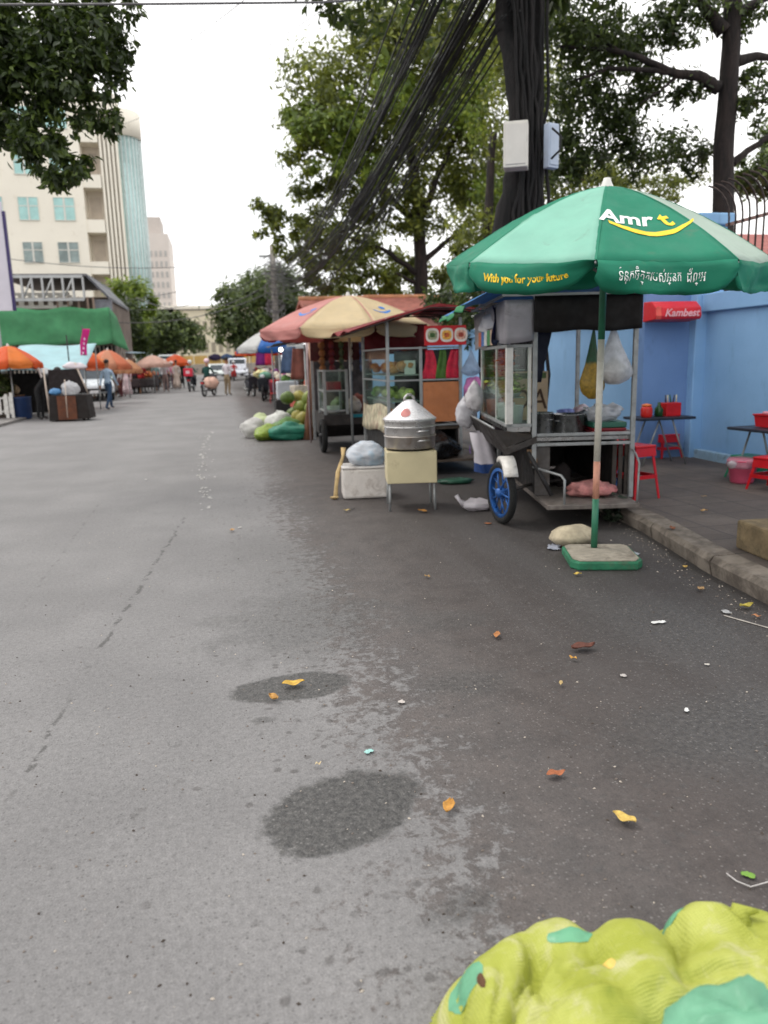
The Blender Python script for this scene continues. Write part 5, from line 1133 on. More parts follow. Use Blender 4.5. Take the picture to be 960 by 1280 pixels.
# tree behind the wall on the right
T3 = Vector((8.3, 12.0, 0)); tr = thing('garden_tree', 'dark trunked tree with sparse leaves behind the railing on the right', 'tree', T3)
b = MB(); limb(b, [(.1, 0, 0), (.05, 0, 3), (-.05, 0, 4.6), (-.02, 0, 6.2), (-.1, 0, 8.4)], .205, .125, .05, 41, 12)
def lp(px, py, y=12.0): return tuple(at(px, py, y)-T3)
for pts, r0, r1 in (([lp(898, 110), lp(872, 95), lp(845, 92), lp(800, 72), lp(760, 62), lp(700, 58)], .11, .02), ([lp(870, 95), lp(820, 88), lp(760, 85), lp(720, 100)], .06, .02), ([lp(918, 78), lp(945, 70), lp(985, 75)], .10, .04), ([lp(905, 40), lp(885, 15), lp(860, -25)], .13, .06),
                    ([lp(920, 18), lp(950, 0), lp(985, -12)], .1, .04), ([lp(915, 205), lp(940, 185), lp(975, 160)], .07, .04), ([lp(850, 92), lp(830, 110), lp(800, 130)], .03, .012), ([lp(905, 130), lp(940, 125), lp(970, 130)], .04, .015), ([lp(780, 68), lp(740, 40), lp(720, 15)], .035, .012)): limb(b, pts, r0, r1, .05, int(r0*1000), 8)
b.build('trunk', bark_br, tr)
B3 = [bl(720, 40, 12.3, 60, 40), bl(780, 60, 12.6, 60, 34), bl(720, 120, 12.6, 46, 50), bl(770, 150, 12.8, 50, 36), bl(840, 40, 12.2, 40, 26), bl(735, 195, 12.8, 34, 26), bl(790, 195, 12.8, 34, 26), bl(840, 190, 13, 36, 30), bl(878, 200, 12.8, 24, 24), bl(860, 110, 12.2, 30, 14),
      bl(940, 130, 12, 30, 30), bl(945, 90, 12, 24, 16), bl(860, 5, 12, 40, 24), bl(930, 20, 12, 34, 22), bl(820, 110, 12.5, 40, 26), bl(700, 200, 13, 30, 40)]
foliage('crown', B3, 14000, .10, L_dark, 42, tr, T3, .42, 30, .3, .1)
# back row, closing the view behind the stalls on the right
T3b = Vector((9.5, 27, 0)); tr = thing('garden_tree', 'dense dark tree filling the gap behind the black trunk', 'tree', T3b)
b = MB(); limb(b, [(0, 0, 0), (.1, 0, 3), (0, .1, 6), (.2, 0, 9)], .3, .12, .1, 44); b.build('trunk', bark_br, tr)
foliage('crown', [bl(700, 235, 27, 60, 50), bl(760, 228, 28, 50, 30), bl(660, 130, 27, 60, 70), bl(610, 300, 26, 50, 40), bl(640, 40, 27, 50, 50), bl(830, 232, 29, 50, 24)], 12000, .17, L_mid, 45, tr, T3b, .34, 26, .4, .2)
hs = thing('hedge_shrub', 'dark shrubs rising just behind the far stretch of blue wall', 'shrub', (7.0, 17, 0))
b = MB(); [limb(b, [(x, y_, 0), (x*.8, y_*.9, 2.2)], .06, .03, .05, 47) for x, y_ in ((-.4, -2), (0, 0), (.3, 2))]; b.build('stem', bark_br, hs)
foliage('foliage', [bl(600, 390, 16, 40, 40, 1.2), bl(560, 385, 18, 24, 30, 1.2), bl(660, 380, 15, 46, 46, 1.2), bl(720, 360, 14, 50, 40, 1.2), bl(800, 330, 13, 50, 30, 1.0)], 9000, .13, L_dark, 48, hs, (7.0, 17, 0), .36, 26, .3, .3)
# dark foliage mass far down the right side
T4 = Vector((5.5, 62, 0)); tr = thing('roadside_tree', 'dusty green tree far down the right side behind the concrete pole', 'tree', T4)
b = MB(); limb(b, [(0, 0, 0), (0, 0, 4), (-.3, 0, 8)], .35, .15, .1, 51); b.build('trunk', bark_br, tr)
foliage('crown', [bl(318, 370, 60, 38, 24), bl(300, 395, 58, 34, 22), bl(340, 355, 62, 26, 20), bl(292, 420, 58, 22, 14), bl(330, 405, 60, 34, 22), bl(360, 370, 62, 30, 26), bl(283, 372, 59, 14, 8), bl(380, 390, 60, 30, 24)], 12000, .36, L_far, 52, tr, T4, .36, 22, .3, .3)
# overhanging branch, upper left; its trunk stands beyond the left edge
T5 = Vector((-8.2, 12.5, .05)); tr = thing('shade_tree', 'dark leafy branch hanging into the upper left over the street', 'tree', T5)
b = MB(); limb(b, [(0, 0, 0), (.1, 0, 3), (.3, -.2, 6), (.6, -.4, 9)], .35, .2, .08, 61, 12)
for pts, r0 in (([(.3, -.2, 5.6), (2.0, -1.2, 6.6), (4.0, -2.2, 6.8)], .13), ([(.4, -.2, 6.4), (2.2, -.8, 8), (4.4, -1.6, 8.2)], .12)): limb(b, pts, r0, .03, .1, int(r0*777))
b.build('trunk', bark_br, tr)
foliage('crown', [bl(40, 40, 10.5, 60, 60), bl(110, 45, 10.5, 48, 44), bl(30, 110, 10.3, 50, 44), bl(95, 110, 10.2, 44, 40), bl(135, 150, 10.2, 24, 18), bl(60, 175, 10.2, 42, 28), bl(70, 218, 10.2, 34, 20), bl(140, 80, 10.4, 20, 30), bl(130, 15, 10.6, 36, 26), bl(15, 160, 10.4, 30, 34), bl(105, 205, 10.2, 20, 14), bl(-30, 60, 10.6, 50, 90)], 13500, .105, L_dark, 62, tr, T5, .26, 30, .6, .2)
# trees beyond the left stalls
for i, (lab, base, blobs, n, sz, mt, sd_) in enumerate((
    ('yellowish green tree beside the glass tower on the left', (-9.4, 72, 0), [bl(160, 362, 70, 24, 16), bl(150, 380, 70, 20, 18), bl(178, 378, 70, 14, 12), bl(158, 405, 70, 26, 20)], 4200, .42, L_yel, 71),
    ('rounded dark green tree at the far end of the left stalls', (-5.5, 82, 0), [bl(205, 412, 80, 34, 22), bl(232, 420, 80, 24, 18), bl(185, 425, 80, 24, 18), bl(246, 432, 80, 14, 12), bl(214, 395, 80, 18, 10), bl(160, 425, 78, 22, 16)], 7500, .42, L_far, 72),
    ('small dark tree squeezed beside the green netting', (-7.6, 60, 0), [bl(162, 400, 58, 14, 26), bl(170, 425, 58, 16, 14)], 2200, .34, L_dark, 73),
    ('tree beyond the pink house at the far right edge', (14, 16, 0), [bl(950, 215, 17, 40, 24), bl(985, 180, 17, 40, 40), bl(925, 225, 17, 16, 12)], 4000, .16, L_far, 74))):
    tr = thing('distant_tree', lab, 'tree', base); b = MB(); zc = min(q[0][2] for q in blobs); limb(b, [(0, 0, 0), (0, 0, zc*.6), (Vector(blobs[0][0])-Vector(base))], .25, .1, .1, sd_); b.build('trunk', bark_br, tr)
    foliage('crown', blobs, n, sz, mt, sd_, tr, base, .38, 20, .3, .3)

# ------------------------------------------------------------------ pole, wires
PL = Vector((3.78, 53, 0)); pl = thing('utility_pole', 'grey concrete utility pole tangled with cables down the right side', 'utility pole', PL)
MB().tube([(0, 0, 0), (0, 0, 9.0)], [.24, .17], 12).build('pole_shaft', M((150, 144, 138), .85, 0, .2, 4, .3, 30, .3), pl)
MB().box((0, -.02, 8.3), (1.8, .12, .12)).box((0, -.02, 7.2), (1.6, .12, .12)).build('crossarm', galv, pl)
tb = MB(); rr = random.Random(6)
for k in range(26):
    z = rr.uniform(4.6, 8.2); rx = rr.uniform(.25, .7); tb.tube([(rx*math.cos(a*.7)+rr.uniform(-.05, .05), -.22+.12*math.sin(a*.7), z+rx*.8*math.sin(a*.7)+rr.uniform(-.05, .05)) for a in range(10)], .022, 5)
tb.build('cable_tangle', M((120, 116, 116), .7, 0, .4, 9), pl)
cab = M((16, 16, 17), .6, 0, .2, 8); cabg = M((92, 90, 92), .6, 0, .2, 8)
def wire(a, b_, sag, r, label, mat=cab, group='overhead cables', n=22, name='overhead_cable', strands=None):
    a, b_ = Vector(a), Vector(b_); m = MB()
    def c(u, o=Vector((0, 0, 0)), sg=sag): return a.lerp(b_, u)+Vector((0, 0, -4*sg*u*(1-u)))+o
    if strands:
        rr = random.Random(strands)
        for k in range(strands):
            o0 = Vector((rr.gauss(0, .09), rr.gauss(0, .05), rr.gauss(0, .12))); o1 = Vector((rr.gauss(0, .30), 0, rr.gauss(0, .5))); ds = sag*rr.uniform(.7, 1.3)
            m.tube([c(u, o0*(1-u)+o1*u+Vector((.03*math.sin(u*17+k), 0, .03*math.cos(u*13+k*2))), ds) for u in [i/n for i in range(n+1)]], r*rr.uniform(.6, 1.5), 5)
    else: m.tube([c(i/n) for i in range(n+1)], r, 5)
    return solo(m, name, mat, label, 'cables' if strands else 'cable', group)
top = at(617, -30, 9.7)
wire(top, PL+Vector((0, -.3, 7.0)), 1.45, .011, 'thick black cable bundle sagging from the trunk top to the far pole', strands=30, name='cable_bundle')
wire(at(560, -40, 9.6), PL+Vector((-.3, -.3, 7.6)), 1.3, .010, 'looser dark cable bundle left of the thick one', strands=16, name='cable_bundle')
wire(at(640, 10, 9.75), PL+Vector((.5, -.3, 6.0)), 1.3, .011, 'dark cable bundle nearest the trunk dropping towards the cream parasol', strands=14, name='cable_bundle')
wire(at(520, -60, 8.5), PL+Vector((.2, -.3, 7.8)), 1.0, .010, 'single thin cable between the dark bundles', n=30)
pw = lambda px, py, y: at(px, py, y)
for i, (p0, p1, sg, r, l, mt) in enumerate(((PL+Vector((-.4, 0, 8.2)), pw(0, 322, 48), .6, .02, 'thin cable crossing the street below the hotel windows', cabg), (PL+Vector((-.5, 0, 7.8)), pw(120, 378, 60), .5, .02, 'thin cable dropping from the pole to the yellowish tree', cabg),
    (PL+Vector((-.6, 0, 7.2)), pw(150, 385, 66), .9, .022, 'sagging cable above the far left tree', cabg), (PL+Vector((-.6, 0, 6.4)), pw(170, 372, 62), 1.2, .03, 'lower sagging cable in front of the far cream building', cabg), (PL+Vector((-.4, 0, 6.0)), pw(60, 392, 46), 1.1, .025, 'lowest cable reaching the green netting', cabg),
    (pw(450, -20, 16), pw(140, 160, 40), .3, .008, 'hair thin cable across the white sky', cabg), (pw(330, -20, 14), pw(150, 90, 40), .3, .008, 'second hair thin cable higher in the white sky', cabg))): wire(p0, p1, sg, r, l, mt)
b = MB(); b.tube([at(-20, 6, 9.0), at(200, 5, 9.0), at(400, 3, 9.0), at(640, -14, 9.2)], .012, 5); solo(b, 'overhead_cable', cabg, 'grey cable running along the very top edge of the view', 'cable', 'overhead cables')
# ------------------------------------------------------------------ buildings
def facade(root, name, x0, x1, y0, y1, z0, z1, mat): return MB().bx(x0, x1, y0, y1, z0, z1).build(name, mat, root)
CREAM = M((230, 224, 210), .8, 0, .05, .15, .1, 3, .15, (190, 178, 158)); TAN = M((212, 202, 188), .8, 0, .06, .2)
GLS = M((160, 200, 196), .25, .1, .15, .6); GLD = M((132, 146, 144), .2, .1, .35, .5); WH = M((206, 204, 196), .5, 0, .05, 2)
HB = Vector((-16, 90, 0)); hb = thing('hotel_building', 'tall cream hotel building with paired windows and a curved glass corner', 'building', HB)
hx = lambda px, py: at(px, py, 90)-HB
xr = hx(110, 300).x
zg, zp = hx(160, 166).z, hx(150, 126).z
MB().bx(-22, xr, 0, 16, 0, 33).build('wall', CREAM, hb)
def win(x0, x1, z0, z1, y, m, parent, deep=.02):
    f = MB(); wd = .05
    f.bx(x0-wd, x1+wd, y-.08, y, z1, z1+wd).bx(x0-wd, x1+wd, y-.12, y, z0-wd*1.4, z0).bx(x0-wd, x0, y-.08, y-.001, z0, z1).bx(x1, x1+wd, y-.08, y-.001, z0, z1)
    xm = (x0+x1)/2; f.bx(xm-.09, xm+.09, y-.07, y-.001, z0, z1); zz = z0+(z1-z0)*.62; f.bx(x0, x1, y-.06, y-.001, zz-.05, zz+.05)
    o = f.build('window', WH, parent); MB().bx(x0+.001, x1-.001, y-.03, y-.002, z0+.001, z1-.001).build('pane', m, o); return o
wz = [(328, 303), (275, 247), (218, 190), (160, 134), (104, 76)]
zs = [(hx(60, a).z, hx(60, b).z) for a, b in wz]
cols_ = [(hx(28, 300).x, hx(52, 300).x), (hx(72, 300).x, hx(97, 300).x), (hx(-16, 300).x, hx(8, 300).x)]
for zi, (za, zb) in enumerate(zs):
    for (xa, xb) in cols_: win(xa, xb, za, zb, 0, GLD if zi == 0 else GLS, hb)
# balcony bay, ribs, curved glass corner
xb = hx(133, 300).x
MB().bx(xr, xb, 2.2, 16, 0, zp-1).build('recess_wall', TAN, hb)
for za, zb in zs: MB().bx(xr, xb, .1, 2.2, za-1.2, za+.1).build('balcony', CREAM, hb); MB().bx(xr+.3, xb-.5, 2.15, 2.19, za+.1, zb+.5).build('balcony_door', M((196, 184, 170), .6, 0, .2, .5), hb)
xg = hx(158, 300).x; ribs_ = MB(); n = 5
MB().bx(xb, xg, 1.0, 16, 0, zp-1).build('ribbed_wall', TAN, hb)
for k in range(n):
    x = xb+(xg-xb)*(k+.5)/n; w_ = (xg-xb)/n*.28; ribs_.bx(x-w_, x+w_, .2, .999, 0, zp-1)
ribs_.build('pilaster', CREAM, hb)
xe = hx(181, 300).x; rg = (xe-xg)*.95
MB().lathe([(rg, 0), (rg, zg)], 28, (xg+.2, 3.2, 0), sy=1.3).build('glass_corner', M((172, 198, 196), .2, .2, .15, .5), hb)
mull = MB()
for k in range(28):
    a = 2*math.pi*k/28; mull.tube([(xg+.2+rg*1.01*math.cos(a), 3.2+rg*1.313*math.sin(a), 0), (xg+.2+rg*1.01*math.cos(a), 3.2+rg*1.313*math.sin(a), zg)], .09, 4)
mull.build('mullion', M((196, 206, 204), .4, .3), hb)
MB().lathe([(rg*1.08, zg), (rg*1.1, zg+2.6), (rg*.9, zg+2.7), (0, zg+2.8)], 28, (xg+.2, 3.2, 0), sy=1.3).bx(xr-.5, xg, -.3, 16.2, zp-1, zp+.6).build('parapet', CREAM, hb)
db = thing('office_block', 'pale greyish tower block behind the glass corner of the hotel', 'building', at(200, 400, 140)*1.0)
db.location.z = 0; dx = lambda px: at(px, 350, 140).x-db.location.x; zt = at(195, 292, 140).z
MB().bx(dx(176), dx(214), 0, 14, 0, zt).build('wall', M((208, 200, 194), .8, 0, .06, .2), db); MB().bx(dx(178), dx(205), 2, 10, zt, zt+3).build('roof_storey', M((190, 182, 176), .8), db)
for k in range(5):
    for q in range(9): MB().bx(dx(184+6*k), dx(187+6*k), -.06, -.002, 6+q*(zt-8)/9, 6+(q+.55)*(zt-8)/9).build('window', M((176, 174, 172), .3), db)
# far cross-street building and yellow fence
fb = thing('cream_building', 'cream building closing the far end of the street', 'building', (2, 140, 0))
zt = at(262, 386, 140).z; fx = lambda px: at(px, 440, 140).x-2
MB().bx(fx(150), fx(330), 0, 12, 0, zt).build('wall', M((214, 205, 182), .8, 0, .06, .2), fb); MB().bx(fx(148), fx(332), -.5, 12.5, zt, zt+.5).build('cornice', CREAM, fb)
for k in range(9):
    x = fx(238+9*k); [MB().bx(x, x+.7, -.05, -.002, za, zb).build('window', M((150, 142, 126), .4), fb) for za, zb in ((3.5, 5.2), (7, 8.8))]
yf = thing('yellow_fence', 'row of yellow barrier panels across the far end of the street', 'fence', (1.2, 118, 0))
for k in range(7):
    x = -7+k*2.0; MB().bx(x+.05, x+1.9, -.06, .0, 1.55, 2.75).build('fence_panel', M((190, 156, 92), .6, 0, .15, 1), yf)
MB().bx(-7.2, 7.2, .01, .3, 0, 1.5).build('base_wall', M((160, 150, 140), .8, 0, .1, 1), yf)
for i, (px, c, l) in enumerate(((269, (40, 30, 60), 'dark purple tarp bundle on the far yellow fence'), (284, (50, 70, 100), 'blue grey tarp bundle on the far yellow fence'), (297, (40, 44, 48), 'dark heap near the right end of the far yellow fence'))):
    q = at(px, 445, 117.8); solo(crumple((0, 0, -.2), (.9, .3, .42), i, flat=None), 'tarp_bundle', M(c, .8), l, 'tarp', loc=tuple(q))
# low building with steel canopy and green netting
lbv = thing('shophouse', 'low shophouse with a grey steel roof truss and green shade netting', 'building', (-8, 45, 0))
lx = lambda px, py=400: at(px, py, 45)-Vector((-8, 45, 0))
MB().bx(lx(-120).x, lx(140).x, .6, 9, 0, 5.2).build('wall', M((112, 98, 88), .85, 0, .25, .8, dirt=.3), lbv)
MB().prism([(-1.2, 6.12), (-1.2, 6.24), (8, 6.34), (8, 6.22)], 'x', lx(8).x, lx(118).x).build('roof_sheet', M((100, 100, 104), .6, .3, .2, 1), lbv)
MB().prism([(lx(118).x, 6.2), (lx(142).x, 5.1), (lx(142).x, 4.95), (lx(118).x, 6.05)], 'y', -1.2, 8).build('roof_sheet', M((84, 86, 92), .6, .3, .25, 1), lbv)
ts = MB(); x0, x1 = lx(14).x, lx(113).x
for z in (6.1, 4.95): ts.bx(x0, x1, -1.3, -1.18, z-.07, z+.07)
for k in range(9):
    x = x0+(x1-x0)*k/8; ts.bx(x-.05, x+.05, -1.32, -1.17, 5.0, 6.05)
    if k < 8 and k % 2 == 0: ts.tube([(x, -1.25, 5.0), (x0+(x1-x0)*(k+1)/8, -1.25, 6.05)], .05, 5)
ts.build('roof_truss', M((176, 178, 178), .5, .3, .1, 2), lbv)
ba = MB(); xa, xb2 = lx(20).x, lx(92).x
ba.bx(xa, xb2, -.6, -.45, 5.22, 5.36).bx(xa, xb2, -.6, -.45, 4.55, 4.72)
for k in range(7): x = xa+(xb2-xa)*k/6; ba.bx(x-.12, x+.12, -.58, -.47, 4.72, 5.22)
ba.build('balustrade', M((200, 196, 188), .6, 0, .08, 2), lbv)
for px in (20, 78, 91, 104, 115, 122): MB().bx(lx(px).x-.05, lx(px).x+.05, -.9, -.8, 2.5, 5.1).build('column', M((150, 130, 116), .6, 0, .2, 2), lbv)
MB().bx(lx(122).x, lx(143).x, -.4, -.35, 3.9, 5.0).build('metal_sheet', M((140, 142, 150), .5, .3), lbv)
nz0, nz1 = lx(0, 434).z, lx(0, 389).z
NET = M((88, 158, 112), .85, 0, .18, 1.2, .4, 50, .2, (96, 160, 110), .3)
MB().sheet(lambda u, v: (lx(-110).x+(lx(143).x-lx(-110).x)*u, -1.6+.10*math.sin(u*30)+.05*math.sin(v*7+u*12), nz0+.05*math.sin(u*26)+(nz1-nz0+.018*math.sin(u*17))*v), 60, 8).sheet(lambda u, v: (lx(143).x+.5*u*(1-v)+.1*u, -1.6+1.8*u, nz0-.35*u+(nz1-nz0)*v), 10, 6).build('shade_net', NET, lbv, solid=.01)
ga = MB()
for k in range(34): x = lx(-20).x+k*.21; ga.bx(x-.03, x+.03, -.2, -.15, .4, 2.6)
ga.build('gate_bars', M((150, 140, 130), .6), lbv); MB().bx(lx(-60).x, lx(140).x, .1, .5, 0, 2.6).build('dark_shopfront', M((34, 34, 36), .8, 0, .4, .6), lbv)
# white shop sign on the far left edge
ss_ = thing('shop_sign', 'tall white shop sign with a purple edge at the left border', 'sign', at(0, 330, 38))
zc = ss_.location.z; MB().bx(-1.0, .33, -.08, .08, -2.0, 2.6).build('panel', M((196, 192, 202), .5, 0, .05, 2), ss_); MB().bx(.331, .45, -.1, .1, -2.0, 2.2).build('edge_strip', M((50, 38, 90), .5), ss_)
MB().lathe([(0, -.085), (.32, -.085), (.32, -.081), (0, -.081)], 20, (0, 0, -1.2), rot=Matrix.Rotation(R(90), 3, 'X')).build('logo', M((190, 70, 100), .5), ss_); MB().tube([(-.4, 0, -2), (-.4, 0, -zc)], .09, 8).build('post', galv, ss_)
# red tiled roofs and pink house behind the right wall
tile = M((152, 92, 80), .8, 0, .3, 3, .6, 12, .3)
for i, (lab, px0, px1, y, pe, pr_, wallc) in enumerate((('red tiled roof house behind the cream parasol', 395, 470, 30, 392, 366, (190, 150, 130)), ('pinkish red tiled roof house left of the slim trunk', 480, 600, 34, 386, 364, (200, 150, 140)))):
    h_ = thing('tiled_house', lab, 'house', (at(px0, 400, y).x, y, 0)); x1 = at(px1, 400, y).x-h_.location.x; ze, zr = at(px0, pe, y).z, at((px0+px1)/2, pr_, y).z
    MB().bx(.3, x1-.3, .5, 6, 0, ze).build('wall', M(wallc, .8, 0, .1, 1), h_)
    MB().prism([(-.3, ze-.1), (3.2, zr), (6.8, ze-.1), (6.8, ze-.2), (3.2, zr-.12), (-.3, ze-.22)], 'x', -.3, x1+.3).build('roof', tile, h_)
    MB().tube([(-.3, 3.2, zr+.02), (x1+.3, 3.2, zr+.02)], .12, 8).build('ridge', M((176, 122, 88), .7, 0, .3, 2), h_)
ph = thing('pink_house', 'pink house wall seen through the iron railing on the right', 'house', (8.6, 13.0, 0))
MB().bx(0, 9, 0, 6, 0, 3.05).build('wall', M((196, 120, 130), .8, 0, .12, 1), ph); MB().prism([(-.5, 3.0), (3, 4.0), (6.5, 3.0)], 'x', -.3, 9.3).build('roof', M((150, 90, 84), .8, 0, .2, 3), ph)
for k in range(4): MB().bx(-.04, -.002, 1+k*.0+.8*k, 1.5+.8*k, 1.6, 2.6).build('louvre', M((160, 90, 100), .7), ph)

# ------------------------------------------------------------------ people
SKIN = M((150, 104, 78), .6, 0, .06, 6)
def person(label, loc, rz, shirt, pants, pose='stand', hair=(24, 20, 18), hat=None, sleeve='long', shoes=(40, 36, 34), seed=0, scale=1.0, skirt=None, group='people on the street'):
    """one continuous skinned body facing -y; hair, hat and skirt are children"""
    root = thing('person', label, 'person', loc, rz, group); root.scale = (scale,)*3
    V, Rr, Ed, tagv = [], [], [], []
    def v(p, r, par, kind): V.append(Vector(p)); Rr.append(r if isinstance(r, tuple) else (r, r)); tagv.append(kind); Ed.append((par, len(V)-1)) if par is not None else None; return len(V)-1
    lean, hipz, kn, an, arm = 0.0, .90, None, None, None
    if pose == 'ride': hipz = .80
    top = Vector((0, 0, hipz))
    if pose == 'bend': d = Vector((0, -.75, .62)).normalized()
    elif pose == 'ride': d = Vector((0, -.16, 1)).normalized()
    else: d = Vector((0, -.02, 1)).normalized()
    pel = v(top, (.135, .105), None, 'p'); wa_ = v(top+d*.16, (.125, .09), pel, 's'); ch = v(top+d*.38, (.155, .105), wa_, 's'); nb = v(top+d*.52, (.075, .07), ch, 's')
    hd = d if pose != 'bend' else Vector((0, -.8, .45)).normalized()
    nk = v(top+d*.56+hd*.03, .05, nb, 'k'); h0 = v(top+d*.56+hd*.11+Vector((0, -.015, 0)), (.068, .078), nk, 'k'); h1 = v(top+d*.56+hd*.19+Vector((0, -.02, 0)), (.078, .095), h0, 'k'); h2 = v(top+d*.56+hd*.27+Vector((0, -.01, 0)), (.06, .07), h1, 'k')
    hands = []
    for s in (-1, 1):
        sh = v(top+d*.47+Vector((s*.17, 0, 0)), .06, ch, 's')
        if pose == 'ride': e, w_ = top+d*.24+Vector((s*.27, -.18, 0)), top+d*.22+Vector((s*.30, -.44, .02))
        elif pose == 'bend': e, w_ = top+d*.42+Vector((s*.2, -.05, -.26)), top+d*.5+Vector((s*.16, -.12, -.48))
        elif pose == 'carry': e, w_ = top+d*.2+Vector((s*.23, -.03, 0)), top+d*.2+Vector((s*.14, -.28, .04))
        elif pose == 'walk': e, w_ = top+d*.2+Vector((s*.22, s*.08, 0)), top+d*.0+Vector((s*.23, s*.18-.06, -.02))
        else: e, w_ = top+d*.2+Vector((s*.22, .03, 0)), top+d*.0+Vector((s*.22, -.05, -.03))
        ei = v(e, .045, sh, 's'); wi = v(w_, .033, ei, 's' if sleeve == 'long' else 'k'); hdn = (w_-e).normalized(); hi = v(w_+hdn*.08, (.026, .04), wi, 'k'); hands.append((w_+hdn*.09, hdn, s))
        hp = v(top+Vector((s*.085, 0, -.05)), .095, pel, 'p')
        if pose == 'ride': k_, a_ = Vector((s*.2, -.42, .66)), Vector((s*.2, -.30, .30))
        elif pose == 'walk': k_, a_ = Vector((s*.09, -s*.14-.05, .49)), Vector((s*.09, -s*.26+.06, .09+.03*(s > 0)))
        else: k_, a_ = Vector((s*.10, -.03, .49)), Vector((s*.11, .02, .08))
        ki = v(k_, .068, hp, 'p'); ai = v(a_, .042, ki, 'p'); v(a_+Vector((s*.015, -.15, -.045)), (.038, .03), ai, 'f')
    me = bpy.data.meshes.new('person_body'); me.from_pydata(V, [e for e in Ed], []); ob = bpy.data.objects.new('body', me); C.objects.link(ob)
    md = ob.modifiers.new('skin', 'SKIN'); md.use_smooth_shade = True
    for i, sv in enumerate(me.skin_vertices[0].data): sv.radius = Rr[i]; sv.use_root = (i == 0)
    ob.modifiers.new('sub', 'SUBSURF').levels = 1; ob.modifiers['sub'].render_levels = 1
    dg = bpy.context.evaluated_depsgraph_get(); bm = bpy.data.meshes.new_from_object(ob.evaluated_get(dg)); bpy.data.objects.remove(ob); bpy.data.meshes.remove(me)
    bod = MB(); kinds = {'s': 0, 'p': 1, 'k': 2, 'f': 3}
    bod.v = [tuple(q.co) for q in bm.vertices]
    for p in bm.polygons:
        c = p.center; best = 9; kd = 's'
        for (i, j) in Ed:
            A, B = V[i], V[j]; t_ = max(0, min(1, (c-A).dot(B-A)/max(1e-6, (B-A).length_squared))); dd = (A.lerp(B, t_)-c).length-.5*(Rr[i][0]*(1-t_)+Rr[j][0]*t_)
            if dd < best: best = dd; kd = tagv[j] if t_ > .35 or tagv[i] == tagv[j] else tagv[i]
        bod.f.append(list(p.vertices)); bod.mi.append(kinds[kd]); bod.sm.append(True)
    bpy.data.meshes.remove(bm)
    bod.cur = 2
    for (hp_, hdn, s) in hands:                                   # fingers and thumb, slightly curled
        side = hdn.cross(Vector((0, 0, 1))); side = side.normalized() if side.length > .1 else Vector((0, 1, 0))
        for q in range(4):
            o = hp_+side*(.027*(q-1.5)*.8); L = (.055, .065, .06, .045)[q]; bod.tube([o-hdn*.02, o+hdn*L*.6, o+hdn*L+Vector((0, -.012, -.01))], [.009, .008, .006], 6)
        bod.tube([hp_-hdn*.04+side*.02, hp_-hdn*.005+side*.045, hp_+hdn*.02+side*.05], [.011, .010, .007], 6)
    hc = V[h1]
    fd = Vector((0, -1, 0)) if pose != 'bend' else Vector((0, -.5, -.85)).normalized(); upv = hd
    for s in (-1, 1):
        bod.cur = 2; bod.blob(hc+Vector((s*.078, .01, -.01)), (.012, .025, .032), 1, 0, 1, 8, 6)
        bod.cur = 4; bod.blob(hc+fd*.082+Vector((s*.03, 0, .0)), (.011, .008, .008), 1, 0, 1, 8, 5)
    bod.cur = 2; bod.blob(hc+fd*.094-upv*.03, (.013, .016, .022), 1, 0, 1, 8, 6)
    bod.cur = 5; bod.blob(hc+fd*.083-upv*.065, (.024, .006, .007), 1, 0, 1, 8, 5)
    bod.build('body', [M(shirt, .8, 0, .12, 9), M(pants, .8, 0, .12, 9), SKIN, M(shoes, .6), M((20, 16, 14), .3), M((120, 60, 54), .6)], root)
    hm_ = MB(); hm_.blob(hc+Vector((0, .022, .0))+upv*.045, (.088, .098, .085), seed, .06, 2, 14, 9)
    if hat: hm_ = MB(); hm_.blob(hc+Vector((0, .0, .0))+upv*.05, (.125, .14, .115), seed, .02, 2, 16, 10).build('helmet', M(hat, .3, 0, .06, 9), root)
    else: hm_.build('hair', M(hair, .6, 0, .2, 20), root)
    if skirt: MB().lathe([(.15, hipz+.06), (.17, hipz-.1), (.21, .45), (.26, .12), (.25, .12), (.16, hipz-.1)], 18, sy=.85, wob=.08).build('skirt', M(skirt, .85, 0, .2, 8), root)
    return root
person('man standing alone in the street in a white shirt and khaki trousers', gnd(285, 494), R(140), (206, 200, 206), (150, 132, 104), 'carry', seed=1, scale=1.0)
person('person in a pale blue jacket and blue jeans at the left stalls', gnd(138, 512), R(150), (156, 176, 196), (44, 66, 92), 'walk', seed=2, scale=.97)
person('stooping person in black clothes beside the dark open box', (-5.20, 24.0, 0), R(70), (18, 18, 20), (16, 16, 18), 'bend', seed=3, scale=1.03)
person('woman in pale pink and white clothes by the left stalls', (gnd(160, 496).x, gnd(160, 496).y, 0), R(200), (214, 190, 196), (206, 186, 186), 'stand', seed=4, scale=.98, skirt=(214, 192, 196))
person('person in dark red top between the blue jacket and the pink clothes', (gnd(150, 492).x, gnd(150, 492).y, 0), R(30), (120, 28, 40), (60, 40, 44), 'carry', seed=5)
person('person in black trousers and dark top at the red produce stall', (gnd(171, 492).x, gnd(171, 492).y, 0), R(190), (80, 40, 50), (20, 20, 22), 'stand', seed=6)
person('person with white hat in light clothes beyond the produce stall', (gnd(208, 490).x, gnd(208, 490).y, 0), R(170), (206, 202, 204), (150, 130, 124), 'carry', seed=7, hat=(226, 224, 228))
person('person in a long pale beige dress near the red delivery motorbike', (gnd(222, 487).x, gnd(222, 487).y, 0), R(180), (196, 176, 164), (180, 160, 150), 'stand', seed=8, skirt=(186, 168, 156))
person('person in dark green clothes just left of the delivery motorbike', (gnd(228, 485).x, gnd(228, 485).y, 0), R(180), (20, 76, 62), (24, 30, 30), 'stand', seed=9)
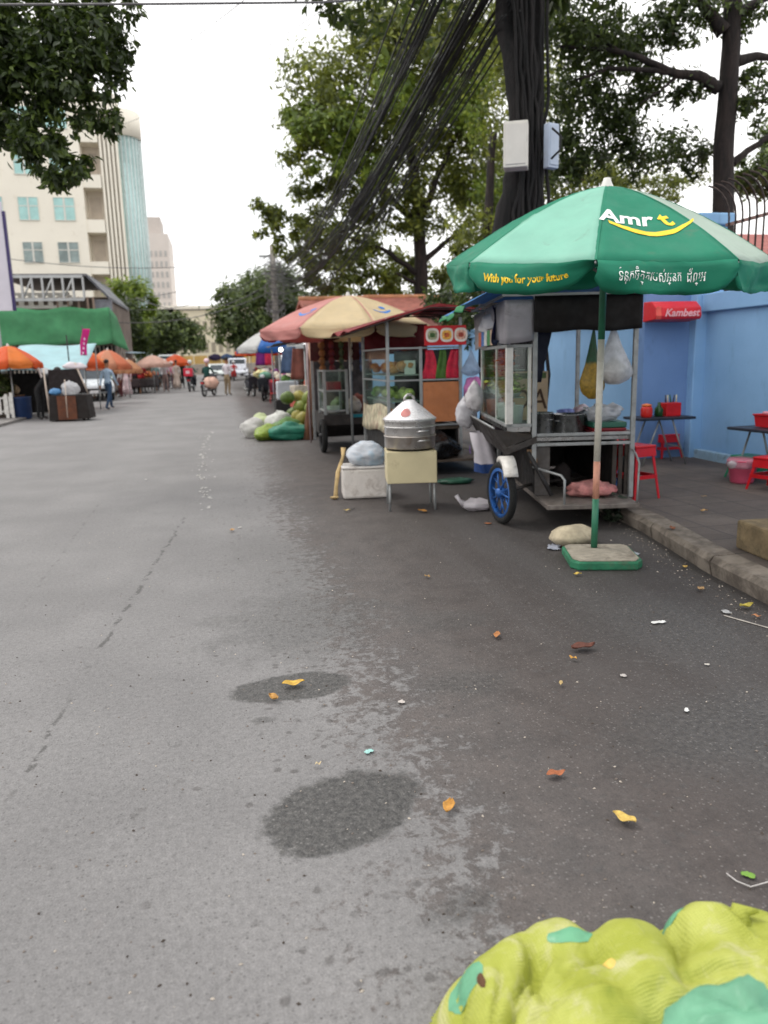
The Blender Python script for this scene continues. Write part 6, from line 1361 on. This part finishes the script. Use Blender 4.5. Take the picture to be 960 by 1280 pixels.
person('person in magenta top among the far left stalls', (gnd(214, 487).x-.3, gnd(214, 487).y+1.5, 0), R(200), (196, 60, 110), (60, 50, 60), 'stand', seed=10)
for i, (px, py, sh, pa, po, l, ht, sk2) in enumerate((
    (180, 491, (190, 60, 66), (44, 40, 46), 'carry', 'shopper in a red top leaning over the red produce stall', None, None), (196, 489, (120, 150, 150), (80, 76, 80), 'stand', 'shopper in a grey green shirt at the end of the produce stall', None, None),
    (203, 488, (216, 214, 216), (60, 60, 66), 'walk', 'person in a white shirt and dark trousers beside the produce stall', None, None), (217, 486, (206, 120, 150), (90, 70, 80), 'carry', 'person in a rose pink top next to the beige dress', (216, 206, 200), None),
    (152, 497, (196, 190, 190), (110, 60, 64), 'stand', 'seller in a pale shirt behind the blue jacket person', (228, 224, 224), None), (126, 500, (216, 210, 206), (50, 50, 54), 'stand', 'seller with a white hat standing by the parked white car', (232, 230, 230), None),
    (188, 488, (96, 76, 60), (50, 44, 40), 'stand', 'seller in a brown shirt behind the red produce', None, None), (231, 482, (40, 60, 90), (40, 40, 44), 'walk', 'person in navy clothes near the bright orange parasol', None, None))):
    q = gnd(px, py); person(l, (q.x, q.y, 0), R(150+37*i), sh, pa, po, seed=30+i, hat=ht, scale=.95+.02*(i % 3), skirt=sk2)
# riders with their motorbikes
def rider_bike(lab_b, lab_p, g, heading, bc, box, shirt, pants, hat, seed, name='motorbike'):
    motorbike(lab_b, (g.x, g.y, 0), heading, bc, box)
    d = Vector((math.cos(heading), math.sin(heading)))
    person(lab_p, (g.x-d.x*.22, g.y-d.y*.22, .03), heading+R(90), shirt, pants, 'ride', hat=hat, seed=seed, group='riders')
g = gnd(240, 489); rider_bike('motorbike with a red delivery box on its tail riding away', 'rider in green with a pale helmet behind the red delivery box', g, R(82), (40, 40, 44), (206, 40, 64), (30, 100, 90), (30, 34, 40), (206, 214, 212), 20)
g = gnd(262, 495); rider_bike('small motorbike carrying a pinkish load in the middle of the street', 'rider in a dark green jacket and pale pink helmet in mid street', g, R(70), (36, 36, 40), None, (8, 58, 52), (20, 22, 26), (226, 196, 206), 21)
solo(MB().blob((0, 0, .0), (.34, .28, .27), 33, .25, 2, 18, 12), 'load_sack', M((214, 176, 158), .7, 0, .25, 5, .3, 20), 'pinkish cream sack strapped behind the dark green rider', 'sack', loc=(g.x+.12, g.y-.62, .62))
g = gnd(293, 476); rider_bike('red and white motorbike coming towards the camera past the white van', 'rider in red on the oncoming red and white motorbike', Vector((g.x, g.y, 0)), R(-95), (200, 60, 60), None, (196, 60, 60), (60, 60, 70), (206, 206, 206), 22)

# ------------------------------------------------------------------ vehicles
def car(label, loc, rz, col, L=4.3, W_=1.72, H_=1.48, van=False, name='parked_car'):
    c = thing(name, label, 'van' if van else 'car', loc, rz, 'cars on the street'); pm_ = M(col, .28, .15, .04, 2); gm_ = M((52, 60, 66), .1, .1, .2, 3)
    lo = [(-L/2, .35), (-L/2+.05, .72), (-L/2+.9 if not van else -L/2+.35, .92), (L/2-.25, .95), (L/2, .80), (L/2, .35)]
    MB().prism(lo, 'x', -W_/2, W_/2).build('body', pm_, c, bev=.09)          # front is -y
    ca_ = [(-L/2+.85, .90), (-L/2+1.55, H_-.06), (-L/2+1.8, H_), (L/2-.9, H_), (L/2-.3, .93)] if not van else [(-L/2+.3, .9), (-L/2+.75, H_-.08), (-L/2+1, H_), (L/2-.1, H_), (L/2-.02, .93)]
    MB().prism(ca_, 'x', -W_/2+.09, W_/2-.09).build('cabin', pm_, c, bev=.06)
    f0, f1 = ca_[0], ca_[1]
    MB().add([(-W_/2+.16, f0[0]-.012+.08, f0[1]+.07), (W_/2-.16, f0[0]-.012+.08, f0[1]+.07), (W_/2-.2, f1[0]-.025, f1[1]-.03), (-W_/2+.2, f1[0]-.025, f1[1]-.03)], [(0, 1, 2, 3)]).build('windscreen', gm_, c, solid=.02)
    sw = MB()
    for s in (-1, 1): sw.add([(s*(W_/2-.082), f0[0]+.25, .96), (s*(W_/2-.082), f1[0]+.1, H_-.13), (s*(W_/2-.082), L/2-1.0, H_-.13), (s*(W_/2-.082), L/2-.6, .96)], [(0, 1, 2, 3)])
    sw.build('side_window', gm_, c, solid=.02)
    for s in (-1, 1):
        MB().blob((s*(W_/2-.3), -L/2-.005+.02, .68), (.2, .05, .09), 1, 0, 1, 12, 7).build('headlight', M((226, 230, 232), .1), c)
        MB().blob((s*(W_/2-.25), L/2-.02, .78), (.16, .04, .10), 1, 0, 1, 12, 7).build('tail_light', M((180, 24, 26), .2), c)
        MB().blob((s*(W_/2+.05), f0[0]+.35, .98), (.09, .06, .07), 1, 0, 1, 10, 6).build('mirror', pm_, c)
    MB().box((0, -L/2-.01, .48), (W_*.62, .03, .15)).build('grille', black, c); MB().box((0, -L/2-.03, .42), (.42, .012, .12)).build('number_plate', M((214, 214, 216), .5), c)
    for sx in (-1, 1):
        for yy in (-L/2+.8, L/2-.8):
            wq = thing('wheel', '', '', (0, 0, 0)); [wq.pop(k_, None) for k_ in ('label', 'category')]; wq.parent = c; wheel_parts(wq, (sx*(W_/2-.09), yy, .31), .31, .19, steel, 'x', 6)
    return c
car('silver white car approaching at the far end of the street', (-.30, 72, 0), R(3), (196, 204, 202))
car('white van with a dark windscreen beside the silver white car', (1.55, 74, 0), R(-3), (206, 208, 216), 4.4, 1.75, 1.95, True, 'parked_van')
car('white car parked among the left stalls behind the dark open box', (gnd(112, 502).x-.1, gnd(112, 502).y+1.6, 0), R(12), (200, 206, 210), 4.0, 1.65, 1.5)
car('pale grey van parked beyond the orange parasol on the left', (-4.1, 66, 0), R(4), (176, 180, 180), 4.6, 1.8, 2.3, True, 'parked_van')

# ------------------------------------------------------------------ left market row
Ly = lambda px, py, y: at(px, py, y)
orng, peach, ornl = cloth((222, 96, 40), .4), cloth((206, 144, 112), .4), cloth((226, 130, 56), .4)
def far_umb(lab, px, y, prim, papex, wpx, mats, seed, N=8):
    q = Ly(px, prim, y); umbrella('market_umbrella', lab, 'umbrella', (q.x, y, 0), wpx/2/FPX*y*1.03, q.z, Ly(px, papex, y).z, R(200+seed*7), mats, .14, [(0, q.z+.1, galv)], seed=seed, nu=5, nv=6, ribs=False, group='parasols on the left market row')
far_umb('large orange parasol at the left edge beside the grey arch', 12, 24.5, 455, 432, 68, [orng, ornl], 31)
far_umb('orange parasol behind the pink flag', 98, 30, 456, 433, 66, [ornl, orng], 32)
far_umb('peach parasol right of the pink flag', 136, 33, 458, 437, 54, [peach, cloth((214, 128, 92), .4)], 33)
far_umb('small peach parasol low between the stalls', 160, 38, 463, 449, 34, [cloth((206, 150, 110), .4)], 34)
far_umb('pale pinkish parasol over the produce stall', 191, 44, 456, 444, 42, [cloth((214, 176, 160), .4)], 35)
far_umb('bright orange parasol near the delivery rider', 220, 52, 455, 443, 34, [orng], 36)
sa = [((206, 70, 60), 7, .12), ((220, 190, 120), 6, .11), ((90, 120, 60), 6, .12)]
stall('left market stall with red produce under the pale pinkish parasol', (Ly(192, 480, 45).x-.75, 45, 0), R(80), (3.6, 1.1, .80), (46, 34, 36), [((176, 40, 44), 10, .12), ((190, 110, 60), 8, .12)], None, back=(120, 90, 70))
stall('left market stall with mixed goods under the peach parasol', (Ly(150, 480, 39).x-1.2, 39, 0), R(80), (3.4, 1.2, .8), (120, 110, 104), sa, None, back=(60, 90, 76))
stall('left market stall under a pale blue roof near the far tree', (Ly(178, 480, 50).x-1.6, 50, 0), R(80), (5.5, 1.4, .8), (110, 100, 96), sa, ((166, 190, 202), 2.55), back=(90, 80, 70))
stall('left market stall nearest the delivery rider', (Ly(222, 480, 58).x-1.2, 58, 0), R(82), (5, 1.2, .8), (100, 96, 92), sa, None, back=(70, 70, 60))
# pale blue canopy
pc = thing('tarp_canopy', 'pale blue tarpaulin canopy behind the dark open box', 'canopy', (-5.4, 27.5, 0)); a0, a1 = Ly(38, 432, 28.5), Ly(100, 462, 26.2); zz = [Ly(60, 432, 29).z, Ly(80, 462, 26).z]
MB().sheet(lambda u, v: (-1.3+2.5*u, -1.4+2.8*v, zz[1]+(zz[0]-zz[1])*v+.03*math.sin(u*8)+.02*math.sin(v*9)), 14, 10).build('tarpaulin', M((164, 200, 206), .6, 0, .1, 2, trans=.3), pc, solid=.01)
for sx in (-1.25, 1.15):
    for sy in (-1.3, 1.3): MB().tube([(sx, sy, 0), (sx, sy, zz[1]+(zz[0]-zz[1])*(sy+1.4)/2.8-.02)], .02, 6).build('post', galv, pc)
# grey arched stall frame, planter, fence
ga_ = thing('arched_stall', 'dark stall under a grey arched tarpaulin at the left edge', 'market stall', (-6.6, 25.2, 0)); zt = Ly(30, 456, 24.4).z; xr_ = Ly(66, 526, 24.2).x+6.6; xl_ = -1.6
def arch(u, v):
    s = xl_+(xr_-xl_)*u; e = max(0, (u-.72)/.28); return (xl_+(xr_-.12-xl_)*min(1, u*1.12) if u < .9 else s, -1.0+1.9*v, zt-.1*e-(zt-.06)*max(0, (u-.86)/.14)**1.0*(1 if u > .86 else 0))
MB().sheet(lambda u, v: (xl_+(xr_-xl_)*(u**.8), -1.0+1.9*v, zt-.55*max(0, u-.62)**2*4), 18, 6).build('arch_tarp', M((150, 150, 152), .6, 0, .1, 3, dirt=.2), ga_, solid=.02)
MB().tube([(xr_-.02, -1.0, 0), (xr_-.10, -1.0, 1.0), (xr_-.25, -1.0, zt-.1)], .035, 8).tube([(xl_, -1.0, 0), (xl_, -1.0, zt)], .03, 8).tube([(xr_-.05, .9, 0), (xr_-.1, .9, zt-.3)], .03, 8).build('frame_pole', M((170, 160, 156), .5, .3), ga_)
MB().bx(xl_, xr_-.15, .92, .95, .1, zt-.25).build('back_panel', M((22, 20, 20), .8, 0, .3, 3), ga_)
MB().bx(xl_, .6, -.1, .6, .62, .68).build('counter', wood, ga_)
sk_ = MB(); rr = random.Random(8)
for q in range(9): sk_.blob((rr.uniform(-.6, .45), rr.uniform(0, .4), .74+rr.uniform(0, .2)), (.15, .13, .14), q, .3, 2, 10, 7)
sk_.build('goods_heap', M((176, 150, 120), .7, 0, .4, 6), ga_)
solo(MB().lathe([(.26, 0), (.30, .06), (.31, .62), (.33, .66), (.28, .66), (.27, .1), (0, .08)], 20), 'plastic_drum', M((24, 46, 84), .5, 0, .2, 5), 'dark blue plastic drum behind the white picket fence', 'drum', loc=(-5.88, 24.6, 0))
pf = thing('picket_fence', 'low white picket fence in front of the green planter on the left', 'fence', (-6.0, 24.2, 0)); m_ = MB()
for k in range(22): m_.bx(-.05-.14*k-.035, -.05-.14*k+.035, -.012, .012, .18, .70)
m_.build('picket_panel', whitep, pf); MB().bx(-3.1, 0, .013, .03, .62, .67).bx(-3.1, 0, .013, .03, .24, .29).build('rail', whitep, pf)
for x in (0, -.16+.02, -1.6, -3.1): MB().bx(x-.04, x+.04, -.04, .011, 0, .76 if x else .80).build('post', whitep, pf)
plt = thing('planter_shrub', 'dense dark green shrub in a planter behind the white picket fence', 'shrub', (-6.75, 24.75, 0)); MB().box((0, 0, .28), (1.6, .5, .52)).build('planter_box', M((70, 60, 52), .8), plt)
foliage('foliage', [((-6.9, 24.75, .95), (.75, .35, .42)), ((-6.4, 24.7, 1.0), (.45, .3, .35)), ((-6.7, 24.7, 1.3), (.5, .3, .22))], 3800, .085, L_dark, 91, plt, (-6.75, 24.75, 0), .4, 24, .1, .3)
# dark open box cart
db_ = thing('wooden_cart', 'dark open market cart with a brown wooden front and raised dark lid', 'cart', (-4.2, 23.1, 0), R(-4))
MB().prism([(-.52, .02), (.58, .06), (.52, .72), (-.46, .72)], 'y', -.35, .35).build('cart_body', M((30, 24, 22), .8, 0, .3, 4), db_, bev=.01)
MB().bx(-.26, .24, -.372, -.352, .05, .70).build('front_panel', M((92, 54, 36), .8, 0, .3, 5, .3, 20), db_)
MB().prism([(-.62, .74), (.40, .74), (.18, 1.42), (-.60, 1.42)], 'y', .30, .345).build('lid', M((30, 22, 22), .8, 0, .3, 4), db_, bev=.01)
[MB().tube(pts, r, 6).build('prop_stick', M((196, 180, 166), .6), db_) for pts, r in (([(-.66, .26, .1), (-.70, .26, 1.45)], .022), ([(.44, .28, .7), (.16, .28, 1.6)], .022), ([(-.02, -.385, .1), (-.0, -.36, 1.15)], .012))]
for x in (-.35, .38):
    for y_ in (-.25, .25): MB().blob((x, y_, .05), (.05, .04, .05), 1, 0, 1, 10, 6).build('caster', rubber, db_)
solo(crumple((0, 0, .15), (.24, .18, .19), 77), 'plastic_bag', white_film, 'white plastic bag on top of the dark open market cart', 'bag', loc=(-4.15, 23.0, .725))
solo(MB().blob((0, 0, .09), (.16, .12, .10), 78, .3, 2, 14, 9, flat=0), 'blue_bundle', M((80, 130, 176), .6, 0, .3, 6), 'light blue bundle beside the white bag on the dark cart', 'bundle', loc=(-4.55, 23.0, .722))
solo(MB().blob((0, 0, .06), (.3, .12, .12), 79, .3, 2, 16, 9, flat=0), 'white_bundle', M((206, 196, 200), .5, 0, .15, 6, .4, 20), 'white cloth bundle lying on top of the raised dark lid', 'bundle', loc=(-4.05, 23.45, 1.43))
fl = thing('feather_flag', 'tall narrow magenta pink banner flag leaning over the left stalls', 'flag', (-4.45, 27.6, 0)); p0, p1 = Ly(103, 456, 27.6), Ly(107, 411, 27.6)
MB().tube([(-.05, 0, 0), (0, 0, 1.2), (p1.x+4.45-.1, 0, p1.z+.1)], .02, 6).build('flag_pole', M((40, 40, 44), .5), fl)
MB().sheet(lambda u, v: ((p0.x+(p1.x-p0.x)*v)+4.45-.11+.22*u+.02*math.sin(v*8), .04*math.sin(u*3+v*5), p0.z+(p1.z-p0.z)*v), 6, 16).build('flag_cloth', M((206, 40, 132), .7, 0, .12, 3, trans=.3), fl, solid=.006)
mk_ = MB()
for k in range(5): mk_.box((p0.x+(p1.x-p0.x)*(.2+.13*k)+4.45+.0, -.06, p0.z+(p1.z-p0.z)*(.2+.13*k)), (.05, .004, .07))
mk_.build('pale_marks', M((226, 190, 214), .6), fl)
solo(MB().tube([(0, 0, 0), (0, 0, 2.5)], .022, 6), 'dark_pole', black, 'thin dark pole standing left of the pink flag', 'pole', loc=(Ly(85, 440, 27).x, 27, 0))

# ------------------------------------------------------------------ foreground sacks
FS = gnd(740, 1250, 0)
bumps = [(622, 1250, .10, .085), (655, 1222, .115, .085), (704, 1202, .135, .088), (790, 1209, .15, .100), (892, 1194, .145, .108), (955, 1196, .13, .095), (725, 1268, .125, .10), (822, 1272, .13, .12), (905, 1262, .13, .12), (985, 1225, .12, .12), (1010, 1290, .12, .16), (645, 1300, .09, .11), (740, 1320, .12, .13)]
bw = [(gnd(px, py, zc), zc, r) for px, py, zc, r in bumps]
def hgt(x, y, bset, k=70):
    s = 0.0
    for c, zc, r in bset:
        d2 = (x-c.x)**2+(y-c.y)**2
        h = (zc+r*math.sqrt(1-d2/r**2)) if d2 < r*r else (zc*max(0, 1-((math.sqrt(d2)-r)/(.04+r*.25))**2) if math.sqrt(d2) < r+.04+r*.25 else 0)
        s += math.exp(k*h)-1
    return math.log(s+1)/k
YG, yt, yp = blank('yellow_green_sacking')
tc = yt.new('ShaderNodeTexCoord').outputs['Object']
n1 = yt.noise(tc, 4, 4, .6); n2 = yt.noise(tc, 8, 6, .7, .7); n3 = yt.noise(tc, 60, 4, .6)
col = yt.mix(yt.ramp(n1, .35, .65), srgb(166, 172, 68), srgb(192, 196, 104)); col = yt.mix(yt.math('MULTIPLY', yt.ramp(n2, .50, .70), .8), col, srgb(206, 202, 156)); col = yt.mix(yt.math('MULTIPLY', yt.ramp(n2, .42, .26), .6), col, srgb(124, 142, 48))
br_ = yt.new('ShaderNodeTexWave'); yt.l.new(tc, br_.inputs[0]); br_.inputs['Scale'].default_value = 55; br_.inputs['Distortion'].default_value = 2.0
br2 = yt.new('ShaderNodeTexWave', bands_direction='Y'); yt.l.new(tc, br2.inputs[0]); br2.inputs['Scale'].default_value = 55; br2.inputs['Distortion'].default_value = 2.0
wv = yt.math('ADD', br_.outputs['Fac'], br2.outputs['Fac']); col = yt.mix(yt.math('MULTIPLY', wv, .12), col, srgb(96, 112, 40))
yt.l.new(col, yp.inputs['Base Color']); yp.inputs['Roughness'].default_value = .55; yp.inputs['Specular IOR Level'].default_value = .25
yt.l.new(yt.bump(yt.math('ADD', yt.math('MULTIPLY', n2, 1.0), yt.math('ADD', yt.math('MULTIPLY', n3, .12), yt.math('MULTIPLY', wv, .05))), .6, .02), yp.inputs['Normal'])
tl = yt.new('ShaderNodeBsdfTranslucent'); yt.l.new(col, tl.inputs[0]); mx = yt.new('ShaderNodeMixShader'); mx.inputs[0].default_value = .15; yt.l.new(yp.outputs[0], mx.inputs[1]); yt.l.new(tl.outputs[0], mx.inputs[2]); yt.l.new(mx.outputs[0], yt.n['Material Output'].inputs[0])
fs_ = thing('produce_sack', 'big lumpy yellow green net sack of round fruit at the bottom right corner', 'sack', FS)
X0, X1, Y0, Y1 = .36, 1.45, .95, 1.78; NX, NY = 150, 120
def fold(x, y):
    q = .0
    for (cx, cy, an, L, w_, a) in folds: 
        ca, sa = math.cos(an), math.sin(an); u = (x-cx)*ca+(y-cy)*sa; v_ = -(x-cx)*sa+(y-cy)*ca+.02*math.sin(u*18)
        if abs(u) < L: q += a*math.exp(-(v_/w_)**2)*math.cos(u/L*math.pi/2)
    return q
g = lambda px, py: gnd(px, py, .2)
folds = [(g(652, 1225).x, g(652, 1225).y, R(70), .13, .008, -.028), (g(668, 1215).x, g(668, 1215).y, R(95), .12, .008, -.022), (g(620, 1240).x, g(620, 1240).y, R(80), .10, .006, -.02), (g(680, 1235).x, g(680, 1235).y, R(60), .12, .01, .014), (g(730, 1215).x, g(730, 1215).y, R(40), .1, .008, -.016), (g(850, 1200).x, g(850, 1200).y, R(75), .14, .012, -.022), (g(760, 1260).x, g(760, 1260).y, R(20), .16, .012, .010), (g(700, 1262).x, g(700, 1262).y, R(30), .14, .01, -.014), (g(925, 1180).x, g(925, 1180).y, R(-50), .12, .010, .016), (g(900, 1235).x, g(900, 1235).y, R(10), .2, .012, -.014), (g(640, 1260).x, g(640, 1260).y, R(50), .12, .008, -.018)]
def sk_h(x, y):
    h = hgt(x, y, bw)
    if h > .01: h += min(1, h/.12)*(fold(x, y)+.010*noise.noise(Vector((x*9, y*9, 1)))+.006*noise.noise(Vector((x*24, y*24, 3)))+.004*(1-2*abs(noise.noise(Vector((x*11+2, y*8, 5)))))-.004)
    return h
vs = []
for j in range(NY+1):
    for i in range(NX+1):
        x, y = X0+(X1-X0)*i/NX, Y0+(Y1-Y0)*j/NY; vs.append((x-FS.x, y-FS.y, max(.0, sk_h(x, y))))
fcs = []
for j in range(NY):
    for i in range(NX):
        q = (j*(NX+1)+i, j*(NX+1)+i+1, (j+1)*(NX+1)+i+1, (j+1)*(NX+1)+i)
        if max(vs[k][2] for k in q) > .006: fcs.append(q)
used_v = sorted({k for f_ in fcs for k in f_}); rm = {k: n_ for n_, k in enumerate(used_v)}
MB().add([vs[k] for k in used_v], [tuple(rm[k] for k in f_) for f_ in fcs], True).build('sack_body', YG, fs_)
TEAL = M((108, 170, 134), .4, 0, .2, 9, .5, 26, trans=.2)
def patch_on(px, py, r, seed, name='teal_patch', mat=TEAL, sq=.6, z=.18, lift=.006):
    c = gnd(px, py, z); b = MB(); n = 18; rings = 5; vv = [(c.x-FS.x, c.y-FS.y, sk_h(c.x, c.y)+lift)]
    for q in range(1, rings+1):
        for k in range(n):
            a = 2*math.pi*k/n; rr_ = r*q/rings*(1+.3*noise.noise(Vector((math.cos(a)*1.5, math.sin(a)*1.5, seed)))); x, y = c.x+rr_*math.cos(a), c.y+rr_*sq*math.sin(a); vv.append((x-FS.x, y-FS.y, max(.002, sk_h(x, y)+lift*(1.2-q/rings))))
    ff = [(0, 1+k, 1+(k+1) % n) for k in range(n)]+[(1+(q-1)*n+k, 1+q*n+k, 1+q*n+(k+1) % n, 1+(q-1)*n+(k+1) % n) for q in range(1, rings) for k in range(n)]
    return b.add(vv, ff, True).build(name, mat, fs_)
patch_on(712, 1196, .055, 3, sq=.35, z=.16); patch_on(580, 1272, .035, 9, sq=1.1, z=.06); patch_on(828, 1170, .05, 5, sq=.3, z=.16)
patch_on(762, 1192, .014, 6, 'bruise', M((196, 168, 84), .6, 0, .3, 30), .8, .24, .003)
patch_on(601, 1262, .007, 7, 'dark_slit', M((84, 56, 34), .8), 3.4, .10, .007)
# twisted corner standing up
cpk = gnd(925, 1150, .22); MB().tube([(cpk.x-FS.x-.02, cpk.y-FS.y-.03, sk_h(cpk.x, cpk.y)-.03), (cpk.x-FS.x, cpk.y-FS.y, sk_h(cpk.x, cpk.y)+.015), (cpk.x-FS.x+.03, cpk.y-FS.y-.02, sk_h(cpk.x, cpk.y)+.02)], [.035, .02, .004], 10).build('sack_corner', YG, fs_)
tsk = thing('produce_sack', 'teal plastic sack lying against the yellow green one in the bottom right corner', 'sack', gnd(915, 1275, .3)); q = tsk.location; tsk.location = (q.x, q.y, 0)
MB().blob((0.02, -.01, .175), (.195, .125, .168), 99, .22, 2.2, 34, 22, flat=0).build('sack_body', M((112, 170, 138), .45, 0, .22, 7, .5, 22, trans=.2), tsk)

# ------------------------------------------------------------------ fallen leaves and litter
def leafm(c): return M(tuple(int(.80*x+.20*(sum(c)/3)-8) for x in c), .7, 0, .3, 40, .3, 90)
def make_leaf(L, curl, seed):
    b = MB()
    def f(u, v):
        x = (u-.5)*L; w_ = L*.30*math.sin(math.pi*min(1, u*.97+.03))**.75*(1-.25*u); y = (v-.5)*2*w_
        return (x, y, .012+curl*(abs(v-.5)*2)**2*L*.5+curl*L*.6*(2*u-1)**2*(.4+.6*noise.noise(Vector((seed, u*2, 0))))+.004*math.sin(u*9+seed))
    return b.sheet(f, 12, 6)
LV = [(367, 857, .085, .2, (214, 168, 56), 'bright yellow fallen leaf on the upper dark patch'), (342, 875, .055, .5, (196, 140, 60), 'curled ochre leaf at the lower edge of the upper patch'), (561, 1012, .062, .35, (206, 142, 52), 'curled orange leaf right of the round dark patch'),
      (695, 970, .058, .15, (178, 98, 56), 'reddish brown flat leaf on the dark asphalt'), (780, 1027, .066, .3, (218, 180, 82), 'pale yellow leaf standing on the dark asphalt near the sacks'), (621, 796, .06, .2, (190, 120, 62), 'tan leaf left of the long brown one'),
      (729, 812, .105, .45, (110, 62, 48), 'long curled dark brown leaf on the asphalt'), (716, 825, .035, .3, (206, 150, 60), 'small yellow leaf under the long brown leaf'), (701, 857, .03, .2, (190, 160, 100), 'tiny straw coloured leaf below the small yellow one'), (722, 719, .05, .2, (212, 176, 64), 'yellow leaf in front of the parasol base slab'),
      (534, 722, .04, .2, (180, 140, 80), 'small tan leaf in mid asphalt below the stove stand'), (290, 664, .06, .2, (200, 150, 90), 'pale orange leaf on the grey lane left of the stalls'), (434, 639, .06, .2, (200, 170, 90), 'straw yellow leaf left of the stove stand'), (528, 640, .09, .3, (206, 140, 60), 'orange scrap leaf by the stove stand leg'),
      (876, 738, .06, .3, (180, 140, 90), 'tan leaf in the gutter below the kerb'), (933, 760, .075, .4, (190, 170, 60), 'crumpled yellow green leaf in the gutter'), (945, 772, .04, .2, (200, 130, 80), 'small orange leaf beside the crumpled gutter leaf'), (856, 710, .05, .2, (200, 160, 70), 'yellow leaf at the kerb foot'), (398, 958, .02, .2, (206, 184, 140), 'tiny cream fleck above the round dark patch')]
for i, (px, py, L, cu_, c, l) in enumerate(LV):
    solo(make_leaf(L*1.2, cu_*.5, i*1.7), 'fallen_leaf', leafm(c), l, 'leaf', 'leaves fallen on the road', loc=tuple(gnd(px, py, .006)), rz=i*2.1, solid=.001)
for i, (px, py, L, c, l) in enumerate(((880, 640, .07, (196, 150, 90), 'tan leaf on the pavement beyond the concrete block'), (840, 662, .08, (150, 90, 60), 'brown leaf on the pavement just inside the kerb'), (880, 622, .05, (180, 150, 110), 'small pale leaf on the pavement before the pink bin'))):
    solo(make_leaf(L, .2, i+9), 'fallen_leaf', leafm(c), l, 'leaf', 'leaves fallen on the pavement', loc=tuple(gnd(px, py, .128)), rz=i*1.3, solid=.001)
LT = [(823, 779, .07, .03, (206, 206, 204), 'torn white paper scrap on the asphalt below the kerb'), (858, 889, .03, .015, (210, 210, 208), 'small white scrap in the middle of the dark asphalt'), (779, 846, .025, .02, (170, 164, 160), 'grey fleck left of the small white scrap'), (502, 879, .025, .022, (186, 178, 172), 'pale scrap at the edge of the dirty strip'), (461, 941, .03, .02, (150, 196, 190), 'small mint green wrapper above the round patch'),
      (692, 685, .14, .08, (140, 144, 156), 'grey blue plastic sheet scrap left of the parasol base'), (792, 693, .07, .05, (170, 176, 184), 'clear crumpled wrapper right of the parasol base'), (884, 832, .02, .014, (190, 184, 176), 'tiny pale fleck near the right edge of the road'), (440, 637, .10, .012, (40, 36, 34), 'dark stick lying left of the stove stand'), (908, 766, .05, .03, (160, 160, 160), 'grey scrap beside the painted line'), (610, 655, .05, .03, (150, 90, 50), 'rusty brown scrap under the blue wheel'),
      (300, 660, .03, .02, (190, 186, 180), 'pale fleck beside the orange leaf on the grey lane'), (183, 600, .04, .03, (190, 188, 184), 'pale fleck on the left half of the grey lane'), (935, 1096, .03, .02, (110, 150, 60), 'small green scrap above the bottom right sack')]
for i, (px, py, a, b, c, l) in enumerate(LT):
    def scrap(u, v): 
        w_ = .75+.5*noise.noise(Vector((u*3, v*3, i*1.3))); e_ = noise.noise(Vector((u*4+i, v*5, 2)))
        return ((u-.5)*a*1.2*(1+.3*e_), (v-.5)*max(b, .012)*1.7*w_*(1-.5*(2*u-1)**2), .006+.25*b*abs(noise.noise(Vector((u*5, v*5, i+.5)))))
    solo(MB().sheet(scrap, 10, 6), 'litter', M(c, .6, 0, .15, 30), l, 'litter', 'litter on the road', loc=tuple(gnd(px, py, .001)), rz=i*.9, solid=.001)
wp = [gnd(908, 1094), gnd(920, 1105), gnd(938, 1111), gnd(958, 1107), gnd(985, 1096)]
solo(MB().tube([p+Vector((0, 0, .006+.004*(i % 2))) for i, p in enumerate(wp)], .0018, 6), 'loose_wire', M((190, 186, 184), .4), 'thin pale curved wire lying on the road above the sacks', 'wire')
